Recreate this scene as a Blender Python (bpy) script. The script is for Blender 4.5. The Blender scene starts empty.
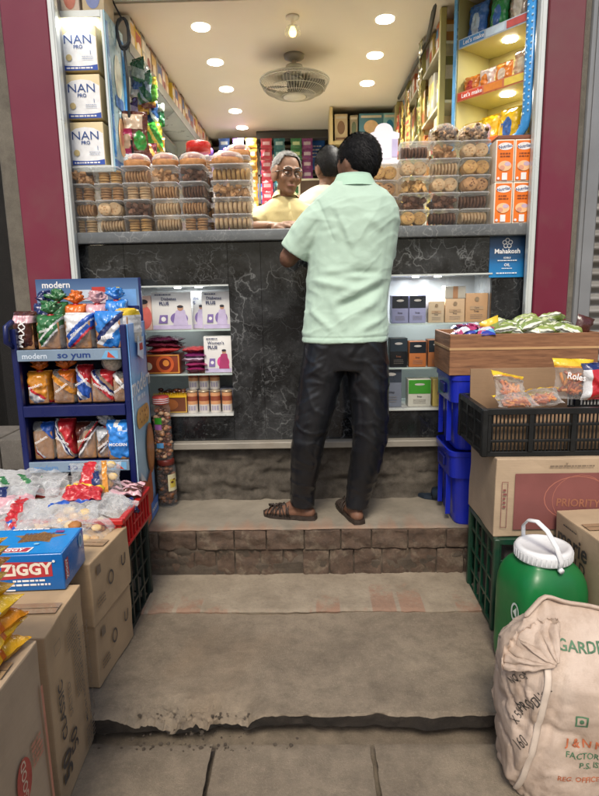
import bpy, bmesh, math, random
from mathutils import Vector, Matrix, noise, Euler
from mathutils.bvhtree import BVHTree
random.seed(7)
PI = math.pi
S = bpy.context.scene
C = S.collection

# ------------------------------------------------------------------ camera model (used to turn measured sight lines into real positions)
FPX, CX, CY = 575.0, 299.5, 398.0
TH, PS, RO, CAMH = math.radians(10.6), math.radians(1.15), math.radians(1.1), 1.36
def at(u, v, Y=None, Z=None, X=None):
    a = (u-CX)/FPX; b = (CY-v)/FPX
    c, s = math.cos(RO), math.sin(RO); a, b = a*c+b*s, -a*s+b*c
    y = math.cos(TH)+b*math.sin(TH); z = -math.sin(TH)+b*math.cos(TH); x = a
    c, s = math.cos(PS), math.sin(PS); r = (x*c-y*s, x*s+y*c, z)
    t = Y/r[1] if Y is not None else ((Z-CAMH)/r[2] if Z is not None else X/r[0])
    return Vector((r[0]*t, r[1]*t, CAMH+r[2]*t))

# ------------------------------------------------------------------ materials
def lin(h):
    h = h.lstrip('#'); o = []
    for i in (0, 2, 4):
        c = int(h[i:i+2], 16)/255
        o.append(c/12.92 if c <= 0.04045 else ((c+0.055)/1.055)**2.4)
    return tuple(o)
class NT:
    def __init__(s, name):
        s.m = bpy.data.materials.new(name); s.m.use_nodes = True
        s.t = s.m.node_tree; s.t.nodes.clear()
        s.out = s.n('ShaderNodeOutputMaterial')
    def n(s, t, **k):
        x = s.t.nodes.new(t)
        for a, b in k.items():
            if a.startswith('i_'):
                x.inputs[a[2:].replace('_', ' ')].default_value = b
            else: setattr(x, a, b)
        return x
    def l(s, a, b): s.t.links.new(a, b)
    def ramp(s, fac, stops):
        r = s.n('ShaderNodeValToRGB'); e = r.color_ramp.elements
        while len(e) < len(stops): e.new(0.5)
        for i, (p, c) in enumerate(stops):
            e[i].position = p; e[i].color = (c[0], c[1], c[2], 1) if not isinstance(c, (int, float)) else (c, c, c, 1)
        s.l(fac, r.inputs[0]); return r.outputs[0]
    def mix(s, fac, a, b, mode='MIX'):
        x = s.n('ShaderNodeMix', data_type='RGBA', blend_type=mode)
        for sock, v in ((x.inputs[0], fac), (x.inputs[6], a), (x.inputs[7], b)):
            if hasattr(v, 'is_linked') or hasattr(v, 'links'): s.l(v, sock)
            elif isinstance(v, (int, float)): sock.default_value = v
            else: sock.default_value = (v[0], v[1], v[2], 1)
        return x.outputs[2]
    def coord(s, scale=(1, 1, 1), rnd=True, rot=(0, 0, 0)):
        tc = s.n('ShaderNodeTexCoord'); mp = s.n('ShaderNodeMapping'); mp.inputs['Scale'].default_value = scale
        mp.inputs['Rotation'].default_value = rot
        src = tc.outputs['Object']
        if rnd:
            oi = s.n('ShaderNodeObjectInfo'); mu = s.n('ShaderNodeVectorMath', operation='MULTIPLY_ADD')
            cb = s.n('ShaderNodeCombineXYZ')
            for i in range(3): s.l(oi.outputs['Random'], cb.inputs[i])
            s.l(cb.outputs[0], mu.inputs[0]); mu.inputs[1].default_value = (7.1, 3.7, 5.3); s.l(src, mu.inputs[2]); src = mu.outputs[0]
        s.l(src, mp.inputs[0]); return mp.outputs[0]
    def noise(s, vec, scale, detail=4, rough=.55, dist=0):
        x = s.n('ShaderNodeTexNoise'); s.l(vec, x.inputs['Vector'])
        x.inputs['Scale'].default_value = scale; x.inputs['Detail'].default_value = detail
        x.inputs['Roughness'].default_value = rough; x.inputs['Distortion'].default_value = dist
        return x.outputs[0]
    def bsdf(s, **k):
        b = s.n('ShaderNodeBsdfPrincipled')
        for a, v in k.items(): b.inputs[a.replace('_', ' ')].default_value = v
        return b
    def bump(s, h, strength, dist=.01):
        b = s.n('ShaderNodeBump'); b.inputs['Strength'].default_value = strength; b.inputs['Distance'].default_value = dist
        s.l(h, b.inputs['Height']); return b.outputs[0]
MC = {}
def mat(col, rough=.5, var=.12, scale=9, bump=0, bscale=60, metal=0, coat=0, sheen=0, sss=0, name=None, stretch=(1, 1, 1), dirt=0):
    if isinstance(col, str): col = lin(col)
    key = (tuple(col), rough, var, scale, bump, bscale, metal, coat, sheen, sss, stretch, dirt)
    if key in MC: return MC[key]
    t = NT(name or 'paint'); v = t.coord(stretch)
    n = t.noise(v, scale, 5)
    d = tuple(max(0, c*(1-var)) for c in col); u = tuple(min(1, c*(1+var)) for c in col)
    cc = t.ramp(n, [(.3, d), (.7, u)])
    if dirt:
        n2 = t.noise(v, scale*.35, 6, .65)
        cc = t.mix(t.ramp(n2, [(.5, 0.0), (.72, dirt)]), cc, (.16, .125, .09))
    b = t.bsdf(Roughness=rough, Metallic=metal)
    t.l(cc, b.inputs['Base Color'])
    rr = t.ramp(t.noise(v, scale*2.3, 3), [(.3, max(0.02, rough-.1)), (.7, min(1, rough+.1))]); t.l(rr, b.inputs['Roughness'])
    if coat: b.inputs['Coat Weight'].default_value = coat; b.inputs['Coat Roughness'].default_value = .08
    if sheen: b.inputs['Sheen Weight'].default_value = sheen
    if sss: b.inputs['Subsurface Weight'].default_value = sss; b.inputs['Subsurface Radius'].default_value = (.02, .008, .004); b.inputs['Subsurface Scale'].default_value = .3
    if bump: t.l(t.bump(t.noise(v, bscale, 4), bump), b.inputs['Normal'])
    t.l(b.outputs[0], t.out.inputs[0]); MC[key] = t.m; return t.m
def ink(col, rough=.45): return mat(col, rough, .1, 30, name='print')
def plas(col, rough=.32): return mat(col, rough, .1, 6, .12, 25, name='plastic')
def foil(col, rough=.24): return mat(col, rough, .14, 14, .5, 38, coat=.4, name='wrapper_film')
def clear(name, tint=(.95, .95, .95), body=.12, gl=.25, rough=.12, bump=.3, bscale=30):
    t = NT(name); tr = t.n('ShaderNodeBsdfTransparent'); tr.inputs[0].default_value = (*tint, 1)
    g = t.bsdf(Roughness=rough); g.inputs['Base Color'].default_value = (.75, .76, .76, 1)
    v = t.coord()
    if bump: t.l(t.bump(t.noise(v, bscale, 3), bump), g.inputs['Normal'])
    fr = t.n('ShaderNodeLayerWeight'); fr.inputs[0].default_value = .35
    mr = t.n('ShaderNodeMapRange'); t.l(fr.outputs['Facing'], mr.inputs[0]); mr.inputs[3].default_value = body; mr.inputs[4].default_value = min(1, body+gl*2)
    mx = t.n('ShaderNodeMixShader'); t.l(mr.outputs[0], mx.inputs[0]); t.l(tr.outputs[0], mx.inputs[1]); t.l(g.outputs[0], mx.inputs[2])
    t.l(mx.outputs[0], t.out.inputs[0]); return t.m
def emit(name, col, st):
    t = NT(name); e = t.n('ShaderNodeEmission'); e.inputs[0].default_value = (*col, 1); e.inputs[1].default_value = st
    t.l(e.outputs[0], t.out.inputs[0]); return t.m

CLEAR = clear('clear_plastic', tint=(.98, .98, .98), body=.035, gl=.14, rough=.07)
FILM = clear('clear_film', tint=(.97, .97, .97), body=.075, gl=.22, rough=.1, bump=.45, bscale=26)
FILMW = clear('milky_film', tint=(.93, .95, .97), body=.22, gl=.25, rough=.2, bump=.45, bscale=22)
GLASS = clear('glass', tint=(.93, .97, .95), body=.05, gl=.25, rough=.03, bump=0)

def concrete(name, a, b, sc=1, bump=.5, spots=.5, tint=None):
    t = NT(name); v = t.coord(rnd=False)
    n1 = t.noise(v, 2.3*sc, 8, .65); n2 = t.noise(v, 17*sc, 6, .7); n3 = t.noise(v, 130*sc, 3, .6)
    c = t.ramp(n1, [(.32, a), (.68, b)])
    c = t.mix(t.ramp(n2, [(.42, 0.0), (.75, spots)]), c, tuple(x*.55 for x in a))
    c = t.mix(t.ramp(n3, [(.5, 0.0), (.8, .35)]), c, tuple(min(1, x*1.35) for x in b))
    if tint:
        n4 = t.noise(v, 1.1*sc, 5, .6, .6); c = t.mix(t.ramp(n4, [(.5, 0.0), (.68, .6)]), c, tint)
    bs = t.bsdf(Roughness=.88)
    n6 = t.noise(v, 330*sc, 3, .7); ad = t.n('ShaderNodeMath', operation='MULTIPLY_ADD'); t.l(n2, ad.inputs[0]); ad.inputs[1].default_value = .55; t.l(n6, ad.inputs[2])
    n7 = t.noise(v, 4.2*sc, 9, .72, .3); c = t.mix(t.ramp(n7, [(.52, 0.0), (.66, .55)]), c, tuple(x*.62 for x in a)); vs_ = t.coord((1, 14, 1), False, (0, 0, .5)); n8 = t.noise(vs_, 5*sc, 6, .7); c = t.mix(t.ramp(n8, [(.62, 0.0), (.72, .28)]), c, tuple(min(1, x*1.3) for x in b))
    t.l(c, bs.inputs['Base Color']); t.l(t.bump(ad.outputs[0], bump, .006), bs.inputs['Normal']); t.l(bs.outputs[0], t.out.inputs[0]); return t.m
M_PATH = concrete('path_cement', (.165, .132, .096), (.29, .238, .174), 1.0, .8, .6)
M_SLAB = concrete('slab_cement', (.175, .140, .101), (.305, .25, .183), 1.0, .8, .6, tint=(.245, .178, .115))
M_RUB = concrete('rubble_cement', (.075, .057, .041), (.155, .122, .09), 2, 1.0)
M_EDGE = concrete('shaded_broken_edge', (.022, .017, .013), (.075, .058, .043), 2, 1.0)  # darker cement for slab sides, their shade put into the colour
M_PLINTH = concrete('rough_plaster', (.085, .073, .058), (.19, .165, .132), 1.9, 1.0, .8)
M_PIL = concrete('pilaster_cement', (.125, .113, .09), (.21, .192, .155), 1.5, .6)
M_DARKWALL = concrete('shade_black_wall', (.003, .0028, .0026), (.009, .008, .007))  # near-black colour carries the shade of the alley and shutter gap
M_STONE = concrete('stone_block', (.13, .12, .105), (.22, .20, .175), 1.4, .8)
M_CEIL = mat((.72, .665, .55), .6, .05, 1.2, .04, 90, name='ceiling_paint')
M_WALLIN = mat((.50, .48, .42), .6, .08, 1.5, .05, 60, name='interior_paint')
M_LINTEL = mat((.5, .56, .5), .5, .06, 3, name='lintel_paint')

def brick_cement():                       # worn cement wash over brick-on-edge paving
    t = NT('worn_brick_apron'); v = t.coord(rnd=False)
    br = t.n('ShaderNodeTexBrick', offset=0, squash=1); t.l(v, br.inputs['Vector'])
    for k, x in (('Scale', 1.0), ('Mortar Size', .012), ('Brick Width', .115), ('Row Height', .6), ('Mortar Smooth', .6)): br.inputs[k].default_value = x
    br.inputs['Color1'].default_value = (.27, .145, .095, 1); br.inputs['Color2'].default_value = (.22, .125, .088, 1); br.inputs['Mortar'].default_value = (.26, .22, .17, 1)
    cem = t.ramp(t.noise(v, 9, 7, .65), [(.3, (.19, .155, .112)), (.7, (.31, .262, .195))])
    sep = t.n('ShaderNodeSeparateXYZ'); t.l(v, sep.inputs[0])
    vs = t.coord((5.5, 2.2, 1), False)
    n = t.noise(vs, 1.6, 5, .6, .4)
    ed = t.n('ShaderNodeMapRange'); t.l(sep.outputs[1], ed.inputs[0])
    ed.inputs[1].default_value = 2.14; ed.inputs[2].default_value = 2.40; ed.inputs[3].default_value = .19; ed.inputs[4].default_value = -.14
    dv = t.n('ShaderNodeMath', operation='DIVIDE'); t.l(sep.outputs[0], dv.inputs[0]); dv.inputs[1].default_value = .115
    fl = t.n('ShaderNodeMath', operation='FLOOR'); t.l(dv.outputs[0], fl.inputs[0]); wn = t.n('ShaderNodeTexWhiteNoise', noise_dimensions='1D'); t.l(fl.outputs[0], wn.inputs['W'])
    m1 = t.n('ShaderNodeMath', operation='MULTIPLY_ADD'); t.l(wn.outputs[0], m1.inputs[0]); m1.inputs[1].default_value = .34; t.l(ed.outputs[0], m1.inputs[2])
    ad = t.n('ShaderNodeMath', operation='MULTIPLY_ADD'); t.l(t.noise(v, 22, 6, .7), ad.inputs[0]); ad.inputs[1].default_value = .62; t.l(m1.outputs[0], ad.inputs[2])
    c = t.mix(t.ramp(ad.outputs[0], [(.55, 0.0), (.68, .72)]), cem, br.outputs[0])
    c = t.mix(t.ramp(t.noise(v, 60, 4, .7), [(.5, 0.0), (.8, .4)]), c, (.12, .10, .08))
    b = t.bsdf(Roughness=.9); t.l(c, b.inputs['Base Color']); t.l(t.bump(t.noise(v, 45, 6, .7), .6, .008), b.inputs['Normal'])
    t.l(b.outputs[0], t.out.inputs[0]); return t.m
M_APRON = brick_cement()
def step_top():
    t = NT('step_top_cement'); v = t.coord(rnd=False)
    cem = t.ramp(t.noise(v, 6, 7, .65), [(.3, (.165, .145, .112)), (.7, (.28, .248, .195))])
    vs = t.coord((9, 1.6, 1), False); n = t.noise(vs, 1.3, 4, .55, .3)
    sep = t.n('ShaderNodeSeparateXYZ'); t.l(v, sep.inputs[0]); ed = t.n('ShaderNodeMapRange'); t.l(sep.outputs[1], ed.inputs[0])
    ed.inputs[1].default_value = 2.44; ed.inputs[2].default_value = 2.62; ed.inputs[3].default_value = .18; ed.inputs[4].default_value = -.18
    ad = t.n('ShaderNodeMath', operation='ADD'); t.l(n, ad.inputs[0]); t.l(ed.outputs[0], ad.inputs[1])
    c = t.mix(t.ramp(ad.outputs[0], [(.52, 0.0), (.75, .55)]), cem, (.30, .16, .10))
    b = t.bsdf(Roughness=.85); t.l(c, b.inputs['Base Color']); t.l(t.bump(t.noise(v, 40, 6, .7), .5, .006), b.inputs['Normal'])
    t.l(b.outputs[0], t.out.inputs[0]); return t.m
M_STEPTOP = step_top()
def step_brick():
    t = NT('dusty_brick'); v = t.coord(rnd=False)
    n = t.noise(v, 7, 7, .7); n2 = t.noise(v, 38, 6, .7)
    c = t.ramp(n, [(.3, (.055, .034, .023)), (.5, (.088, .056, .038)), (.7, (.135, .095, .068))])
    n3 = t.noise(v, 13, 6, .7, .4); c = t.mix(t.ramp(n3, [(.5, 0.0), (.64, .75)]), c, (.175, .14, .10))
    c = t.mix(t.ramp(n2, [(.42, 0.0), (.75, .75)]), c, (.045, .034, .026))
    b = t.bsdf(Roughness=.92); t.l(c, b.inputs['Base Color']); t.l(t.bump(n2, .8, .008), b.inputs['Normal'])
    t.l(b.outputs[0], t.out.inputs[0]); return t.m
M_SBRICK = step_brick()

def marble(name, base, cloud, vein, vsc=2.6, amount=1.0, rough=.13):
    t = NT(name); v = t.coord(rnd=False)
    warp = t.n('ShaderNodeTexNoise'); t.l(v, warp.inputs['Vector']); warp.inputs['Scale'].default_value = 3.2; warp.inputs['Detail'].default_value = 5
    mu = t.n('ShaderNodeVectorMath', operation='MULTIPLY_ADD'); t.l(warp.outputs[1], mu.inputs[0]); mu.inputs[1].default_value = (.95, .95, .95); t.l(v, mu.inputs[2])
    def veins(sc, w, col, k, mask_sc, lo=.46):
        vo = t.n('ShaderNodeTexVoronoi', feature='DISTANCE_TO_EDGE'); t.l(mu.outputs[0], vo.inputs['Vector']); vo.inputs['Scale'].default_value = sc
        l = t.ramp(vo.outputs[0], [(0, 1.0), (w*.45, .35), (w*1.6, .0)])
        ms = t.ramp(t.noise(v, mask_sc, 3, .6), [(lo, 0.0), (lo+.16, 1.0)])
        m = t.n('ShaderNodeMath', operation='MULTIPLY'); t.l(l, m.inputs[0]); t.l(ms, m.inputs[1])
        m2 = t.n('ShaderNodeMath', operation='MULTIPLY'); t.l(m.outputs[0], m2.inputs[0]); m2.inputs[1].default_value = k
        return m2.outputs[0]
    c = t.ramp(t.noise(v, 4.5, 8, .68, .5), [(.43, base), (.62, tuple((x+y)/2.6 for x, y in zip(base, cloud))), (.78, tuple(1.6*x for x in cloud))])
    c = t.mix(veins(vsc, .018, vein, .55*amount, 2.1), c, vein)
    c = t.mix(veins(vsc*2.7, .035, vein, .42*amount, 3.3, .52), c, vein)
    c = t.mix(veins(vsc*6, .05, vein, .22*amount, 5, .52), c, vein)
    fl = t.noise(v, 55, 5, .75, .6); fm = t.noise(v, 3.1, 3, .6); ml = t.n('ShaderNodeMath', operation='MULTIPLY'); t.l(t.ramp(fl, [(.56, 0.0), (.70, .55)]), ml.inputs[0]); t.l(t.ramp(fm, [(.42, 0.0), (.62, 1.0)]), ml.inputs[1]); c = t.mix(ml.outputs[0], c, tuple(.7*x for x in vein))
    b = t.bsdf(Roughness=rough); t.l(c, b.inputs['Base Color']); b.inputs['Specular IOR Level'].default_value = .4
    t.l(b.outputs[0], t.out.inputs[0]); return t.m
M_MARB = marble('black_marble', (.009, .010, .011), (.085, .091, .097), (.33, .345, .35), 3.4, 1.0, .085)
M_TOP = marble('grey_countertop', (.11, .12, .125), (.26, .275, .28), (.6, .61, .6), 5, .7, .2)

def cardboard(name, col, dirt=.6):
    t = NT(name); v = t.coord(); vf = t.coord((1, 1, 26))
    c = t.ramp(t.noise(v, 5, 6, .6), [(.3, tuple(x*.86 for x in col)), (.7, tuple(x*1.1 for x in col))])
    fl = t.noise(vf, 14, 2); c = t.mix(t.ramp(fl, [(.35, .16), (.6, 0.0)]), c, tuple(x*.7 for x in col))
    c = t.mix(t.ramp(t.noise(v, 3.2, 7, .7), [(.54, 0.0), (.75, dirt)]), c, tuple(x*.6 for x in col))
    b = t.bsdf(Roughness=.82); t.l(c, b.inputs['Base Color']); t.l(t.bump(fl, .12, .003), b.inputs['Normal']); t.l(b.outputs[0], t.out.inputs[0]); return t.m
M_CARD = cardboard('brown_cardboard', (.42, .295, .172))
M_CARD2 = cardboard('pale_cardboard', (.42, .31, .195))
M_CARD3 = cardboard('grey_cardboard', (.40, .30, .20))
M_CARDIN = cardboard('cardboard_inside', (.27, .175, .10))
def woodgrain():
    t = NT('brown_woodgrain'); v = t.coord((1.2, 1.2, 14)); n = t.noise(v, 7, 7, .65, .5)
    c = t.ramp(n, [(.28, (.13, .058, .028)), (.5, (.235, .108, .05)), (.72, (.33, .165, .08))])
    v2 = t.coord(); c = t.mix(t.ramp(t.noise(v2, 4, 5), [(.5, 0.0), (.8, .4)]), c, (.16, .07, .035))
    b = t.bsdf(Roughness=.6); t.l(c, b.inputs['Base Color']); t.l(t.bump(n, .15, .003), b.inputs['Normal']); t.l(b.outputs[0], t.out.inputs[0]); return t.m
M_WOOD = woodgrain()

# ------------------------------------------------------------------ mesh builder
TXT = {}
def text_geo(s, bold):
    k = (s, bold)
    if k not in TXT:
        cu = bpy.data.curves.new('lettering', 'FONT'); cu.body = s; cu.size = 1; cu.align_x = 'CENTER'; cu.align_y = 'CENTER'; cu.offset = bold; cu.resolution_u = 2
        o = bpy.data.objects.new('lettering', cu); C.objects.link(o); bpy.context.view_layer.update()
        me = bpy.data.meshes.new_from_object(o.evaluated_get(bpy.context.evaluated_depsgraph_get()))
        TXT[k] = ([tuple(v.co) for v in me.vertices], [tuple(p.vertices) for p in me.polygons])
        bpy.data.objects.remove(o); bpy.data.curves.remove(cu); bpy.data.meshes.remove(me)
    return TXT[k]

class MB:
    def __init__(s, M=None): s.v = []; s.f = []; s.mi = []; s.sm = []; s.mats = []; s.M = M or Matrix()
    def idx(s, m):
        if m not in s.mats: s.mats.append(m)
        return s.mats.index(m)
    def add(s, vs, fs, m, smooth=False, M=None):
        T = s.M @ M if M is not None else s.M
        o = len(s.v); s.v += [T @ Vector(v) for v in vs]; mul = not isinstance(m, list)
        for i, f in enumerate(fs):
            s.f.append(tuple(o+k for k in f)); s.mi.append(s.idx(m) if mul else s.idx(m[i])); s.sm.append(smooth)
        return s
    def box(s, x0, x1, y0, y1, z0, z1, m, bev=0, M=None, seg=1):
        if bev <= 0:
            vs = [(x, y, z) for z in (z0, z1) for y in (y0, y1) for x in (x0, x1)]
            fs = [(0, 2, 3, 1), (4, 5, 7, 6), (0, 1, 5, 4), (2, 6, 7, 3), (0, 4, 6, 2), (1, 3, 7, 5)]
            return s.add(vs, fs, m, False, M)
        bm = bmesh.new(); bmesh.ops.create_cube(bm, size=1)
        for v in bm.verts: v.co = ((x0+x1)/2+v.co.x*(x1-x0), (y0+y1)/2+v.co.y*(y1-y0), (z0+z1)/2+v.co.z*(z1-z0))
        bmesh.ops.bevel(bm, geom=bm.edges[:], offset=bev, segments=seg, affect='EDGES', profile=.6)
        bm.verts.index_update(); s.add([v.co.copy() for v in bm.verts], [[v.index for v in f.verts] for f in bm.faces], m, seg > 1, M); bm.free(); return s
    def lathe(s, prof, m, c=(0, 0, 0), n=20, smooth=True, M=None, sq=None, cap=True):
        vs = []; fs = []
        for r, z in prof:
            for i in range(n):
                a = 2*PI*i/n; ca, sa = math.cos(a), math.sin(a)
                if sq:
                    p = 2/sq; ca = math.copysign(abs(ca)**p, ca); sa = math.copysign(abs(sa)**p, sa)
                vs.append((c[0]+r*ca, c[1]+r*sa, c[2]+z))
        for j in range(len(prof)-1):
            for i in range(n):
                k = (i+1) % n; fs.append((j*n+i, j*n+k, (j+1)*n+k, (j+1)*n+i))
        if cap: fs.append(tuple(range(n))[::-1]); fs.append(tuple((len(prof)-1)*n+i for i in range(n)))
        return s.add(vs, fs, m, smooth, M)
    def tube(s, pts, rad, m, n=8, closed=False, smooth=True, caps=True, M=None, round_caps=False):
        P = [Vector(p) for p in pts]; N = len(P); rad = rad if isinstance(rad, (list, tuple)) else [rad]*N
        if round_caps:
            d0 = (P[0]-P[1]).normalized(); d1 = (P[-1]-P[-2]).normalized()
            g = lambda r, k: (r[0]*k, r[1]*k) if isinstance(r, (tuple, list)) else r*k
            mx = lambda r: max(r) if isinstance(r, (tuple, list)) else r
            a = [P[0]+d0*mx(rad[0])*.95, P[0]+d0*mx(rad[0])*.7]; b = [P[-1]+d1*mx(rad[-1])*.7, P[-1]+d1*mx(rad[-1])*.95]
            P = a+P+b; rad = [g(rad[0], .3), g(rad[0], .72)]+list(rad)+[g(rad[-1], .72), g(rad[-1], .3)]; N = len(P)
        vs = []; fs = []; ref = None
        for i in range(N):
            if closed: d = P[(i+1) % N]-P[i-1]
            else: d = P[min(i+1, N-1)]-P[max(i-1, 0)]
            d.normalize()
            if ref is None: ref = Vector((1, 0, 0)) if abs(d.x) < .9 else Vector((0, 1, 0))
            a = (ref-d*ref.dot(d)).normalized(); ref = a; b = d.cross(a)
            r = rad[i]; rx, ry = r if isinstance(r, (tuple, list)) else (r, r)
            for k in range(n):
                t = 2*PI*k/n; vs.append(P[i]+a*rx*math.cos(t)+b*ry*math.sin(t))
        R = N if closed else N-1
        for j in range(R):
            for i in range(n):
                k = (i+1) % n; j2 = (j+1) % N; fs.append((j*n+i, j*n+k, j2*n+k, j2*n+i))
        if caps and not closed: fs.append(tuple(range(n))[::-1]); fs.append(tuple((N-1)*n+i for i in range(n)))
        return s.add(vs, fs, m, smooth, M)
    def rings(s, R, m, n=24, smooth=True, M=None, p=2.0):   # R: (cx,cy,z,rx,ry,rot)
        vs = []; fs = []
        for cx, cy, z, rx, ry, rot in R:
            c, q = math.cos(rot), math.sin(rot)
            for i in range(n):
                a = 2*PI*i/n; ca, sa = math.cos(a), math.sin(a)
                ca = math.copysign(abs(ca)**(2/p), ca); sa = math.copysign(abs(sa)**(2/p), sa)
                x, y = rx*ca, ry*sa; vs.append((cx+x*c-y*q, cy+x*q+y*c, z))
        for j in range(len(R)-1):
            for i in range(n):
                k = (i+1) % n; fs.append((j*n+i, j*n+k, (j+1)*n+k, (j+1)*n+i))
        fs.append(tuple(range(n))[::-1]); fs.append(tuple((len(R)-1)*n+i for i in range(n)))
        return s.add(vs, fs, m, smooth, M)
    def ball(s, c, r, m, nu=14, nv=9, smooth=True, M=None):
        r = r if isinstance(r, (tuple, list)) else (r, r, r); vs = []; fs = []
        for j in range(nv+1):
            t = PI*j/nv
            for i in range(nu):
                a = 2*PI*i/nu; vs.append((c[0]+r[0]*math.sin(t)*math.cos(a), c[1]+r[1]*math.sin(t)*math.sin(a), c[2]-r[2]*math.cos(t)))
        for j in range(nv):
            for i in range(nu):
                k = (i+1) % nu; fs.append((j*nu+i, j*nu+k, (j+1)*nu+k, (j+1)*nu+i))
        return s.add(vs, fs, m, smooth, M)
    def poly(s, pts, m, M=None): return s.add(pts, [tuple(range(len(pts)))], m, False, M)
    def text(s, t, M, size, m, bold=.01, sx=1):
        vs, fs = text_geo(t, bold)
        return s.add([(x*size*sx, y*size, z) for x, y, z in vs], fs, m, False, M)
    def mesh(s, name):
        me = bpy.data.meshes.new(name); me.from_pydata([tuple(v) for v in s.v], [], s.f)
        for m in s.mats: me.materials.append(m)
        me.polygons.foreach_set('material_index', s.mi); me.polygons.foreach_set('use_smooth', s.sm); me.update(); return me
    def build(s, name, parent=None, loc=(0, 0, 0), rot=(0, 0, 0)): return obj(name, s.mesh(name), parent, loc, rot)

def obj(name, me, parent=None, loc=(0, 0, 0), rot=(0, 0, 0)):
    o = bpy.data.objects.new(name, me); C.objects.link(o)
    o.location = loc; o.rotation_euler = rot if isinstance(rot, (tuple, list, Euler)) else (0, 0, rot)
    if parent: o.parent = parent
    return o
def tag(o, label, cat, group=None):
    o['label'] = label; o['category'] = cat
    if group: o['group'] = group
    return o
def T(name, label, cat, loc=(0, 0, 0), rz=0, group=None):
    o = bpy.data.objects.new(name, None); C.objects.link(o); o.empty_display_size = .05
    o.location = loc; o.rotation_euler = rz if isinstance(rz, (tuple, list)) else (0, 0, rz); return tag(o, label, cat, group)
def struct(o): o['kind'] = 'structure'; return o
def dup(root, loc=None, rz=None, label=None):
    r = root.copy(); C.objects.link(r)
    if loc is not None: r.location = loc
    if rz is not None: r.rotation_euler = (0, 0, rz)
    if label: r['label'] = label
    for ch in list(root.children):
        c = ch.copy(); C.objects.link(c); c.parent = r
        for g in list(ch.children):
            d = g.copy(); C.objects.link(d); d.parent = c
    return r
ORD = ['first', 'second', 'third', 'fourth', 'fifth', 'sixth', 'seventh', 'eighth', 'ninth', 'tenth', 'eleventh', 'twelfth', 'thirteenth', 'fourteenth', 'fifteenth', 'sixteenth', 'seventeenth', 'eighteenth', 'nineteenth', 'twentieth', 'twenty-first', 'twenty-second', 'twenty-third', 'twenty-fourth']
def face_M(face, sx, sy, sz, off=.0008):   # box centred on x,y with its base on z=0
    if face == 'front': return Matrix.Translation((0, -sy/2-off, sz/2)) @ Matrix.Rotation(PI/2, 4, 'X')
    if face == 'right': return Matrix.Translation((sx/2+off, 0, sz/2)) @ Matrix.Rotation(PI/2, 4, 'Z') @ Matrix.Rotation(PI/2, 4, 'X')
    if face == 'left': return Matrix.Translation((-sx/2-off, 0, sz/2)) @ Matrix.Rotation(-PI/2, 4, 'Z') @ Matrix.Rotation(PI/2, 4, 'X')
    if face == 'top': return Matrix.Translation((0, 0, sz+off))
class Face:
    """prints on one face of a box: u right, v up, origin in the centre of the face"""
    def __init__(s, mb, face, sx, sy, sz): s.mb = mb; s.a = (face, sx, sy, sz); s.k = 0
    def _m(s): s.k += 1; return face_M(*s.a, off=.0006+.0005*s.k)
    def rect(s, u0, u1, v0, v1, m): s.mb.poly([(u0, v0, 0), (u1, v0, 0), (u1, v1, 0), (u0, v1, 0)], m, s._m())
    def poly(s, pts, m): s.mb.poly([(a, b, 0) for a, b in pts], m, s._m())
    def disc(s, u, v, r, m, ry=None, n=20, a0=0, a1=2*PI):
        s.poly([(u+r*math.cos(a0+(a1-a0)*i/n), v+(ry or r)*math.sin(a0+(a1-a0)*i/n)) for i in range(n)], m)
    def ring(s, u, v, r, w, m, ry=None, n=24):
        ry = ry or r; M = s._m(); vs = []
        for i in range(n):
            c, q = math.cos(2*PI*i/n), math.sin(2*PI*i/n); vs += [(u+r*c, v+ry*q, 0), (u+(r-w)*c, v+(ry-w)*q, 0)]
        s.mb.add(vs, [(2*i, (2*i+2) % (2*n), (2*i+3) % (2*n), 2*i+1) for i in range(n)], m, False, M)
    def frame(s, u0, u1, v0, v1, w, m):
        M = s._m()
        for a in ((u0, u1, v0, v0+w), (u0, u1, v1-w, v1), (u0, u0+w, v0+w, v1-w), (u1-w, u1, v0+w, v1-w)):
            s.mb.poly([(a[0], a[2], 0), (a[1], a[2], 0), (a[1], a[3], 0), (a[0], a[3], 0)], m, M)
    def text(s, t, u, v, size, m, bold=.01, rot=0, sx=1):
        s.mb.text(t, s._m() @ Matrix.Translation((u, v, 0)) @ Matrix.Rotation(rot, 4, 'Z'), size, m, bold, sx)
    def fakelines(s, u, v0, dv, n, w, h, m, rnd=random):   # rows of tiny unreadable print
        M = s._m()
        for i in range(n):
            x = u-w/2; y = v0-i*dv
            while x < u+w/2-h:
                l = h*rnd.uniform(.8, 3.2); l = min(l, u+w/2-x)
                s.mb.poly([(x, y, 0), (x+l, y, 0), (x+l, y+h, 0), (x, y+h, 0)], m, M); x += l+h*.5
def carton(sx, sy, sz, m, bev=.003):
    mb = MB(); mb.box(-sx/2, sx/2, -sy/2, sy/2, 0, sz, m, bev, seg=2); return mb
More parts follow.
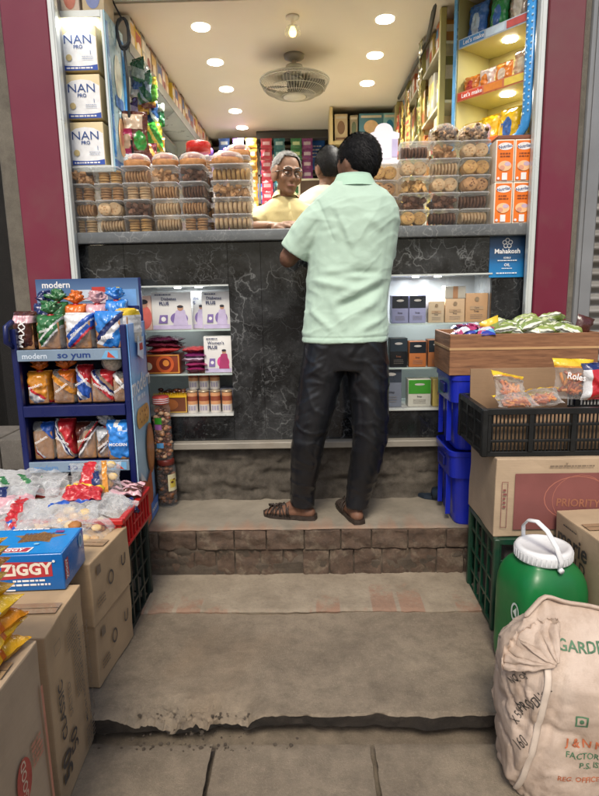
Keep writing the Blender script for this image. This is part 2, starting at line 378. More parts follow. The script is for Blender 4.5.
def pouch(mb, w, h, t, matfn, nu=14, nv=16, seed=0, seal=.05, crum=.004, pw=.55, M=None, flare=0):
    """pillow packet: x across, z up (0..h), y thick"""
    vs = []; fs = []; ms = []
    off = Vector((seed*3.17, seed*1.31, seed*.77))
    for side in (-1, 1):
        for j in range(nv+1):
            v = j/nv
            for i in range(nu+1):
                u = i/nu; a = max(0, 1-abs(2*u-1)**2.6)
                b = 0 if v < seal or v > 1-seal else max(0, 1-abs(2*(v-seal)/(1-2*seal)-1)**3.0)
                th = t/2*(a**pw)*(b**pw)
                n = noise.noise(Vector((u*w*28, v*h*28, side*3.0))+off); n2 = noise.noise(Vector((u*w*70, v*h*60, side*9.0))+off)
                pinch = 1-.10*(b**.5)*(1-abs(2*v-1)) + flare*abs(2*v-1)**3
                edge = .35 if th < t*.1 else 1
                y = side*th+(n*1.6+n2*.7)*crum*edge+noise.noise(Vector((u*6, v*7, 4.0))+off)*crum*1.5
                vs.append(((u-.5)*w*pinch+n2*crum*.4, y, v*h+n*crum*.5))
        o = 0 if side < 0 else (nu+1)*(nv+1)
        for j in range(nv):
            for i in range(nu):
                a = o+j*(nu+1)+i; q = (a, a+1, a+nu+2, a+nu+1)
                fs.append(q if side < 0 else q[::-1]); ms.append(matfn((i+.5)/nu, (j+.5)/nv, side))
    mb.add(vs, fs, ms, True, M); return mb
def to_mesh_remesh(mb, voxel, smooth=4, name='shape', fn=None, mats=None, matfn=None):
    me = mb.mesh(name+'_src'); o = bpy.data.objects.new(name, me); C.objects.link(o)
    r = o.modifiers.new('r', 'REMESH'); r.mode = 'VOXEL'; r.voxel_size = voxel; r.use_smooth_shade = True
    if smooth: s_ = o.modifiers.new('s', 'SMOOTH'); s_.iterations = smooth; s_.factor = .5
    bpy.context.view_layer.update()
    out = bpy.data.meshes.new_from_object(o.evaluated_get(bpy.context.evaluated_depsgraph_get()))
    bpy.data.objects.remove(o); bpy.data.meshes.remove(me); out.name = name
    out.materials.clear()
    for m in (mats or mb.mats[:1]): out.materials.append(m)
    if fn:
        nr = [v.normal.copy() for v in out.vertices]
        for v, n in zip(out.vertices, nr): v.co = v.co+fn(v.co, n)
    for p in out.polygons: p.use_smooth = True; p.material_index = matfn(p.center, p.normal) if matfn else 0
    out.update(); return out
for _t in ('twenty', 'thirty', 'forty', 'fifty'):
    for _u in ('first', 'second', 'third', 'fourth', 'fifth', 'sixth', 'seventh', 'eighth', 'ninth'):
        if f'{_t}-{_u}' not in ORD: ORD.append(f'{_t}-{_u}')

# ================================================================== SETTING
g = MB(); g.box(-40, 40, -40, 40, -.12, -.045, M_PATH); struct(g.build('ground'))
def rough_slab(x0, x1, y0, y1, z, th, m, nx, ny, fn, name, side=None):
    """slab with an uneven top and broken edges: fn(x, y, edge) -> offset"""
    vs = []; fs = []; side = side or m
    for j in range(ny+1):
        for i in range(nx+1):
            x = x0+(x1-x0)*i/nx; y = y0+(y1-y0)*j/ny
            dx, dy, dz = fn(x, y, j == 0, j == ny, i == 0, i == nx); vs.append((x+dx, y+dy, z+dz))
    top = len(vs)
    for j in range(ny):
        for i in range(nx):
            a = j*(nx+1)+i; fs.append((a, a+1, a+nx+2, a+nx+1))
    rim = [i for i in range(nx+1)]+[j*(nx+1)+nx for j in range(1, ny+1)]+[ny*(nx+1)+i for i in range(nx-1, -1, -1)]+[j*(nx+1) for j in range(ny-1, 0, -1)]
    prev = rim
    for q in (1, 2, 3):
        cur = []
        for r in rim:
            p = Vector(vs[r]); c = Vector(((x0+x1)/2, (y0+y1)/2, 0)); d = (c-p); d.z = 0; d.normalize()
            k = noise.noise(p*22+Vector((0, 0, q*5)))*.007+.006*q
            cur.append(len(vs)); vs.append((p.x+d.x*k, p.y+d.y*k, p.z-(th+p.z-z)*q/3))
        for i in range(len(rim)):
            k = (i+1) % len(rim); fs.append((prev[i], cur[i], cur[k], prev[k]))
        prev = cur
    mb = MB(); ntop = nx*ny; mb.add(vs, fs, [m if i < ntop else side for i in range(len(fs))], True); o = mb.build(name)
    o.data.set_sharp_from_angle(angle=.7) if hasattr(o.data, 'set_sharp_from_angle') else None
    return o
N3 = lambda x, y, s, z=0: noise.noise(Vector((x*s, y*s, z)))
# lower paving: three slabs with open joints
def f_path(x, y, f, b, l, r):
    e = N3(x, y, 30)*.004
    return ((e if l or r else 0), (N3(x, 3, 14)*.009+N3(x, 8, 45)*.004 if b else 0), N3(x, y, 3, 2)*.004+(-.005 if (f or b or l or r) else 0))
for a, b in ((-2.4, -.318), (-.304, .163), (.177, .9), (.914, 2.4)):
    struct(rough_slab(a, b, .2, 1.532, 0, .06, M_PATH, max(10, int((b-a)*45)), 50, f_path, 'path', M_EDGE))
# raised pavement slab with a broken, undercut front edge
def f_pave(x, y, f, b, l, r):
    chip = max(0, 1-abs((x+.40)/.24)**2.2)*(.75+.5*N3(x, 2, 12))
    d = 0
    lim = 1.672+.03*N3(x, 4, 9)+.015*N3(x, 6, 25)
    if y < lim:
        q = (lim-y)/.10
        d = -chip*max(0, min(1, q))**1.2*(.046+.030*N3(x, y, 24)+.030*abs(N3(x, y, 60))+.018*N3(x, y, 120))
    fy = (N3(x, 1, 4)*.022+N3(x, 2, 18)*.009+N3(x, 5, 55)*.004+.03*chip*N3(x, 7, 20)-(.012 if x < -.38 else 0)) if f else 0
    return (0, fy, N3(x, y, 2.2)*.008+N3(x, y, 9)*.0035+N3(x, y, 30)*.0012+d+(-.006 if f else 0))
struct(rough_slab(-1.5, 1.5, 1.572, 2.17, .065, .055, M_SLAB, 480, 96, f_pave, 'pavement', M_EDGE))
rb = MB(); rr_ = random.Random(3)
for i in range(110):                      # crumbs and grit that broke off the edge
    u = rr_.gauss(0, 1); x = -.36+u*.13; y = rr_.uniform(1.50, 1.60); s_ = rr_.choice((.002, .0025, .003, .0035, .004, .006))
    z = .0+s_*.3 if y < 1.535 else (.052 if y > 1.575 else .012)
    vs, fs = [], []
    rb.ball((x, y, z), (s_*rr_.uniform(.8, 1.5), s_, s_*rr_.uniform(.5, .9)), M_RUB, 6, 4, False)
for v in rb.v: v += Vector((noise.noise(v*200), noise.noise(v*210+Vector((9, 0, 0))), noise.noise(v*190)))*.0025
o = rb.build('grit'); o['kind'] = 'stuff'; tag(o, 'crumbled cement grit along the broken edge of the pavement slab', 'grit')
# brick apron between the pavement and the step
def f_ap(x, y, f, b, l, r):
    return (0, (N3(x, 1, 3)*.012+N3(x, 4, 20)*.009+N3(x, 6, 60)*.003 if f else 0), N3(x, y, 7)*.003+(-.004 if f else 0)+(y-2.14)*.03)
struct(rough_slab(-1.6, 1.6, 2.142, 2.46, .076, .03, M_APRON, 240, 24, f_ap, 'apron'))
# brick step: two courses of rough headers under a cement top
sb = MB(); rs = random.Random(5)
sb.box(-1.6, 1.5, 2.4425, 2.84, .05, .299, M_RUB)
for (z0, z1, yo, w0) in ((.072, .204, .004, .108), (.209, .296, -.010, .156)):
    x = -1.6+rs.uniform(-.05, .0)
    while x < 1.5:
        w = w0*rs.uniform(.78, 1.2); d = rs.uniform(-.006, .006)
        sb.box(x+.002, x+w-.003, 2.438+yo+d, 2.60, z0+rs.uniform(-.002, .002), z1+rs.uniform(-.003, .003), M_SBRICK, .004, seg=2); x += w
bm = bmesh.new(); o = sb.build('step'); bm.from_mesh(o.data)
bmesh.ops.subdivide_edges(bm, edges=[e for e in bm.edges if e.calc_length() > .05], cuts=7, use_grid_fill=True)
for v in bm.verts:
    if v.co.y < 2.5: v.co += Vector((N3(v.co.x, v.co.z, 40)*.002, noise.noise(v.co*24)*.012+noise.noise(v.co*75)*.007, noise.noise(v.co*38+Vector((5, 5, 5)))*.003))
bm.to_mesh(o.data); bm.free(); struct(o)
def f_st(x, y, f, b, l, r):
    return (0, (N3(x, 1, 5)*.006+N3(x, 4, 24)*.005 if f else 0), N3(x, y, 6)*.002+(-.004 if f else 0))
struct(rough_slab(-1.6, 1.5, 2.436, 2.83, .306, .014, M_STEPTOP, 260, 30, f_st, 'step'))

# ------------------------------------------------------------------ the shop building
M_MAROON = mat('#6d1f35', .38, .08, 2.2, .04, 20, name='maroon_panel', dirt=.45)
M_ALU = mat((.62, .66, .64), .35, .08, 5, metal=.25, name='pale_aluminium')
M_GREYST = mat((.24, .25, .26), .45, .12, 3, .05, 40, metal=.4, name='grey_steel', dirt=.35)
M_BROWNST = mat((.16, .12, .10), .7, .25, 4, .2, 50, name='brown_strip')
B = T('shop_building', 'small open fronted shop with maroon pillars and beige lit ceiling', 'building', (0, 2.85, 0))
def bpart(name, mb, **k):
    mb.M = Matrix.Translation((0, -2.85, 0)); return None
def bp(): return MB(Matrix.Translation((0, -2.85, 0)))
for (x0, x1) in ((-1.325, -1.115), (1.045, 1.205)):
    m = bp(); m.box(x0, x1, 2.74, 2.98, 0, 3.25, M_MAROON, .006); p = m.build('pillar', B)
    p['label'] = 'maroon panelled pillar'
    s = bp(); xs = x1 if x0 < 0 else x0
    s.box(min(xs, xs+(.014 if x0 < 0 else -.014)), max(xs, xs+(.014 if x0 < 0 else -.014)), 2.77, 2.96, .6, 3.2, M_GREYST, .002); s.build('trim', p)
m = bp(); m.box(-1.45, -1.327, 2.84, 3.1, 0, 3.25, M_PIL, .01); m.build('pilaster', B)
m = bp(); m.box(1.207, 1.255, 2.80, 3.0, 0, 3.25, M_PIL, .004); m.build('pilaster', B)
m = bp(); m.box(-1.40, -1.17, 3.11, 6.0, 0, 3.2, M_WALLIN); m.build('wall', B)
m = bp(); m.box(1.12, 1.35, 3.02, 6.0, 0, 3.2, M_WALLIN); m.build('wall', B)
m = bp(); m.box(-1.40, 1.35, 6.0, 6.2, 0, 3.2, M_WALLIN); m.build('wall', B)
m = bp(); m.box(-1.16, 1.11, 3.12, 5.99, 2.76, 2.86, M_CEIL); m.build('ceiling', B)
m = bp(); m.box(-1.112, 1.042, 2.80, 3.115, 2.765, 3.25, M_LINTEL, .006); m.build('lintel', B)
m = bp(); m.box(-1.5, 1.40, 2.86, 6.2, 3.255, 4.6, M_PIL); m.build('upper_wall', B)
m = bp(); m.box(-1.16, 1.11, 3.0, 5.99, .40, .55, M_WALLIN); m.build('floor', B)
m = bp(); m.box(-.45, .20, 5.45, 5.55, 2.69, 2.757, mat((.06, .055, .05), .6, name='dark_beam_paint'), .005); m.build('beam', B)
# dark alley and stone base on the left, shutter on the right
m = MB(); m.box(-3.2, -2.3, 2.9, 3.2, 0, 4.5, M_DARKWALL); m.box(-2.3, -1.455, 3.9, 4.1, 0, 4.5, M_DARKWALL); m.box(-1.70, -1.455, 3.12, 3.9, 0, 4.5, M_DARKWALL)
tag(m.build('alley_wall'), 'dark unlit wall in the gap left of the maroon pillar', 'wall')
m = MB(); rs = random.Random(8)
for j in range(4):
    x = -2.3
    while x < -1.35:
        w = rs.uniform(.2, .34); m.box(x, min(x+w-.008, -1.34), 2.70+rs.uniform(-.01, .01), 3.0, .0+j*.17, .0+j*.17+.163, M_STONE, .01, seg=2); x += w
tag(m.build('stone_base'), 'low wall of grey stone blocks behind the blue bread rack', 'wall')
sh = T('roller_shutter', 'closed grey corrugated roller shutter of the shop next door', 'shutter', (1.36, 2.9, 0))
M_SHUT = mat((.22, .215, .20), .5, .15, 4, .06, 40, metal=.3, name='shutter_steel', dirt=.5)
m = MB(); n = 0; z = .08; pts = []
while z < 3.2:
    for k in range(6): pts.append((.03*(.5-.5*math.cos(2*PI*k/6)), z+.062*k/6))
    z += .062
vs = []; 
for y, zz in pts: vs += [(.0, .08-y, zz), (1.6, .08-y, zz)]
m.add(vs, [(2*i, 2*i+1, 2*i+3, 2*i+2) for i in range(len(pts)-1)], M_SHUT, True); m.box(0, 1.6, .10, .13, .02, 3.2, M_SHUT); m.build('slat_curtain', sh)
m = MB(); m.box(-.085, .0, -.06, .16, 0, 3.3, M_GREYST, .006); m.box(-.06, -.03, -.066, -.06, 0, 3.3, M_GREYST); m.build('guide_rail', sh)
m = MB(); m.box(-.10, -.092, .02, .06, 0, 3.3, M_DARKWALL); m.build('gap_shade_strip', sh)  # near-black strip painted in for the shade of the open gap
m = MB(); m.box(1.0, 3.2, 3.05, 3.25, 0, 4.5, M_PIL); m.v = [v+Vector((.37, 0, 0)) for v in m.v]
tag(m.build('neighbour_wall'), 'plain cement wall carrying the roller shutter on the right', 'wall')

# ------------------------------------------------------------------ counter with two lit display niches
CT = 1.645
K = T('shop_counter', 'black marble counter with white veins, grey stone top and two lit glass niches', 'counter', (0, 2.80, .31))
def kp(): return MB(Matrix.Translation((0, -2.80, -.31)))
m = kp(); nx, nz = 150, 18; vs = []; fs = []
for j in range(nz+1):
    for i in range(nx+1):
        x = -1.115+2.155*i/nx; z = .30+.285*j/nz
        vs.append((x, 2.805+N3(x, z, 7)*.02+N3(x, z, 19, 4)*.016+N3(x, z, 50, 4)*.010+.04*abs(N3(x*.5, z*3.4, 7, 8)), z))
for j in range(nz):
    for i in range(nx): a = j*(nx+1)+i; fs.append((a, a+1, a+nx+2, a+nx+1))
m.add(vs, fs, M_PLINTH, True); m.box(-1.115, 1.04, 2.85, 3.1, .30, .58, M_PLINTH); m.build('plinth', K)
m = kp(); m.box(-1.115, 1.04, 2.765, 2.84, .586, .62, mat((.27, .25, .21), .5, .2, 6, .1, 60, name='stone_ledge', dirt=.6), .004); m.build('ledge', K)
NL = (-.885, -.388, .757, 1.388); NR = (.225, .872, .770, 1.418)
fr = kp(); Y0, Y1 = 2.815, 2.835
def panel(x0, x1, z0, z1):
    fr.box(x0+.0008, x1-.0008, Y0, Y1, z0+.0008, z1-.0008, M_MARB)
for r in ((-1.112, NL[0], .622, 1.59), (NL[0], NL[1], .622, NL[2]), (NL[0], NL[1], NL[3], 1.59), (NL[1], -.23, .622, 1.59), (-.23, NR[0], .622, 1.59),
          (NR[0], NR[1], .622, NR[2]), (NR[0], NR[1], NR[3], 1.59), (NR[1], 1.038, .622, 1.59)): panel(*r)
fr.build('marble_front', K)
m = kp(); m.box(-1.112, 1.038, 2.765, 3.17, 1.592, CT, M_TOP, .006, seg=2); m.build('countertop', K)
m = kp(); m.box(-1.112, 1.038, 3.14, 3.165, .56, 1.59, M_WALLIN); m.build('back_board', K)
M_NICHE = mat((.34, .35, .35), .3, .06, 2, name='niche_board')
LEDM = emit('niche_led', (.93, .97, 1), 16)
for (x0, x1, z0, z1), shelves, leds in ((NL, (.958, 1.178), (-.66, -.555)), (NR, (.972, 1.19), (.53, .64))):
    m = kp(); m.box(x0, x1, 3.105, 3.12, z0, z1, M_NICHE); m.box(x0-.012, x0, 2.836, 3.12, z0-.012, z1+.012, M_NICHE); m.box(x1, x1+.012, 2.836, 3.12, z0-.012, z1+.012, M_NICHE)
    m.box(x0, x1, 2.836, 3.12, z0-.012, z0, M_NICHE); m.box(x0, x1, 2.836, 3.12, z1, z1+.012, M_NICHE); ni = m.build('niche', K)
    for z in shelves:
        m = kp(); m.box(x0+.001, x1-.001, 2.85, 3.10, z-.006, z, GLASS); m.box(x0+.001, x1-.001, 2.845, 2.8495, z-.007, z+.001, mat((.45, .55, .52), .2, name='glass_edge')); m.build('glass_shelf', ni)
    m = kp(); w = .007; me_ = M_ALU
    m.box(x0, x1, 2.806, 2.836, z0-w, z0, me_); m.build('niche_trim', ni); m = kp(); m.box(x0, x1, 2.806, 2.836, z1, z1+w, me_); m.build('niche_trim', ni)
    for lx in leds:
        m = kp(); m.lathe([(.002, 0), (.017, 0), (.017, .004), (.002, .004)], LEDM, (lx, 2.93, z1-.006), 14); m.build('led_spot', ni)
        ld = bpy.data.lights.new('niche_light', 'AREA'); ld.shape = 'DISK'; ld.size = .05; ld.energy = 1.3; ld.color = (.92, .97, 1)
        lo = bpy.data.objects.new('niche_light', ld); C.objects.link(lo); lo.location = (lx, 2.93, z1-.012)
# white posts at both ends of the counter
for x, lab in ((-1.098, 'slim white aluminium post at the left end of the counter'), (1.022, 'slim white aluminium post at the right end of the counter')):
    m = MB(); m.box(-.015, .015, -.02, .02, 0, 2.15, M_ALU, .003); m.box(-.006, .006, -.024, -.02, 0, 2.15, M_ALU)
    o = m.build('corner_post', None, (x, 2.752, .60)); tag(o, lab, 'post')

# ================================================================== GOODS IN THE NICHES
WHITE = mat((.72, .72, .70), .45, .05, 8, name='white_card'); INKD = ink((.03, .03, .04)); INKN = ink('#1c2c5c'); INKW = ink((.8, .8, .8)); SKINP = ink('#b98d74'); PURP = ink('#7d6aa6'); LILAC = ink('#c0b5d4'); PINKI = ink('#d0458a')
def plus_box(lx, z, w, h, top, label, accent, pers, cut=None, y=2.90):
    d = .07; mb = carton(w, d, h, WHITE); f = Face(mb, 'front', w, d, h)
    f.rect(-w/2+.004, w/2-.004, -h/2+.004, -h/2+.024, LILAC)
    f.disc(w*.18, -h*.20, w*.22, accent, h*.17); f.poly([(w*.02, -h/2+.022), (w*.40, -h/2+.022), (w*.33, h*.02), (w*.2, h*.05), (w*.1, h*.0)], pers)
    f.disc(w*.22, h*.08, w*.075, SKINP); f.disc(w*.22, h*.115, w*.08, INKD, h*.035)
    f.poly([(-w*.34, -h*.32), (-w*.12, -h*.32), (-w*.10, -h*.10), (-w*.30, -h*.10)], PURP); f.disc(-w*.21, -h*.21, w*.06, INKW)
    f.text(top, -w*.06, h*.32, h*.115, INKN, .012); f.text('PLUS', -w*.18, h*.20, h*.12, INKN, .03)
    f.fakelines(-w*.2, h*.42, .01, 1, w*.4, .005, INKN)
    o = mb.build('drink_carton', None, (lx, y, z)); return tag(o, label, 'carton')
GR = 'white powder drink cartons in the left niche'
plus_box(-.682, 1.1785, .198, .185, 'Diabetes', 'white nutrition carton, second from the left on the top left glass shelf', PURP, LILAC)['group'] = GR
plus_box(-.572, 1.1785, .125, .185, 'Globe', 'narrow white nutrition carton half behind others on the top left glass shelf', PURP, LILAC, y=2.945)['group'] = GR
plus_box(-.462, 1.1785, .138, .185, 'Diabetes', 'white nutrition carton at the right end of the top left glass shelf', PURP, LILAC)['group'] = GR
plus_box(-.462, .9585, .140, .185, "Women's", 'white nutrition carton with a pink figure on the middle shelf of the left niche', PINKI, ink('#a83a6a'))['group'] = GR
mb = carton(.10, .06, .17, mat('#d8b7a8', .5)); f = Face(mb, 'front', .10, .06, .17); f.disc(.01, -.02, .04, ink('#d06a62'), .06); f.disc(.012, .045, .02, SKINP); f.disc(.012, .055, .022, INKD, .012)
tag(mb.build('drink_carton', None, (-.862+.03, 2.895, 1.1785)), 'pale pink carton with a red figure beside the blue rack on the top shelf', 'carton')
# snack packets piled on the middle shelf
rs = random.Random(2)
pc = ['#6a2456', '#8a2f5a', '#521c38', '#a33a3e', '#c9b6cc', '#7a2450', '#5c2030']
for (cx, n, w, z0) in ((-.745, 3, .19, 1.062), (-.578, 5, .115, .961)):
    for k in range(n):
        col = pc[(k*3+n) % 7]; c1 = foil(col); c2 = foil('#d9c8d6'); c3 = foil('#c4862f')
        mb = MB(); pouch(mb, w, .13, .034, lambda u, v, s_: c2 if .45 < u < .6 and v > .4 else c1, 10, 10, seed=k+n*9)
        mb.v = [Vector((v.x, v.z-.065, v.y)) for v in mb.v]
        o = mb.build('snack_packet', None, (cx+rs.uniform(-.008, .008), 2.915, z0+.018+k*.024), (rs.uniform(-.06, .06), rs.uniform(-.06, .06), rs.uniform(-.15, .15)))
        tag(o, f'foil snack packet, {ORD[k]} from the bottom of the {"narrow" if n == 5 else "wide"} pile in the left niche', 'snack packet', 'piled snack packets in the left niche')
mb = carton(.20, .12, .10, mat('#8d3a20', .4, .2)); f = Face(mb, 'front', .20, .12, .10); f.disc(.025, 0, .045, ink('#c4592c')); f.disc(.025, 0, .03, ink('#6d2418')); f.disc(.03, .005, .016, ink('#d98a3c')); f.frame(-.097, .097, -.047, .047, .006, ink('#c98a3a')); f.disc(-.06, -.01, .02, ink('#e0d0b0'))
tag(mb.build('snack_carton', None, (-.755, 2.92, .9585)), 'brown and orange snack carton under the purple packets in the left niche', 'carton')
# tray and tins on the bottom shelf
t = T('snack_tray', 'open display tray of wrapped brown sweets with a yellow serrated rim', 'tray', (-.715, 2.92, .757))
mb = MB(); mb.box(-.085, .085, -.06, .06, 0, .088, mat('#6a3a22', .5), .003); f = Face(mb, 'front', .17, .12, .088); f.disc(-.01, 0, .05, ink('#94582f'), .03); f.frame(-.083, .083, -.042, .042, .005, ink('#c9a24a')); mb.build('box', t)
mb = MB(); pts = []
for i in range(24): pts += [(-.085+.17*i/24, .085), (-.085+.17*(i+.5)/24, .108)]
pts.append((.085, .085)); pts += [(.085, .08), (-.085, .08)]; mb.poly([(x, -.0625, z) for x, z in pts], ink('#e0b21e')); mb.poly([(x, -.061, z) for x, z in pts][::-1], ink('#e0b21e')); mb.build('rim', t)
mb = MB()
for i in range(26): mb.ball((rs.uniform(-.07, .07), rs.uniform(-.045, .045), .095+rs.uniform(-.01, .012)), (.016, .014, .01), foil(rs.choice(['#4a2416', '#7a4426', '#2a120c'])), 8, 5)
mb.build('sweets', t)
def tin_proto():
    t = T('baby_food_tin', '', 'tin'); mb = MB(); r, h = .0265, .108
    A = mat('#c8946a', .35, .1, name='tin_print'); Wt = mat('#c9c4bd', .35, name='tin_white')
    mb.lathe([(r, 0), (r, .042)], Wt, n=18, cap=False); mb.lathe([(r, .042), (r, h-.004)], A, n=18, cap=False); mb.lathe([(r-.002, 0), (r, 0)], M_ALU, n=18); mb.lathe([(r*1.003, .06), (r*1.003, .085)], ink('#8d4a34'), n=18, cap=False)
    for a in range(3):
        M = Matrix.Rotation((a-1)*.5, 4, 'Z') @ Matrix.Translation((0, -r-.0006, .03)) @ Matrix.Rotation(PI/2, 4, 'X'); mb.poly([(-.005, -.018, 0), (.005, -.018, 0), (.005, .006, 0), (-.005, .006, 0)], ink('#9c95a8'), M)
    mb.build('can', t); mb = MB(); mb.lathe([(r+.001, 0), (r+.001, .007), (r-.003, .009)], mat('#b9a88e', .3, metal=.5), (0, 0, h-.004), 18); mb.build('lid', t); return t
t0 = tin_proto(); k = 0
for row, xs in ((0, (-.605, -.546, -.487, -.428)), (1, (-.605, -.55, -.495))):
    for i, x in enumerate(xs):
        lab = f'small peach tin, {ORD[i]} from the left, {"bottom" if row == 0 else "upper"} row in the left niche'
        o = t0 if k == 0 else dup(t0); o.location = (x, 2.88, .757) if row == 0 else (x, 2.93, .757+.113); o['label'] = lab; o['group'] = 'small tins in the left niche'; k += 1
mb = MB(); mb.box(-.65, -.395, 2.925-.025, 2.99, .757, .868, mat('#6b6a78', .5), .003); mb.v = [v-Vector((-.52, 2.95, .757)) for v in mb.v]
# carton that carries the upper row of tins
o = mb.build('tin_carton', None, (-.52, 2.975, .757)); tag(o, 'plain grey carton behind the front tins carrying the upper row of tins', 'carton')
# right niche
def soap(lx, z, w, h, cols, label, text=None, y=2.90, d=.08, split=.55, plate=None):
    base, head = cols; mb = carton(w, d, h, mat(base, .42, .08)); f = Face(mb, 'front', w, d, h)
    if head:
        f.rect(-w/2+.002, w/2-.002, h/2-h*(1-split), h/2-.002, mat(head, .35, .1)); f.disc(0, h*.32, w*.22, ink('#b9b6b0'), h*.04)
    f.text(text or 'Soap', 0, -h*.12, h*.09, INKD if not plate else ink(plate), .01); f.fakelines(0, -h*.25, h*.06, 3, w*.55, h*.016, ink('#77716c'))
    if not head: f.rect(-w*.3, w*.3, -h*.06, h*.06, ink('#a98f70')); f.text(text or 'Care', 0, 0, h*.08, INKD, .01); f.disc(0, h*.3, w*.1, ink('#8d7a60'))
    o = mb.build('soap_carton', None, (lx, y, z)); tag(o, label, 'carton'); return o
soap(.445, 1.1905, .082, .135, ('#8f93b4', '#23282f'), 'lilac carton with a dark header, nearer the green shirt on the top shelf'); soap(.530, 1.1905, .082, .135, ('#8f93b4', '#23282f'), 'lilac carton with a dark header, right of its twin on the top shelf')
soap(.622, 1.1905, .078, .105, ('#b9a88c', None), 'small cream carton with a brown label on the top right shelf')
soap(.713, 1.1905, .096, .115, ('#c0a583', None), 'cream carton with a small box lying on top, right niche'); soap(.818, 1.1905, .108, .140, ('#b8946e', None), 'tall tan carton at the right end of the top shelf of the right niche')
mb = carton(.10, .08, .06, mat('#b8b4a6', .4)); f = Face(mb, 'front', .1, .08, .06); f.rect(-.012, .012, -.029, .029, ink('#a37a58')); tag(mb.build('soap_carton', None, (.713, 2.90, 1.3062)), 'small pale box with a tan stripe lying on top of the cream carton', 'carton')
soap(.44, .9725, .088, .145, ('#15181c', '#22303a'), 'black carton on the middle shelf beside the green shirt', plate='#8a5a42'); soap(.535, .9725, .086, .128, ('#b06a3a', '#1a222a'), 'orange carton with a black header on the middle shelf of the right niche', split=.55); soap(.63, .9725, .086, .135, ('#9a6038', '#20282f'), 'brown carton with a dark header behind the woodgrain box, middle shelf')
soap(.405, .770, .105, .205, ('#6d7482', '#343c48'), 'grey blue carton on the bottom shelf of the right niche, beside the trousers', split=.62); soap(.548, .770, .115, .14, ('#b9b9ae', '#3c8a2c'), 'green and white carton on the bottom shelf of the right niche', split=.48); soap(.665, .770, .10, .14, ('#c9b464', None), 'yellowish carton behind the blue tote, bottom shelf of the right niche'); soap(.79, .770, .09, .12, ('#8a7a68', None), 'dull brown carton at the far end of the bottom shelf, right niche')
# blue flyer on the counter front
mb = MB(); w, h = .165, .205
t_ = NT('flyer_print'); v = t_.coord(rnd=False); sp = t_.n('ShaderNodeSeparateXYZ'); t_.l(v, sp.inputs[0]); mr = t_.n('ShaderNodeMapRange'); t_.l(sp.outputs[2], mr.inputs[0]); mr.inputs[1].default_value = -.02; mr.inputs[2].default_value = .16
c = t_.ramp(mr.outputs[0], [(0, lin('#1d86c4')), (.45, lin('#1a6ba6')), (.62, lin('#1c4a72')), (1, lin('#24456a'))]); b = t_.bsdf(Roughness=.35); t_.l(c, b.inputs['Base Color']); t_.l(b.outputs[0], t_.out.inputs[0])
mb.box(-w/2, w/2, -.003, 0, 0, h, t_.m, .001); f = Face(mb, 'front', w, .006, h)
for a in range(5): f.ring(.014*math.cos(a*2*PI/5+PI/2), .055+.014*math.sin(a*2*PI/5+PI/2), .011, .004, INKW, n=14)
f.text('Mahakosh', 0, .018, .030, INKW, .02); f.text('EDIBLE', 0, -.012, .011, INKW, .01); f.fakelines(0, -.026, .012, 1, .09, .004, INKW); f.text('OIL', 0, -.045, .018, INKW, .02); f.fakelines(0, -.062, .01, 1, .05, .003, INKW); f.fakelines(0, -.085, .01, 1, .1, .005, INKW)
tag(mb.build('flyer', None, (.938, 2.812, 1.402), (math.radians(-1.5), 0, 0)), 'blue flyer with a white flower emblem taped to the marble counter front', 'flyer')

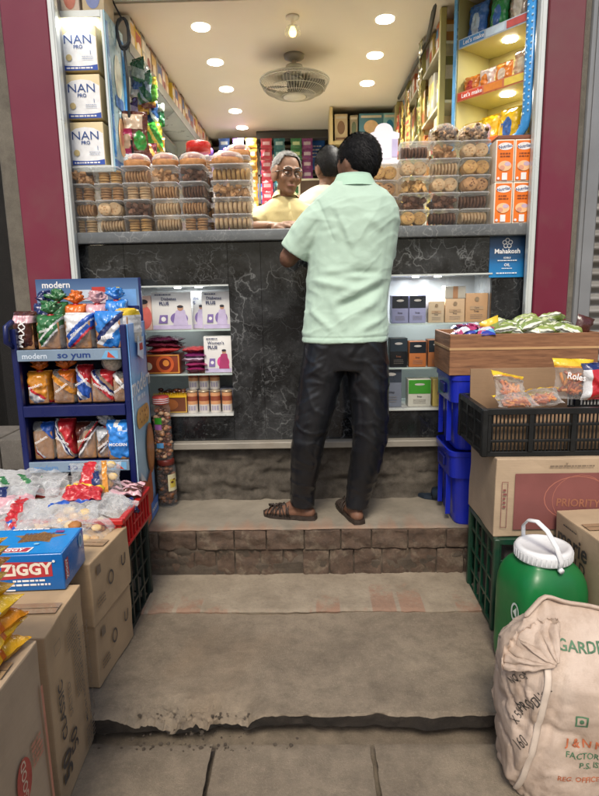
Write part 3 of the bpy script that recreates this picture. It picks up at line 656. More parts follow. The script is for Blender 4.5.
# ================================================================== TUBS OF BISCUITS ON THE COUNTER
TAN = mat((.54, .30, .13), .7, .25, 40, .3, 120, name='biscuit_tan'); PALE = mat((.70, .49, .27), .7, .2, 40, .3, 120, name='biscuit_pale'); DARKB = mat((.17, .075, .036), .7, .3, 40, .3, 120, name='biscuit_cocoa'); GOLD = mat((.64, .38, .13), .7, .22, 40, .3, 120, name='biscuit_golden')
def tub_content(kind, w, d, h, seed):
    mb = MB(); r = random.Random(seed); iw, ih = w-.014, h-.014
    if kind == 'edge':                 # discs on edge in a row
        n = 8; m = [PALE, TAN, GOLD, DARKB][seed % 4]
        for k in range(n):
            x = -iw/2+iw*(k+.5)/n; R = ih*.46*r.uniform(.93, 1.02)
            M = Matrix.Translation((x, 0, .008+ih*.48)) @ Matrix.Rotation(PI/2+r.uniform(-.12, .12), 4, 'Y'); mb.lathe([(R*.8, -iw/n*.40), (R, -iw/n*.25), (R, iw/n*.25), (R*.8, iw/n*.40)], m, n=14, M=M @ Matrix.Scale(1.4, 4, (0, 1, 0)))
    elif kind == 'face':               # big round biscuits facing out
        m = [GOLD, PALE, TAN][seed % 3]
        for k in range(3):
            for sx in (-1, 1):
                R = ih*.5*r.uniform(.93, 1.02); M = Matrix.Translation((sx*(iw*.5-R*1.12)+r.uniform(-.003, .003), -d/2+.022+k*.03+(sx+1)*.006, .006+R)) @ Matrix.Rotation(PI/2+r.uniform(.05, .2), 4, 'X') @ Matrix.Rotation(r.uniform(-.12, .12), 4, 'Y')
                mb.lathe([(R*.85, -.007), (R, -.003), (R, .003), (R*.85, .007)], m, n=24, M=M @ Matrix.Scale(1.1, 4, (1, 0, 0)))
                for q in range(9): mb.ball((r.uniform(-.6, .6)*R, r.uniform(-.6, .6)*R, .0065), (.004, .004, .002), TAN if m is not TAN else DARKB, 6, 4, M=M)
    elif kind == 'stack':              # two flat piles
        m = [TAN, GOLD, DARKB, PALE][seed % 4]
        for sx in (-1, 1):
            for k in range(5):
                R = iw*.23; mb.lathe([(R*.9, 0), (R, .002), (R, ih/5-.004), (R*.9, ih/5-.002)], m, (sx*iw*.255+r.uniform(-.002, .002), r.uniform(-.004, .004), .006+k*ih/5), 16)
    else:                              # chunky pieces
        m = [DARKB, TAN, GOLD][seed % 3]
        for k in range(44):
            s_ = r.uniform(.011, .017); M = Matrix.Translation((r.uniform(-iw/2+.012, iw/2-.012), r.uniform(-d/2+.02, d/2-.02), .012+r.uniform(0, ih-.02))) @ Euler((r.random()*3, r.random()*3, r.random()*3)).to_matrix().to_4x4()
            mb.box(-s_, s_, -s_*.8, s_*.8, -s_*.5, s_*.5, m, .003, M)
    return mb
PROTO = {}
LIDM = clear('tub_lid_plastic', tint=(.97, .98, .98), body=.17, gl=.3, rough=.1, bump=.1)
def tub(kind, w, d, h, seed, loc, rz, label, group):
    key = (kind, w, h, seed)
    if key not in PROTO:
        t = T('biscuit_tub', '', 'biscuit tub'); mb = MB()
        mb.rings([(0, 0, .001, w*.44, d*.44, 0), (0, 0, .004, w*.455, d*.455, 0), (0, 0, h-.012, w*.485, d*.485, 0), (0, 0, h-.010, w*.485, d*.485, 0)], CLEAR, 28, p=7); mb.build('box', t)
        mb = MB(); mb.rings([(0, 0, h-.010, w*.497, d*.497, 0), (0, 0, h-.0005, w*.5, d*.5, 0), (0, 0, h-.0003, w*.45, d*.45, 0)], LIDM, 28, p=7); mb.build('lid', t)
        tub_content(kind, w, d, h, seed).build('biscuits', t); PROTO[key] = t; o = t
    else: o = dup(PROTO[key])
    o.location = loc; o.rotation_euler = (0, 0, rz); o['label'] = label; o['group'] = group; return o
rs = random.Random(11)
LK = [['stack3', 'edge1', 'stack0', 'chunk1'], ['edge0', 'face1', 'stack0', 'stack1'], ['stack1', 'chunk0', 'stack3', 'edge1'], ['edge0', 'edge0', 'edge1', 'chunk1'], ['stack0', 'edge1', 'edge3', 'chunk0'], ['edge0', 'edge0', 'chunk1', 'edge2']]
LX = [at(u, 235, Y=2.86).x for u in (85.5, 114, 141, 169, 196, 234)]
KW = {'s': 'flat stacked', 'e': 'upright', 'f': 'large round', 'c': 'chunky dark'}
for i, x in enumerate(LX):
    w = .125 if i < 5 else .19; h = .0735
    for k in range(4):
        kk = LK[i][k]
        tub(kk[:-1], w, .16, h, int(kk[-1]), (x+rs.uniform(-.003, .003), 2.875+rs.uniform(-.004, .004), CT+.001+k*(h+.0008)), rs.uniform(-.05, .05), f'tub of {KW[kk[0]]} biscuits, {ORD[k]} from the bottom, {ORD[i]} stack from the left', 'clear biscuit tubs on the left of the counter')
# dome topped rounds on the stacks
def dome_tub(loc, label, r=.062, band=None):
    t = T('dome_tub', label, 'cake tub', loc, 0, 'dome lidded tubs on top of the left stacks'); band = band or mat('#b98352', .6, .35, 50)
    mb = MB(); mb.lathe([(r*.9, 0), (r, .004), (r, .026), (r*.97, .030)], band, n=24); mb.build('base', t)
    mb = MB(); mb.lathe([(r*1.03, .030), (r*1.03, .034), (r*.97, .044), (r*.83, .055), (r*.53, .062), (.004, .064)], MILK, n=24, cap=False); mb.build('lid', t)
    mb = MB(); mb.ball((.006, -.004, .05), (r*.5, r*.45, .016), mat('#b86a3a', .6, .3), 12, 7); mb.ball((-.022, .01, .046), (r*.4, r*.4, .012), mat('#e0b890', .6, .2), 10, 6); mb.build('cake', t); return t
MILK = clear('milky_lid', tint=(.96, .95, .93), body=.16, gl=.3, rough=.2, bump=.1)
zt = CT+4*.0743+.001
dome_tub((LX[2], 2.875, zt), 'white dome lidded tub with an orange base on the third stack from the left'); dome_tub((LX[3], 2.875, zt), 'white dome lidded tub with an orange base on the fourth stack from the left'); dome_tub((LX[4], 2.875, zt), 'white dome lidded tub with an orange base on the fifth stack from the left'); dome_tub((LX[5]-.02, 2.875, zt), 'dome lidded tub on the wide sixth stack beside the old man', .075)
# a second, taller row behind
for k in range(5):
    for j, x in enumerate((-.475, -.345)):
        tub('edge' if k % 2 else 'stack', .125, .16, .0735, (k+j) % 4, (x, 3.055, CT+.001+k*.0743), 0, f'biscuit tub, {ORD[k]} from the bottom of the {"left" if j == 0 else "right"} rear stack near the old man', 'clear biscuit tubs on the left of the counter')
dome_tub((-.345, 3.055, CT+5*.0743+.001), 'white dome lidded tub on the tall rear stack by the old man', .062)
# cluster of large packet bundle and jar on the left
jar = T('red_lid_jar', 'clear jar of dark sweets with a red lid standing behind the biscuit tubs', 'jar', (-.545, 3.06, CT-.0))
mb = MB(); mb.lathe([(.055, 0), (.06, .01), (.06, .365), (.05, .395), (.05, .41)], CLEAR, n=22); mb.build('glass', jar)
mb = MB(); mb.lathe([(.062, .405), (.062, .445), (.055, .452)], plas('#b3261e'), n=24); mb.build('lid', jar)
mb = MB()
for k in range(110): mb.ball((rs.uniform(-.042, .042), rs.uniform(-.042, .042), .015+.365*k/110), (.015, .013, .012), foil(rs.choice(['#2a2630', '#cfcad6', '#4a3a3a', '#8a2a3a'])), 6, 4)
mb.build('sweets', jar)
# right stacks
RX = [at(u, 222, Y=2.86).x for u in (384, 412.5, 442.5, 472)]
RKD = [['chunk0', 'edge2', 'face2', 'face0'], ['face0', 'chunk0', 'chunk2', 'face1', 'edge3'], ['edge3', 'chunk0', 'face1', 'edge0', 'chunk1'], ['edge0', 'edge3', 'face2', 'face0', 'face1']]
for i, x in enumerate(RX):
    for k, kk in enumerate(RKD[i]):
        y = 2.875 if i else 2.96
        tub(kk[:-1], .138, .15, .0740, int(kk[-1]), (x+rs.uniform(-.003, .003), y, CT+.001+k*.0747), rs.uniform(-.05, .05), f'tub of {KW[kk[0]]} biscuits, {ORD[k]} from the bottom, {ORD[i]} stack right of the green shirt', 'clear biscuit tubs on the right of the counter')
def rusk_bag(loc, label, seed):
    t = T('rusk_bag', label, 'biscuit bag', loc, 0, 'bags of crunchy rolls on the right stacks'); r = random.Random(seed); mb = MB()
    for k in range(64):
        x = r.uniform(-.055, .055); z = .012+r.random()*.062*(1-(abs(x)/.075)**2); y = r.uniform(-.05, .045)
        d = Vector((r.uniform(-.4, .4), -1, r.uniform(-.3, .3))).normalized()*.016; p = Vector((x, y, min(z, .074)))
        mb.tube([p-d, p+d], .0095, mat((.66, .47, .28), .7, .2, 60), 8, caps=False); mb.lathe([(.0045, 0), (.0096, .0005)], mat((.30, .17, .075), .7), n=8, M=Matrix.Translation(p+d) @ d.to_track_quat('Z', 'Y').to_matrix().to_4x4(), cap=True)
    mb.build('rolls', t); mb = MB(); mb.ball((0, 0, .036), (.073, .07, .052), FILM, 22, 12)
    for v in mb.v: v += v.normalized()*noise.noise(v*40)*.006; v.z = max(v.z, .001)
    mb.build('bag', t); return t
rusk_bag((RX[2], 2.875, CT+5*.0747+.001), 'clear bag of pale rolled biscuits on the third stack', 3); rusk_bag((RX[3], 2.875, CT+5*.0747+.001), 'clear bag of pale rolled biscuits on the stack beside the orange cartons', 9)
# orange cartons
ORG = mat('#e8761c', .4, .05, name='orange_card'); CREAM = mat('#e8dccb', .45, .04)
def orange_carton(loc, label):
    w, d, h = .083, .10, .182; mb = carton(w, d, h, CREAM, .002); f = Face(mb, 'front', w, d, h)
    f.rect(-w/2+.005, w/2-.005, -h/2+.005, h/2-.005, ORG); f.disc(0, .062, .033, INKW, .016); f.text('Nutrilac', 0, .061, .019, ink('#24407c'), .02, .15)
    f.fakelines(0, .028, .012, 2, .045, .006, ink('#8d4416')); f.disc(.0, -.022, .030, ink('#f0c090'), .022); f.disc(.012, -.014, .014, ink('#c8b0c4'), .009); f.disc(-.012, -.03, .012, ink('#d89a80'), .01); f.rect(-.012, .012, -.083, -.052, INKW); f.disc(-.028, -.076, .006, INKW)
    return tag(mb.build('cereal_carton', None, loc), label, 'carton', 'orange cartons at the right end of the counter')
for i, x in enumerate((.898, .984)):
    for k in range(2): orange_carton((x, 2.83, CT+.001+k*.1835), f'orange cereal carton, {"lower" if k == 0 else "upper"} {"left" if i == 0 else "right"} one of four at the end of the counter')
mb = MB(); mb.box(-.09, .09, -.05, .05, 0, .018, mat('#7a4a36', .5, .2), .004); tag(mb.build('flat_carton', None, (.955, 2.84, CT+.37)), 'flat brown carton lying on top of the orange cartons', 'carton')

# ================================================================== INSIDE THE SHOP: LEFT WALL
BLUEB = mat('#2f7fc4', .3, .12, 8, name='blue_border')
cab = T('wall_showcase', 'white framed showcase of stacked white milk powder cartons above the counter', 'showcase', (-1.02, 2.97, 1.955))
m = MB(); W2, D2, H2 = .20, .26, .63
m.box(-.125, -.105, -.13, .13, -.03, 1.0, M_ALU, .003); m.box(-.105, .10, -.13, .13, -.03, 0, M_ALU, .002); m.box(-.105, .10, -.13, .13, H2, H2+.03, M_ALU, .002); m.box(-.105, .10, .12, .13, 0, H2, mat('#b5d3e6', .4)); m.box(.10, .112, -.13, .13, -.03, H2+.03, M_ALU, .002); m.build('frame', cab)
m = MB(); m.box(.113, .119, -.13, .13, -.03, H2+.03, mat('#9fc3cf', .3, .15, 5), .001); f = Face(m, 'right', .238, .26, H2+.03)
f.rect(-.13, .13, -.32, -.27, BLUEB); f.rect(.085, .13, -.26, .32, BLUEB); f.rect(-.13, -.10, -.26, .32, BLUEB); f.disc(0, -.15, .05, ink('#e0b98a'), .09); f.disc(0, .12, .05, ink('#dfe6d0'), .10); f.rect(-.06, .06, -.02, .03, ink('#3f6fb0')); f.disc(0, -.15, .02, ink('#d98a7a'), .04)
m.v = [v+Vector((0, 0, -.03)) if v.x > .1195 else v for v in m.v]; m.build('side_panel', cab)
for sx in (-.055, .035):
    m = MB(); m.lathe([(.002, 0), (.017, 0), (.017, .006), (.003, .006)], LEDM, (sx, -.06, H2-.007), 14); m.build('led_spot', cab)
ld = bpy.data.lights.new('showcase_light', 'AREA'); ld.size = .12; ld.energy = .8; ld.color = (.95, .98, 1); lo = bpy.data.objects.new('showcase_light', ld); C.objects.link(lo); lo.location = (-1.03, 2.88, 2.57)
NB = mat('#d8c79c', .4, .08, 5, name='gold_card'); NW = ink((.82, .84, .86)); NBL = ink('#2c4fa8')
for k in range(3):
    w, d, h = .172, .12, .19; mb = carton(w, d, h, NB); f = Face(mb, 'front', w, d, h)
    f.poly([(-w/2+.003, -h/2+.003), (w/2-.003, -h/2+.003), (w/2-.003, .045), (w*.25, .068), (0, .074), (-w*.25, .068), (-w/2+.003, .045)], NW); f.rect(-w/2+.003, w/2-.003, -h/2+.002, -h/2+.026, NBL)
    f.poly([(-w/2+.003, -h/2+.026), (w/2-.003, -h/2+.026), (w*.3, -h/2+.021), (0, -h/2+.019), (-w*.3, -h/2+.021)], NW); f.fakelines(0, -h/2+.008, .01, 1, .12, .007, INKW)
    f.text('NAN', 0, .034, .052, ink('#33508c'), .0, sx=1.15); f.text('PRO', 0, .004, .022, ink('#33508c'), .02); f.text('1', .055, -.02, .024, ink('#7c8fb4'), .01); f.disc(-.045, -.04, .014, ink('#c9b683')); f.fakelines(.04, -.038, .01, 2, .05, .003, ink('#9aa8c0'))
    o = mb.build('milk_powder_carton', None, (-1.033, 2.905, 1.957+k*.2045)); tag(o, f'white and gold milk powder carton, {["bottom", "middle", "top"][k]} one of three in the lit showcase', 'carton', 'milk powder cartons in the showcase')
for k, (x, w, c, c2) in enumerate(((-1.06, .085, '#c8b8a8', '#b06a58'), (-.955, .10, '#b9a888', '#6d7aa8'))):
    mb = carton(w, .14, .18, mat(c, .5, .15)); f = Face(mb, 'front', w, .14, .18); f.disc(0, -.03, w*.33, ink(c2), .05); f.rect(-w*.4, w*.4, .03, .06, ink('#d8d0c4'))
    tag(mb.build('carton', None, (x, 2.93, 2.617)), ['pink and cream carton standing on the left end of the showcase top', 'tan carton with a blue patch standing on the showcase top'][k], 'carton')
# long wall shelf with goods up to the ceiling
sh1 = T('wall_shelf', 'long pale shelf high on the left wall packed with cartons up to the ceiling', 'shelf', (-1.02, 4.4, 2.585))
m = MB(); m.box(-.14, .13, -1.25, 1.45, 0, .02, M_ALU, .002); m.build('board', sh1); m = MB(); m.box(.131, .137, -1.25, 1.45, -.03, .028, mat('#86877c', .35, .15, 3), .001); m.build('edge_strip', sh1)
for y in (-1.0, -.2, .6, 1.3):
    m = MB(); m.poly([(-.14, y, -.005), (-.14, y, -.2), (.12, y, -.005)], M_ALU); m.poly([(-.14, y+.01, -.005), (.12, y+.01, -.005), (-.14, y+.01, -.2)], M_ALU); m.build('bracket', sh1)
rs = random.Random(21); y = 3.2; k = 0
PAL = [('gold', '#c8a24a'), ('white', '#d8d4cc'), ('pink', '#c08a84'), ('yellow', '#d8b83a'), ('cream', '#d6c8a2'), ('brown', '#8d6a4a'), ('peach', '#cfa58a'), ('grey', '#a8a498')]
while y < 5.75:
    dy = rs.uniform(.07, .13); hh = rs.uniform(.12, .148); nm, c = PAL[(k*3+rs.randint(0, 1)) % 8]
    if nm in ('gold', 'yellow') and k % 2 == 0:
        t = T('food_tin', f'{nm} tin on the high left shelf, {ORD[k]} item from the front', 'tin', (-.95, y+.05, 2.607), 0, 'goods on the high left shelf'); r = .048
        mb = MB(); mb.lathe([(r, 0), (r, hh-.02)], mat(c, .35, .2), n=18); mb.lathe([(r*1.003, hh*.3), (r*1.003, hh*.6)], ink('#d8d0bc'), n=18, cap=False); mb.build('can', t); mb = MB(); mb.lathe([(r*1.03, hh-.02), (r*1.03, hh), (r*.9, hh+.004)], mat('#d9cfae', .3), n=18); mb.build('lid', t); y += .104
    else:
        mb = carton(.16, dy-.004, hh, mat(c, .45, .15)); f = Face(mb, 'right', .16, dy-.004, hh); f.rect(-dy*.38, dy*.38, -hh*.1, hh*.3, ink(rs.choice(['#e0d8c8', '#b0503a', '#5a6a9a', '#d8b46a']))); f.disc(0, -hh*.28, dy*.28, ink(rs.choice(['#e8d8b8', '#8a3a2a', '#d8c8b8']))); f.fakelines(0, hh*.38, .02, 1, dy*.7, .012, ink('#5a4a3a'))
        tag(mb.build('carton', None, (-.97, y+dy/2, 2.607)), f'{nm} carton on the high left shelf, {ORD[k]} item from the front', 'carton', 'goods on the high left shelf'); y += dy
    k += 1
# mirror fronted cupboard under it
mir = mat((.52, .56, .55), .12, .06, 2, metal=.85, name='mirror_panel')
cb = T('mirror_cupboard', 'mirror fronted wall cupboard under the high left shelf', 'cupboard', (-1.10, 4.4, 1.60))
m = MB(); m.box(-.06, .03, -.95, 1.4, 0, .94, M_WALLIN, .003); m.build('body', cb)
for j, (a, b) in enumerate(((-.94, -.16), (-.15, .63), (.64, 1.39))): m = MB(); m.box(.031, .037, a, b, .02, .92, mir, .001); m.build('mirror_door', cb)
# hanging cable, packets
m = MB(); pts = []
for i in range(60):
    a = i/59*2*PI*3; pts.append((.028*math.sin(a)+.003*math.sin(i), .004*math.cos(a*1.7), .065*math.cos(a)*(1+.08*math.sin(a*.5))))
m.tube(pts, .0065, plas('#22262a', .5), 8); m.tube([(-.06, -.02, .20), (-.03, 0, .12), (0, 0, .06)], .004, plas('#22262a', .5), 6); m.tube([(.0, 0, -.06), (.006, 0, -.2), (.0, 0, -.42), (.01, .0, -.55)], .0065, plas('#1c1f22', .5), 8)
tag(m.build('cable', None, (-.868, 3.0, 2.58)), 'coiled black cable hanging down beside the milk powder showcase', 'cable')
def hang_packet(u, v, Y, w, h, matfn, label, rz=0, seed=1, prints=None):
    p = at(u, v, Y=Y); mb = MB(); pouch(mb, w, h, .05, matfn, 30, 34, seed=seed, crum=.006)
    if prints: prints(mb, w, h)
    o = mb.build('hanging_packet', None, (p.x, p.y, p.z-h), rz); return tag(o, label, 'snack packet', 'packets hung beside the left showcase')
BR, PK, GN, CRM = foil('#5a2c22'), foil('#b02a62'), foil('#2f8a34'), foil('#c9b49a')
def fm(u, v, s_):
    if v > .55 and .15 < u < .85 and v < .9: return CRM
    if (u-.72)**2+(v-.3)**2 < .05: return GN
    if (u-.25)**2+(v-.28)**2 < .03: return CRM
    return PK if u < .42 and v < .6 else BR
hang_packet(132, 111, 3.02, .145, .20, fm, 'brown and pink snack packet with a green spot hanging left of the tubs', .25, 3)
rs = random.Random(31)
for k, (u, v, Y, c1, c2, nm) in enumerate(((143, 72, 3.25, '#1f5a3a', '#8a9aa8', 'dark green'), (150, 98, 3.35, '#2a4a7a', '#c8ccd0', 'blue'), (153, 122, 3.3, '#3f9a3a', '#d8c24a', 'bright green'), (147, 143, 3.2, '#6a2a34', '#c99a4a', 'red brown'))):
    a, b = foil(c1), foil(c2); hang_packet(u, v, Y, .10, .15, lambda u_, v_, s_: b if (int(u_*5+v_*4+k) % 3 == 0) else a, f'{nm} foil packet in the hanging strip beside the left cupboard', rs.uniform(-.6, .6), 10+k)
HCOL = [('dark green', '#1f5a3a', '#9aa8a0'), ('blue', '#27508a', '#c8ccd0'), ('silver', '#9aa0a8', '#4a5a7a'), ('lime', '#5fa83a', '#d8c24a'), ('maroon', '#6a2a34', '#c99a4a'), ('gold', '#b8862a', '#e0d0a0'), ('purple', '#4a3a7a', '#b8a8d0')]
for k in range(14):
    nm, c1, c2 = HCOL[k % 7]; u = 134+rs.uniform(0, 24); v = 58+k*6.5; a, b = foil(c1), foil(c2)
    hang_packet(u, v, 3.22+.02*k, .085, .12, lambda u_, v_, s_, k=k, a=a, b=b: b if (.35 < v_+.3*u_*((-1)**k) < .75) else a, f'{nm} packet in the bunch hanging beside the left cupboard, {ORD[k]} from the top', rs.uniform(-.7, .7), 200+k)
m = MB(); m.tube([(0, 0, 0), (0, .0, -.5)], .003, M_ALU, 6)
m = MB(); m.box(-.08, .08, -.06, .06, 0, .035, FILMW, .008, seg=2); m.box(-.075, .075, -.055, .055, .002, .03, mat('#c9c4bc', .5), .004)
tag(m.build('white_packet', None, (LX[2]-.02, 3.05, CT+.31)), 'white wrapped packet lying behind the dome lidded tubs under the brown snack packet', 'packet')
m = MB(); m.box(-.12, .12, -.08, .08, 0, .306, M_CARD, .004); tag(m.build('carton', None, (LX[2]-.02, 3.055, CT+.002)), 'brown carton hidden behind the third and fourth tub stacks', 'carton')

# ================================================================== CEILING LIGHTS AND FAN
LENS = emit('lamp_lens', (1, .96, .86), 30); TRIM = mat('#e6e2d6', .4)
def downlight(x, y, z, label, power=9.5):
    t = T('ceiling_downlight', label, 'ceiling light', (x, y, z), 0, 'round recessed ceiling lights'); m = MB(); m.lathe([(.049, -.001), (.0515, -.006), (.049, -.008), (.0475, -.004)], TRIM, n=24, cap=False); m.build('trim', t)
    m = MB(); m.lathe([(.0478, -.0045), (.034, -.0085), (.002, -.010)], LENS, n=24); m.build('lens', t)
    ld = bpy.data.lights.new('downlight_beam', 'AREA'); ld.shape = 'DISK'; ld.size = .10; ld.spread = math.radians(105); ld.energy = power; ld.color = (1, .95, .86); lo = bpy.data.objects.new('downlight_beam', ld); C.objects.link(lo); lo.location = (x, y, z-.015)
for i, y in enumerate((3.39, 3.875, 4.36, 4.86, 5.33)): downlight(-.56, y, 2.76, f'round ceiling downlight, {ORD[i]} from the front in the left row')
for i, y in enumerate((3.36, 3.835, 4.315)): downlight(.423, y, 2.76, f'round ceiling downlight, {ORD[i]} from the front in the right row', 6.0 if i == 0 else 8.5)
FANG = mat('#b9b6a6', .4, .1, 6, metal=.3); FAND = mat('#6f6d62', .5)
fan = T('ceiling_fan', 'round caged cabin fan fixed under the beige ceiling', 'fan', (-.07, 3.80, 2.76))
m = MB(); m.lathe([(.062, -.001), (.06, -.018), (.03, -.03)], mat('#8a867a', .4), n=22); m.build('canopy', fan)
m = MB(); m.lathe([(.014, -.02), (.014, -.075)], FANG, n=12); m.lathe([(.05, -.06), (.055, -.075), (.05, -.085), (.04, -.09), (.038, -.115), (.05, -.12), (.05, -.13)], FANG, n=22); m.build('motor', fan)
m = MB()
for r, z in ((.212, -.145), (.208, -.155), (.18, -.20), (.13, -.225), (.08, -.235)):
    m.tube([(r*math.cos(2*PI*i/48), r*math.sin(2*PI*i/48), z) for i in range(48)], .004 if r > .2 else .0018, FANG, 6, True)
for i in range(60):
    a = 2*PI*i/60; c, s_ = math.cos(a), math.sin(a); m.tube([(.05*c, .05*s_, -.125), (.15*c, .15*s_, -.128), (.212*c, .212*s_, -.145), (.19*c, .19*s_, -.19), (.13*c, .13*s_, -.226), (.06*c, .06*s_, -.237)], .0016, FANG, 4)
m.lathe([(.07, -.232), (.068, -.24), (.02, -.243)], mat('#d0ccbc', .4), n=22); m.build('cage', fan)
m = MB()
for i in range(4):
    a = i*PI/2; M = Matrix.Translation((0, 0, -.175)) @ Matrix.Rotation(a, 4, 'Z'); vs = []; fs = []
    for j in range(9):
        r = .035+.15*j/8; w = .03+.045*math.sin(PI*min(1, j/8*.8+.1)); vs += [(r, -w, .018), (r, w, -.018), (r, w, -.021), (r, -w, .015)]
    for j in range(8):
        for q in range(4): fs.append((4*j+q, 4*j+(q+1) % 4, 4*j+4+(q+1) % 4, 4*j+4+q))
    m.add(vs, fs, FAND, True, M)
m.build('blades', fan); m = MB(); m.lathe([(.02, -.13), (.045, -.15), (.045, -.20), (.02, -.21)], FAND, n=20); m.build('hub', fan)
bl = T('pendant_bulb', 'small yellow glowing bulb in a glass shade under the ceiling front', 'bulb', (-.065, 3.30, 2.76))
m = MB(); m.lathe([(.035, -.001), (.035, -.012), (.012, -.02), (.012, -.05)], TRIM, n=18); m.build('holder', bl)
m = MB(); m.lathe([(.010, -.05), (.018, -.065), (.021, -.08), (.015, -.094), (.003, -.099)], emit('bulb_glow', (1, .66, .2), 3), n=18); m.build('glass', bl); m = MB(); m.lathe([(.024, -.045), (.038, -.055), (.043, -.085)], GLASS, n=22, cap=False); m.build('shade', bl)
m = MB(); m.lathe([(.014, -.001), (.014, -.008), (.004, -.010)], mat('#6a5a48', .5), (0, 0, 0), 12); tag(m.build('ceiling_plug', None, (-.05, 4.45, 2.76)), 'small brown round ceiling plug behind the caged fan', 'plug')

# ================================================================== RIGHT: ANGLED SHOWCASE, SIDE SHELVES, REAR UNIT
YB = mat('#b3ab72', .5, .06, 3, name='yellow_board'); ang = math.atan2(-.30, .24)
sc = T('corner_showcase', 'angled yellow showcase with a blue bubble border and three shelves of packets', 'showcase', (.885, 2.985, 2.03), ang)
m = MB(); m.box(-.205, .205, .26, .28, -.02, .73, YB); m.box(-.215, -.2, 0, .28, -.02, .73, YB); m.box(.2, .212, .05, .28, -.02, .73, YB); m.box(-.205, .205, 0, .26, -.018, 0, YB); m.build('cabinet', sc)
for z in (.268, .512):
    m = MB(); m.box(-.198, .198, .005, .258, z-.014, z, YB); b_ = m.build('shelf', sc)
    m = MB(); m.box(-.198, .198, -.002, .004, z-.022, z+.02, mat('#d07a5a' if z < .4 else '#b8c8d8', .35, .1)); f = Face(m, 'front', .396, .004, 2*(z)+.0); 
    M = Matrix.Translation((0, -.0035, z-.001)) @ Matrix.Rotation(PI/2, 4, 'X'); rr = random.Random(int(z*100))
    for (a, b, c) in ((-.19, -.05, '#c8452e' if z < .4 else '#4a8ac4'), (-.04, .06, '#e08a3a' if z < .4 else '#c9dcea'), (.07, .19, '#e8cf5a' if z < .4 else '#c05a56')): m.poly([(a, -.016, 0), (b, -.016, 0), (b, .016, 0), (a, .016, 0)], ink(c), M)
    m.text("Let's make", M @ Matrix.Translation((-.11, 0, .0006)), .028, INKW, .02); m.build('edge_label', b_)
    m = MB(); m.lathe([(.003, 0), (.035, 0), (.035, .004), (.003, .004)], LENS, (.01, .12, z-.0185), 18); m.build('shelf_light', b_)
    pz = Matrix.Rotation(ang, 4, 'Z') @ Vector((.01, .12, 0)); ld = bpy.data.lights.new('shelf_beam', 'AREA'); ld.shape = 'DISK'; ld.size = .07; ld.energy = .55; ld.color = (1, .94, .80); lo = bpy.data.objects.new('shelf_beam', ld); C.objects.link(lo); lo.location = (.885+pz.x, 2.985+pz.y, 2.03+z-.024)
m = MB(); BL2 = mat('#3f94d8', .25, .15, 20, name='blue_bubble_foil'); path = [(.20, -.012, .73), (.20, -.012, .10), (.192, -.012, .05), (.165, -.012, .012), (.12, -.012, -.005), (-.02, -.012, -.015)]
m.tube(path, [(.024, .012)]*6, BL2, 10)
DOT = mat('#b5dcf5', .2)
for i in range(22):
    z = .10+.028*i
    for dx in (-.011, .011): m.ball((.20+dx, -.022, z+(.01 if dx > 0 else 0)), (.0055, .004, .0055), DOT, 8, 5)
for i in range(7): m.ball((.15-.022*i, -.022, .006-.002*i), (.0055, .004, .0055), DOT, 8, 5)
m.build('border', sc); m = MB(); m.box(-.218, -.204, -.014, .004, -.03, .73, mat('#9fb8c0', .25, metal=.4), .002); m.box(-.218, -.2, -.016, -.0142, -.03, .73, mat('#5f9fd0', .3)); m.build('post', sc)
def on_case(x, y, z): p = Matrix.Rotation(ang, 4, 'Z') @ Vector((x, y, z)); return (.885+p.x, 2.985+p.y, 2.03+p.z)
YEL, WHT, REDF, BLUF, ORF, GRF = foil('#e0b81c'), foil('#d8d4d0'), foil('#b83226'), foil('#3a6ab0'), foil('#cf7a2a'), foil('#2f8a4a')
CASE = [(0, -.145, .10, .15, [YEL, foil('#d8c0c8')], 'yellow and lilac packet at the far end of the bottom shelf'), (0, -.04, .105, .16, [YEL, foil('#d8b8c4')], 'yellow and pink packet in the middle of the bottom shelf'), (0, .07, .115, .17, [YEL, BLUF], 'yellow packet with a blue mark on the bottom shelf'), (0, .165, .08, .12, [YEL, foil('#e0d49a')], 'small yellow packet tucked behind the blue border on the bottom shelf'),
        (.268, -.15, .09, .10, [ORF, REDF], 'red and orange packet at the far end of the middle shelf'), (.268, -.065, .09, .11, [foil('#c9b8b0'), ORF], 'white and orange packet second on the middle shelf'), (.268, .03, .09, .11, [ORF, foil('#c9b8a0')], 'orange packet in the middle of the middle shelf'), (.268, .13, .10, .14, [foil('#c0a080'), foil('#d8c8a8')], 'tan packet at the near end of the middle shelf'),
        (.512, -.13, .11, .18, [BLUF, foil('#b8c8d8')], 'blue packet at the far end of the top shelf'), (.512, -.01, .10, .17, [GRF, BLUF], 'green and blue packet in the middle of the top shelf'), (.512, .10, .11, .18, [foil('#9a8a7a'), foil('#c8c0b0')], 'grey brown packet at the near end of the top shelf')]
for k, (z, x, w, h, (a, b), lab) in enumerate(CASE):
    def fn(u, v, s_, a=a, b=b, k=k):
        if v > .78: return a
        if (u-.5)**2*1.6+(v-.42)**2 < .085: return b
        return WHT if (k % 3 == 0 and v < .2) else a
    mb = MB(); pouch(mb, w, h, .05, fn, 32, 34, seed=40+k, crum=.004)
    if k in (1, 2, 3): mb.text('Nutri', Matrix.Translation((0, -.031, h*.52)) @ Matrix.Rotation(PI/2, 4, 'X') @ Matrix.Rotation(.15, 4, 'Z'), .026, ink('#7a3a6a' if k == 1 else '#2a5aa0'), .02)
    tag(mb.build('food_packet', None, on_case(x, .05, z+.001), (math.radians(-6), 0, ang)), lab+' of the corner showcase', 'food packet', 'packets in the corner showcase')
mb = carton(.12, .06, .04, mat('#d86a2a', .4)); tag(mb.build('small_carton', None, on_case(-.01, .018-.0, .001), (0, 0, ang)), 'small orange carton lying at the front of the bottom shelf of the corner showcase', 'carton')
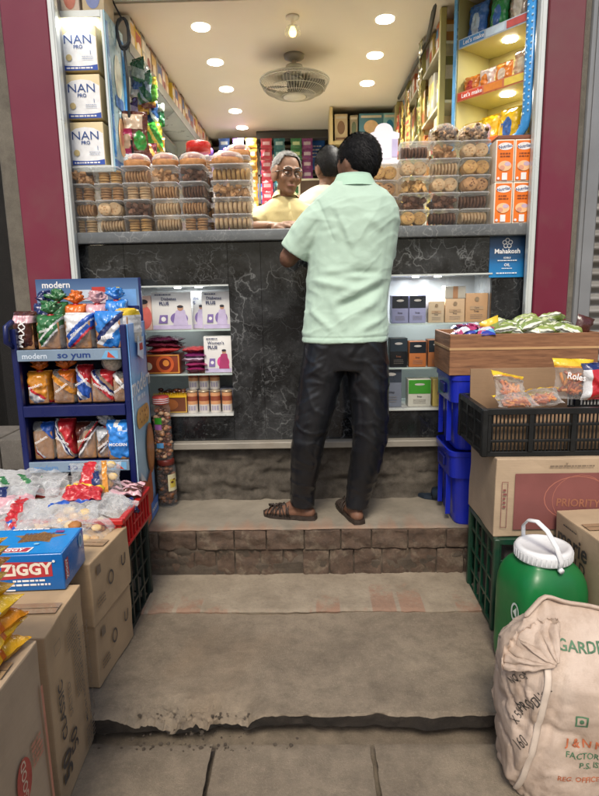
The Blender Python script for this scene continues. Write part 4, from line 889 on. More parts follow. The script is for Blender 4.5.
# side shelving running back along the right wall
ss = T('side_shelving', 'tall olive framed side shelving running back along the right wall', 'shelving', (.90, 3.95, 1.62))
OLV = mat('#a39a5c', .5, .1, 3)
m = MB()
for y in (-.70, -.18, .34, .78): m.box(-.21, -.18, y-.018, y+.018, -1.07, 1.135, OLV, .002)
m.box(.18, .20, -.72, .80, -1.07, 1.135, OLV); m.build('frame', ss)
for z in (.05, .38, .70, .98): m = MB(); m.box(-.20, .18, -.715, .795, z-.015, z, mat('#b8b49a', .4), .001); m.build('shelf', ss)
rs = random.Random(17); k = 0
SP = [('amber', '#a8742e'), ('cream', '#b5aa86'), ('olive', '#77743a'), ('tan', '#957444'), ('grey', '#9c9a8c'), ('orange', '#b05f2e'), ('green', '#4a6a3a'), ('pale gold', '#b09a52')]
for lv, (z, hmax) in enumerate(((1.671, .29), (2.001, .28), (2.321, .25), (2.601, .15))):
    y = 3.27; n = 0
    while y < 4.66:
        w = rs.uniform(.07, .11); hh = hmax*rs.uniform(.72, .98); nm, c = SP[(k*5+lv) % 8]; lab = f'{nm} {{}} on the {["lowest","second","third","top"][lv]} level of the right side shelving, {ORD[n]} from the front'
        if k % 3 == 0:
            t = T('shelf_bottle', lab.format('bottle'), 'bottle', (.745, y+w/2, z), 0, 'goods on the right side shelving'); r = w*.36
            mb = MB(); mb.lathe([(r*.9, 0), (r, .006), (r, hh*.62), (r*.45, hh*.78), (r*.42, hh*.86)], plas(c), n=14); mb.lathe([(r*1.01, hh*.15), (r*1.01, hh*.5)], ink('#d8d4c4'), n=14, cap=False); mb.build('body', t); mb = MB(); mb.lathe([(r*.5, hh*.85), (r*.5, hh*.97), (r*.4, hh)], plas('#c8402a' if k % 2 else '#d8d4c8'), n=12); mb.build('cap', t)
        else:
            mb = carton(.10, w-.006, hh, mat(c, .4, .15)); f = Face(mb, 'left', .10, w-.006, hh); f.rect(-w*.36, w*.36, -hh*.05, hh*.3, ink(rs.choice(['#e0d8c8', '#8a3a2a', '#3a6a8a', '#d8c06a']))); f.disc(0, -hh*.25, w*.28, ink(rs.choice(['#e0cfa0', '#c05a3a', '#c8c4b8']))); f2 = Face(mb, 'front', .10, w-.006, hh); f2.rect(-.04, .04, 0, hh*.3, ink('#c8bfa8'))
            tag(mb.build('shelf_carton', None, (.755, y+w/2, z)), lab.format('carton'), 'carton', 'goods on the right side shelving')
        y += w; k += 1; n += 1
# hanging strips of sachets in front of the side shelving
for j, (x, y, c1, c2, nm) in enumerate(((.665, 4.5, '#b8503a', '#d8c08a', 'red and cream'), (.66, 4.25, '#b89a4a', '#6a7a3a', 'olive gold'), (.655, 3.98, '#a8824a', '#8a3a2a', 'tan and red'), (.66, 3.62, '#8a7f4a', '#5a6a34', 'olive'))):
    a, b = foil(c1), foil(c2); mb = MB()
    for q in range(9):
        M = Matrix.Translation((0, 0, -.075*(q+1))) @ Matrix.Rotation(random.uniform(-.2, .2), 4, 'Z') @ Matrix.Rotation(-PI/2, 4, 'Z'); pouch(mb, .075, .074, .012, lambda u, v, s_: b if (.25 < v < .7 and .2 < u < .8) else a, 6, 6, seed=j*20+q, M=M)
    tag(mb.build('sachet_strip', None, (x, y, 2.60 if j < 3 else 2.75)), f'{nm} strip of small sachets hanging in front of the right side shelving', 'sachet strip', 'sachet strips along the right shelving')
m = MB(); p0, p1, p2, p3 = at(436, 0, Y=3.2), at(428, 40, Y=3.55), at(412, 72, Y=4.0), at(399, 98, Y=4.5)
m.tube([tuple(p0+Vector((0, 0, 0))), tuple(p1), tuple(p2), tuple(p3)], .012, plas('#4a4a44', .5), 8); 
tag(m.build('conduit', None), 'dark bent conduit pipe running along the top of the right shelving', 'pipe')
# rear unit facing the street
ru = T('rear_shelf_unit', 'cream rear shelf unit with dark compartments under the ceiling, facing the street', 'shelving', (.47, 4.95, .55))
CRU = mat('#cfc08e', .5, .06, 3)
m = MB(); m.box(-.29, .24, .17, .19, 0, 2.205, mat('#3a3a32', .6)); m.box(-.29, -.265, -.15, .17, 0, 2.205, CRU, .002); m.box(.215, .24, -.15, .17, 0, 2.205, CRU, .002); m.box(-.03, -.01, -.15, .17, 0, 1.9, CRU, .002); m.build('frame', ru)
for z in (.9, 1.3, 1.62, 1.93): m = MB(); m.box(-.265, .215, -.15, .17, z, z+.025, CRU, .002); m.build('shelf', ru)
RU = [(-.20, 1.956, .10, .20, '#b9a883', '#7a5a3a', 'tan carton with a brown mark'), (-.10, 1.956, .06, .19, '#9a8f74', '#5a6a4a', 'narrow olive carton'), (.035, 1.956, .19, .20, '#4a8090', '#d9b98a', 'teal picture carton'), (.18, 1.956, .10, .20, '#7fb0b4', '#2a7a9a', 'pale teal carton'),
      (-.20, 1.646, .11, .20, '#40443a', '#7a8070', 'dark radio like box'), (-.085, 1.646, .05, .14, '#b8b09a', '#d8d0b8', 'small cream bottle box'), (.04, 1.646, .09, .24, '#d8c07a', '#e8dca8', 'yellow carton'), (.15, 1.646, .10, .17, '#b8bcb4', '#7a8a9a', 'grey white carton'),
      (-.18, 1.326, .12, .22, '#55584c', '#8a8a78', 'dark grey carton'), (-.07, 1.326, .07, .2, '#a8543a', '#d8b07a', 'rust coloured carton'), (.08, 1.326, .14, .22, '#5a7a84', '#c8d0c8', 'slate blue carton')]
for k, (x, z, w, h, c, c2, nm) in enumerate(RU):
    mb = carton(w, .16, h, mat(c, .45, .15)); f = Face(mb, 'front', w, .16, h); f.disc(0, 0, w*.3, ink(c2), h*.25); f.rect(-w*.42, w*.42, h*.33, h*.42, ink('#c8c0a8')); f.rect(-w*.42, w*.42, -h*.44, -h*.36, ink(c2))
    tag(mb.build('shelf_carton', None, (.47+x, 4.90, .55+z)), f'{nm} on the {"top" if k < 4 else "second" if k < 8 else "third"} level of the cream rear unit', 'carton', 'goods in the rear unit')
# back wall racks
br = T('back_wall_rack', 'dark rack across the back wall packed with small packets', 'shelving', (-.36, 5.75, .70))
DRK = mat('#6a6356', .6)
m = MB(); m.box(-.8, .62, .2, .22, 0, 2.0, DRK)
for x in (-.8, -.45, -.1, .25, .6): m.box(x, x+.02, -.1, .2, 0, 2.0, DRK)
m.build('frame', br)
for z in (.95, 1.21, 1.47, 1.73, 1.98): m = MB(); m.box(-.78, .60, -.1, .2, z-.02, z, DRK, .001); m.build('shelf', br)
rs = random.Random(41)
BK = [('purple', '#6a4a9a'), ('tan', '#b8955c'), ('red', '#a8323a'), ('teal', '#2a7a7a'), ('blue', '#2a5ab0'), ('dark green', '#1f4a34'), ('pink', '#c0607a'), ('cream', '#c8bfa0'), ('green', '#3a7a4a'), ('navy', '#24345a')]
k = 0
for lv, z in enumerate((.951, 1.211, 1.471, 1.731)):
    x = -.775; n = 0
    while x < .56:
        w = rs.uniform(.06, .10); h = rs.uniform(.16, .225); nm, c = BK[(n+lv*3+rs.randint(0, 3)) % 10]
        mb = carton(w-.005, .12, h, mat(c, .4, .15)); f = Face(mb, 'front', w-.005, .12, h); f.rect(-w*.34, w*.34, h*.1, h*.32, ink(rs.choice(['#d8d0c0', '#d0b04a', '#b8c4d0', '#e0d8d8']))); f.disc(0, -h*.2, w*.27, ink(rs.choice(['#d8c8a8', '#c04a4a', '#8ab0c8'])))
        tag(mb.build('small_packet', None, (-.36+x+w/2, 5.72, .70+z)), f'{nm} packet on the {["lowest","second","third","top"][lv]} level of the back wall rack, {ORD[n]} from the left', 'packet', 'packets on the back wall rack'); x += w; n += 1
for (u, c1, c2, nm, y) in ((266, '#b83a4a', '#d8a8b0', 'red and pink', 5.3), (279, '#2a6a70', '#9ac0c0', 'teal', 5.35), (238, '#8a6ab0', '#c8b8d8', 'lilac', 5.4), (224, '#4a6ab0', '#d0d8e0', 'blue and white', 5.45), (251, '#c8963a', '#e8d8a0', 'amber', 5.35), (296, '#3a7a4a', '#c8d8a0', 'leaf green', 5.4), (307, '#9a4a8a', '#e0c8d8', 'magenta', 5.45)):
    a, b = foil(c1), foil(c2); p = at(u, 138, Y=y); mb = MB()
    for q in range(10): pouch(mb, .10, .085, .014, lambda uu, v, s_: b if (.3 < v < .65 and .2 < uu < .8) else a, 6, 6, seed=int(u)+q, M=Matrix.Translation((0, 0, -.087*(q+1))))
    tag(mb.build('sachet_strip', None, tuple(p)), f'{nm} strip of sachets hanging behind the old man', 'sachet strip', 'sachet strips at the back')
p = at(317, 150, Y=5.45); mb = MB(); mb.box(-.075, .075, -.02, .02, -.13, .13, mat('#2a6ac0', .4, .1), .003); f = Face(mb, 'front', .15, .04, .0); f.fakelines(0, .06, .03, 4, .1, .012, INKW)
tag(mb.build('wall_calendar', None, (p.x, 5.62, p.z)), 'bright blue hanging card on the back rack between the two men', 'card')
pf = T('framed_board', 'brown board in a pale frame behind the old man', 'board', (.07, 5.0, 1.95)); m = MB(); m.box(-.13, .13, .0, .01, -.2, .30, mat('#5a4638', .6, .2)); m.build('panel', pf)
m = MB(); 
for a in ((-.145, -.13, -.2, .315), (.13, .145, -.2, .315), (-.13, .13, .30, .315)): m.box(a[0], a[1], -.008, .012, a[2], a[3], mat('#cfc8b4', .5), .002)
m.build('frame', pf); m = MB(); m.box(-.10, .10, .0, .02, -1.4, -.2, DRK); m.build('stand', pf)
# bottles and pots crowded behind the left tubs
rs = random.Random(53)
BB = [('purple', '#6a4a9a'), ('lilac', '#a48ac4'), ('white', '#cfccc4'), ('pink', '#b8607a'), ('amber', '#a8702e'), ('blue', '#3a5aa0')]
for k in range(9):
    nm, c = BB[k % 6]; u = 205+k*5.2; y_ = 3.45+.12*(k % 3); p = at(u, 150, Y=y_); r = .034; hh = p.z-CT+rs.uniform(-.06, .015)
    t = T('shelf_bottle', f'{nm} bottle crowded behind the left biscuit tubs, {ORD[k]} from the left', 'bottle', (p.x, y_, 1.30), 0, 'bottles behind the left tubs'); H_ = CT-1.30+hh
    m = MB(); m.lathe([(r*.9, 0), (r, .006), (r, H_*.84), (r*.5, H_*.91), (r*.45, H_*.94)], plas(c), n=14); m.lathe([(r*1.01, H_*.55), (r*1.01, H_*.78)], ink('#dcd6cc'), n=14, cap=False); m.build('body', t)
    m = MB(); m.lathe([(r*.55, H_*.935), (r*.55, H_*.985), (r*.4, H_)], plas(['#e0dcd4', '#7a5ab0', '#c8402a'][k % 3]), n=12); m.build('cap', t)
m = MB(); m.box(-.62, -.02, 3.38, 3.78, .551, 1.298, M_WALLIN, .004); m.v = [v-Vector((-.32, 3.58, .551)) for v in m.v]
tag(m.build('stock_cupboard', None, (-.32, 3.58, .551)), 'plain low cupboard behind the counter carrying the crowded bottles', 'cupboard')
# white arched shrine on the right rear tubs
sp_ = at(381, 168, Y=3.12); wm = mat('#e6e4ec', .35, .04, 5, name='white_plastic'); lm = mat('#c4bce0', .4)
shn = T('white_shrine', 'white plastic arched shrine with lilac edges behind the man in green', 'shrine', (sp_.x+.01, 3.12, 0))
z0 = CT+.002; m = MB(); m.box(-.095, .095, -.06, .06, 0, .018, wm, .004); m.box(-.085, .085, -.05, .05, .018, .035, wm, .004)
sz = sp_.z+.005; SHK = .70
m2 = MB(); prof = [(-.075, 0), (.075, 0), (.078, .15), (.085, .155), (.085, .185), (.062, .195)]
for i in range(11): a = PI*i/10; prof.append((.05*math.cos(a), .20+.055*math.sin(a)))
prof += [(-.062, .195), (-.085, .185), (-.085, .155), (-.078, .15)]
n = len(prof); vs = [(x, -.03, z+.035) for x, z in prof]+[(x, .045, z+.035) for x, z in prof]
m2.add(vs, [tuple(range(n)), tuple(range(2*n-1, n-1, -1))]+[(i, i+n, (i+1) % n+n, (i+1) % n) for i in range(n)], wm); m2.M = Matrix(); m2.box(.045, .075, -.034, -.0305, .06, .18, lm); m2.box(-.05, .04, -.0335, -.0305, .05, .17, mat('#ece8f4', .4))
for mm, nm in ((m, 'base'), (m2, 'arch')): o = mm.build(nm, shn, (0, 0, sz)); o.scale = (.92, .9, SHK)
m = MB(); m.box(-.09, .09, -.055, .055, 0, sz-CT-.003, M_CARD2, .004); tag(m.build('carton', None, (sp_.x+.01, 3.12, CT+.001)), 'plain tan carton under the white arched shrine', 'carton')

# ================================================================== BREAD RACK ON THE LEFT
NAVY = plas('#101b52', .35); SKYB = mat('#6fa6d8', .3, .12, 4, name='sky_print')
rack = T('bread_rack', 'blue metal bread rack with a printed header and a light blue side panel', 'rack', (-1.0, 2.50, .306), math.radians(3))
RW, RD = .45, .31
m = MB(); m.box(-RW/2, RW/2, RD/2-.012, RD/2, 0, 1.0, NAVY, .002)
m.box(-RW/2-.012, -RW/2, -RD/2+.02, RD/2, 0, .90, NAVY, .003)
for x in (-RW/2-.012, RW/2-.014): m.box(x, x+.026, -RD/2, -RD/2+.03, 0, .92 if x < 0 else .93, NAVY, .004)
m.tube([(-RW/2+.001, -RD/2+.015, .84), (-RW/2-.012, -RD/2-.03, .87), (-RW/2-.012, -RD/2-.02, .93), (-RW/2+.001, -RD/2+.015, .95)], .011, NAVY, 8); m.build('frame', rack)
t_ = NT('side_print'); v = t_.coord(rnd=False); sp = t_.n('ShaderNodeSeparateXYZ'); t_.l(v, sp.inputs[0]); nz_ = t_.noise(v, 5, 4)
ad = t_.n('ShaderNodeMath', operation='MULTIPLY_ADD'); t_.l(nz_, ad.inputs[0]); ad.inputs[1].default_value = .35; t_.l(sp.outputs[2], ad.inputs[2])
c = t_.ramp(ad.outputs[0], [(.15, lin('#4a80c4')), (.45, lin('#bcdcea')), (.75, lin('#9ccaea')), (1.05, lin('#5f98d8'))]); b = t_.bsdf(Roughness=.3); t_.l(c, b.inputs['Base Color']); t_.l(b.outputs[0], t_.out.inputs[0]); SIDEP = t_.m
m = MB(); m.box(RW/2+.012, RW/2+.018, -RD/2+.01, RD/2, 0, .93, SIDEP, .001); fx = RW+.036; f = Face(m, 'right', fx, RD, .93)
BISC, BISC2 = ink('#d9a45a'), ink('#8a4a24')
f.rect(-.150, -.143, -.465, .465, NAVY); f.rect(.146, .154, -.465, .465, NAVY); f.text('modern', .012, .20, .108, INKW, .02, math.radians(2)); f.fakelines(.0, .13, .03, 1, .16, .02, ink('#d8e8f4'))
f.rect(-.07, .07, .005, .095, BISC); f.disc(-.07, .05, .045, BISC); f.disc(.07, .05, .045, BISC)
for a, b_ in ((-.06, .07), (-.02, .075), (.03, .068), (.06, .075), (-.045, .03), (0, .028), (.05, .03), (-.08, .05), (.02, .05)): f.disc(a, b_, .006, BISC2, n=8)
f.disc(.075, -.12, .075, ink('#a8683a'), .12); f.disc(.08, -.12, .055, ink('#c98a54'), .095)
f.poly([(-.142, -.40), (-.142, -.19), (-.04, -.25), (.05, -.21), (.06, -.34), (0, -.44), (-.142, -.45)], ink('#b5532c')); f.poly([(-.142, -.17), (-.05, -.24), (-.142, -.21)], INKW)
f.rect(.0, .145, -.45, -.37, ink('#3a6fc0')); f.text('modern', .072, -.41, .036, INKW, .02)
f.poly([(-.06, .33), (.04, .30), (.07, .40), (-.04, .41)], ink('#c8d8e8')); f.rect(-.02, .04, .345, .375, ink('#b8423a'))
m.build('side_panel', rack)
t_ = NT('header_print'); v = t_.coord(rnd=False); sp = t_.n('ShaderNodeSeparateXYZ'); t_.l(v, sp.inputs[0])
mr = t_.n('ShaderNodeMapRange'); t_.l(sp.outputs[2], mr.inputs[0]); mr.inputs[1].default_value = .95; mr.inputs[2].default_value = 1.13
c = t_.ramp(mr.outputs[0], [(0, lin('#8fa4bc')), (.6, lin('#5f7fa6')), (1, lin('#34527f'))]); b = t_.bsdf(Roughness=.35); t_.l(c, b.inputs['Base Color']); t_.l(b.outputs[0], t_.out.inputs[0])
m = MB(); m.box(-RW/2-.012, RW/2+.012, RD/2+.002, RD/2+.008, .62, 1.125, t_.m, .001); Mh = Matrix.Translation((0, RD/2+.0008, 0)) @ Matrix.Rotation(PI/2, 4, 'X')
m.text('modern', Mh @ Matrix.Translation((-.145, 1.098, 0)), .040, INKW, .02); m.box(RW/2+.002, RW/2+.0135, RD/2-.0005, RD/2+.0095, .9, 1.126, NAVY)
for (x, z, w, h, c) in ((-.02, 1.05, .06, .05, '#c8d4e0'), (.045, 1.075, .06, .024, '#b83a34'), (.05, 1.04, .07, .05, '#d8c8d0'), (.125, 1.05, .03, .07, '#d8c23a'), (.18, 1.03, .07, .09, '#6fa0d8')):
    m.poly([(x-w/2, z-h/2, .0004), (x+w/2, z-h/2, .0004), (x+w/2, z+h/2, .0004), (x-w/2, z+h/2, .0004)], ink(c), Mh)
m.build('header_board', rack)
SHZ = (.345, .592, .822); STRIP = mat('#7c90a4', .3, .15, 5, name='price_strip'); 
for i, z in enumerate(SHZ+(.10,)):
    m = MB(); m.box(-RW/2+.001, RW/2-.001, -RD/2+.006, RD/2-.013, z-.018, z, NAVY, .002); s_ = m.build('shelf', rack)
    m = MB(); tall = .030
    if i in (0, 2):
        m.box(-RW/2+.014, RW/2-.014, -RD/2-.006, -RD/2+.004, z-.035, z+.012, STRIP, .002); M = Matrix.Translation((0, -RD/2-.0072, z-.012)) @ Matrix.Rotation(PI/2, 4, 'X')
        m.text('so yum', M @ Matrix.Translation((.02, 0, 0)), .036, ink('#1c3a7a'), .02, 1.3); m.text('modern', M @ Matrix.Translation((-.14, -.002, 0)), .032, ink('#c8d6e4') if i == 2 else ink('#5a86b8'), .02); m.poly([(.13, -.018, 0), (.20, -.018, 0), (.20, .016, 0), (.15, .016, 0)], ink('#6fa8d0'), M); m.poly([(.155, -.012, .0005), (.19, -.016, .0005), (.16, .012, .0005)], ink('#c0452e'), M)
    else: m.box(-RW/2+.014, RW/2-.014, -RD/2-.004, -RD/2+.006, z-.040, z+.006, NAVY, .002)
    m.build('price_strip', s_)
m = MB(); m.box(-RW/2+.015, RW/2-.015, -RD/2+.008, -RD/2+.014, .03, .08, NAVY); m.build('kick_plate', rack)
RM = Matrix.Translation((-1.0, 2.50, .306)) @ Matrix.Rotation(math.radians(3), 4, 'Z')
KNOT = 1
LOAF = mat((.34, .17, .07), .75, .25, 14, .3, 60, name='bread_crust'); CRUMB = mat((.60, .46, .28), .8, .15, 25, .3, 90, name='bread_crumb')
F = {k: foil(c) for k, c in dict(white='#cfd0d2', red='#b3242c', blue='#2552a8', navy='#1c2a5e', green='#2f6a3c', gold='#c8852a', orange='#cf6a1e', brown='#4a241c', silver='#a9adb2', yellow='#d8b82a', sky='#2f7fd0', pink='#c9a0a8').items()}
def bread(x, z, w, h, style, label, y=-.06, d=.11, rz=0, lean=0, tail=None, seed=1, text=None, group='bread packets on the blue rack'):
    p = RM @ Vector((x, y, z)); t = T('bread_packet', label, 'bread packet', tuple(p), (lean, 0, math.radians(3)+rz), group); r = random.Random(seed)
    mb = MB(); n = 9
    for k in range(n):
        a = -d/2+.012+(d-.024)*k/n; mb.box(-w*.43, w*.43, a, a+(d-.024)/n*.86, .006, h*.80, LOAF if k in (0,) else CRUMB, .006, seg=2)
    mb.build('bread', t)
    def fn(u, v, s_):
        q = style(u, v); return q if q else FILM
    mb = MB(); pouch(mb, w*1.04, h, d*1.05, fn, 44, 50, seed=seed, crum=.0045, seal=.02, pw=.28)
    if text is None and d > .1: text = ('modern', .60 if seed % 2 else .52, .019, (.62, .5, -.55, .3)[seed % 4])
    if text: mb.text(text[0], Matrix.Translation((0, -d*.56-.004, h*text[1])) @ Matrix.Rotation(PI/2, 4, 'X') @ Matrix.Rotation(text[3] if len(text) > 3 else 0, 4, 'Z'), text[2], INKW, .02)
    mb.build('wrapper', t)
    if tail:
        mb = MB(); mb.ball((0, 0, h*.97+.030), (.036, .030, .032), tail, 34, 20)
        for v in mb.v:
            q = Vector((v.x, v.y, v.z-h*.97)); k_ = min(1, max(.25, q.z/.022)); n_ = (abs(noise.noise(q*48+Vector((seed, 0, 0))))*1.5-.45)+noise.noise(q*120+Vector((0, seed, 0)))*.35
            v.x *= k_*(1+n_); v.y *= k_*(1+n_); v.z += n_*.012
        mb.lathe([(.014, -.005), (.015, 0), (.014, .006)], F['red'], (0, 0, h*.97), 10); mb.build('twisted_top', t)
    return t
def diag(cols, k=.9, off=0, lo=-1, hi=9):
    def s_(u, v):
        q = u*k+v+off if lo != 'r' else (1-u)*k+v+off
        for a, b, c in cols:
            if a <= q < b: return c
        return None
    return s_
def band(cols):
    def s_(u, v):
        for a, b, c in cols:
            if a <= v < b: return c
        return None
    return s_
z0 = SHZ[2]+.002
bread(-.200, z0, .090, .165, band([(0, .08, F['brown']), (.9, 1, F['brown']), (.72, .9, F['pink']), (.08, .72, F['brown'])]), 'brown and pale packet with white lettering at the left end of the top rack shelf', seed=2, text=('MAXX', .45, .04, PI/2-.2))
bread(-.098, z0, .105, .150, diag([(0, .55, None), (.55, .62, F['white']), (.62, .78, F['green']), (.78, .86, F['white']), (.86, 2.2, F['green'])], -.7, .62), 'bread packet with a green checked top on the top rack shelf', seed=3, tail=F['green'])
bread(.025, z0, .118, .155, diag([(0, .62, None), (.62, .70, F['red']), (.70, .86, F['blue']), (.86, .92, F['white']), (.92, 1.1, F['blue']), (1.1, 3, F['white'])], -.7, .75), 'white topped bread packet with blue and red diagonal bands, top rack shelf', seed=4)
bread(.150, z0, .118, .160, diag([(0, .55, F['sky']), (.55, .75, F['white']), (.75, .95, F['navy']), (.95, 3, F['sky'])], -.7, .62), 'bright blue bread packet with white patches on the top rack shelf', seed=5, text=('milk', .35, .03, .1))
bread(.212, z0+.02, .085, .150, band([(0, .3, FILMW), (.3, .8, F['white']), (.8, 1, F['yellow'])]), 'white packet with a yellow top slumped against the right end of the rack', y=-.02, rz=-.5, seed=6)
for k, (x, h, c, nm) in enumerate(((-.17, .195, 'navy', 'purple blue'), (-.115, .20, 'green', 'green'), (-.035, .19, 'orange', 'orange'), (.06, .19, 'pink', 'pinkish white'), (.145, .205, 'sky', 'light blue'))):
    bread(x, z0, .09, h, band([(0, .7, None), (.7, 1, F[c])]), f'{nm} topped bread packet in the rear row of the top rack shelf', y=.075, d=.09, seed=20+k, tail=F[c])
z0 = SHZ[1]+.002
bread(-.165, z0, .095, 0.142, diag([(0, .35, F['silver']), (.35, .6, F['white']), (.6, .7, F['red']), (.7, 3, F['gold'])], .6, 0), 'orange bread bag with a knotted top at the left of the middle rack shelf', seed=7, tail=F['orange'])
bread(-.058, z0, .095, 0.146, diag([(0, .12, F['gold']), (.75, .95, F['gold']), (1.1, 3, F['orange'])], .5, 0), 'orange bread bag with a knotted top, second from the left on the middle rack shelf', seed=8, tail=F['orange'])
bread(.028, z0, .065, 0.165, diag([(0, .3, F['navy']), (.3, .5, F['white']), (.5, .9, F['blue']), (.9, 1.0, F['white']), (1.0, 3, F['red'])], .5, 0), 'small blue and red bun packet in the middle of the middle rack shelf', seed=9)
bread(.105, z0, .100, 0.142, diag([(.8, .95, F['red']), (.95, 1.05, F['white']), (1.05, 1.15, F['navy']), (1.3, 3, F['red'])], .8, 0), 'clear bread packet with a red diagonal stripe on the middle rack shelf', seed=10)
bread(.185, z0, .072, 0.131, diag([(0, .15, F['brown']), (.9, 1.1, F['white'])], .6, 0), 'brown bread packet at the right end of the middle rack shelf', seed=12)
t = T('crumb_bag', 'clear bag of pale bread crumbs resting on top of the middle shelf packets', 'crumb bag', tuple(RM @ Vector((.150, -.07, z0+.140))), .2)
m = MB(); m.ball((0, 0, .04), (.042, .035, .045), mat((.62, .55, .42), .8, .3, 90, .8, 160), 16, 10)
for v in m.v: v += v*noise.noise(v*60)*.12
m.build('crumbs', t); m = MB(); m.ball((0, 0, .042), (.047, .040, .05), FILM, 18, 10)
for v in m.v: v += Vector((1, 1, 1))*noise.noise(v*50)*.005
m.build('bag', t)
z0 = SHZ[0]+.002
bread(-.165, z0, .092, 0.165, diag([(0.2, .32, F['white']), (.32, .42, F['red']), (.42, .5, F['white']), (1.25, 3, F['blue'])], .7, 0), 'brown bread packet with a red stripe at the left of the bottom rack shelf', seed=13)
bread(-.075, z0, .085, 0.177, diag([(.6, .7, F['white']), (.7, .8, F['navy']), (.8, .86, F['white']), (.95, 3, F['red'])], 1.1, -.25), 'bread packet with a red corner and dark diagonal on the bottom rack shelf', seed=14)
bread(.018, z0, .090, 0.160, diag([(.5, .58, F['white']), (.58, .68, F['brown']), (.68, .74, F['red']), (.95, 3, F['brown'])], -.8, .5), 'brown bread packet with a rising white stripe on the bottom rack shelf', seed=15)
bread(.098, z0, .080, 0.137, diag([(.45, .52, F['white']), (.52, .6, F['brown']), (.85, 3, F['silver'])], -.6, .4), 'bread packet with a silver twisted top on the bottom rack shelf', seed=16, tail=F['silver'])
bread(.170, z0, .112, 0.172, lambda u, v: (F['white'] if (int(u*6)+int(v*9)) % 5 == 0 and v > .75 else F['sky']), 'bright blue bread packet with white lettering at the right of the bottom rack shelf', y=-.095, seed=17, text=('MODERN', .45, .018), tail=None)

# jars beside the rack
def pjar(x, y, z, r, h, lidc, fill, lab, lid_stripes=None, label_c=None, seed=1, kind='pellet'):
    t = T('sweet_jar', lab, 'jar', (x, y, z)); m = MB(); m.lathe([(r*.9, 0), (r, .01), (r, h*.80), (r*.86, h*.87), (r*.84, h*.9)], CLEAR, n=26); m.build('glass', t); rs = random.Random(seed)
    m = MB()
    for k in range(150):
        a = rs.random()*2*PI; q = r*.80*math.sqrt(rs.random()); m.ball((q*math.cos(a), q*math.sin(a), .016+(h*.76)*k/150), (.014, .013, .010) if kind == 'pellet' else (.02, .02, .006), fill[k % len(fill)], 7, 5, M=None)
    m.build('sweets', t); m = MB(); m.lathe([(r*.9, h*.88), (r*.93, h*.885), (r*.93, h*.975), (r*.85, h)], lidc, n=28)
    if lid_stripes:
        for q in (.90, .93, .96): m.lathe([(r*.935, h*q), (r*.938, h*(q+.012))], lid_stripes, n=28, cap=False)
    m.build('lid', t)
    if label_c:
        m = MB(); n = 10
        for (a0, a1, z0_, z1_, c) in label_c:
            vs = []
            for i in range(n+1): a = a0+(a1-a0)*i/n; vs += [(r*1.006*math.cos(a), r*1.006*math.sin(a), z0_*h), (r*1.006*math.cos(a), r*1.006*math.sin(a), z1_*h)]
            m.add(vs, [(2*i, 2*i+2, 2*i+3, 2*i+1) for i in range(n)], ink(c), True)
        m.build('label', t)
    return t
CH = [mat('#5a3418', .6), mat('#7a4a22', .6), mat('#3a2010', .6)]; MX = [foil('#8a4a2a'), foil('#c8a07a'), foil('#6a3a20'), foil('#b07a4a')]
pjar(-.728, 2.745, .307, .046, .245, plas('#6a2a22'), CH, 'lower clear jar of brown sweets with a dark red lid beside the rack', label_c=[(-1.2, .1, .35, .7, '#d8cfa8'), (-1.0, -.2, .42, .6, '#c9b22a')], seed=3)
pjar(-.733, 2.742, .553, .044, .315, plas('#b8443c'), MX, 'upper clear jar of mixed sweets with a red and white striped lid beside the rack', INKW, [(-2.2, -1.35, .58, .68, '#3a9a2a'), (-2.2, -1.4, .49, .57, '#a86ab0'), (-2.1, -1.3, .2, .28, '#5aa0d8')], 5)

# ================================================================== LEFT HEAP
def lattice_crate(name, label, loc, sx, sy, sz, m_, nx, ny, nz, cat='crate', rz=0, slots=False, floor=True):
    t = T(name, label, cat, loc, rz); b = .010; mb = MB()
    for sgn in (-1, 1):
        for (L, N, horiz) in ((sx, nx, True), (sy, ny, False)):
            off = (sy if horiz else sx)/2*sgn
            def bar(a0, a1, z0, z1, th=b, o=0):
                lo, hi = (off-th*.5-o, off+th*.5+o)
                if horiz: mb.box(a0, a1, lo, hi, z0, z1, m_, .0012)
                else: mb.box(lo, hi, a0, a1, z0, z1, m_, .0012)
            bar(-L/2+.004, L/2-.004, sz-.022, sz, b*1.5, .003); bar(-L/2+.004, L/2-.004, 0, .018, b, .0)
            if slots:
                for j in range(1, nz): bar(-L/2+.02, L/2-.02, sz*j/nz-.007, sz*j/nz+.003, b*.9)
                for i in range(N+1):
                    a = -L/2+.015+(L-.03)*i/N; bar(a-.009, a+.009, .018, sz-.02, b*1.5)
                    if i < N:
                        q = (L-.03)/N; k = max(3, int(q/.013))
                        for kk in range(1, k): bar(a+q*kk/k-.0028, a+q*kk/k+.0028, .018, sz-.02, b*.6)
            else:
                for j in range(1, nz): bar(-L/2+.01, L/2-.01, sz*j/nz-.006, sz*j/nz+.006, b*.9)
                for i in range(N+1): a = -L/2+.01+(L-.02)*i/N; bar(a-.007, a+.007, .018, sz-.02, b*1.15)
    for x in (-1, 1):
        for y in (-1, 1): mb.box(x*sx/2-.012, x*sx/2+.012, y*sy/2-.012, y*sy/2+.012, 0, sz-.001, m_, .004)
    mb.build('body', t)
    if floor: m2 = MB(); m2.box(-sx/2+.006, sx/2-.006, -sy/2+.006, sy/2-.006, .004, .012, m_); m2.build('base', t)
    return t
DKG = mat('#17231f', .45, .2, 7, .1, 50, name='dark_green_plastic', dirt=.5); BLK = mat('#0e1112', .42, .2, 8, .1, 50, name='black_plastic', dirt=.04); GRN = mat('#123a2a', .4, .2, 7, .1, 40, name='bottle_green_plastic', dirt=.3)
lattice_crate('lattice_crate', 'dusty dark green lattice crate under the red crate on the left', (-.965, 2.14, .067), .50, .32, .36, DKG, 4, 4, 4)
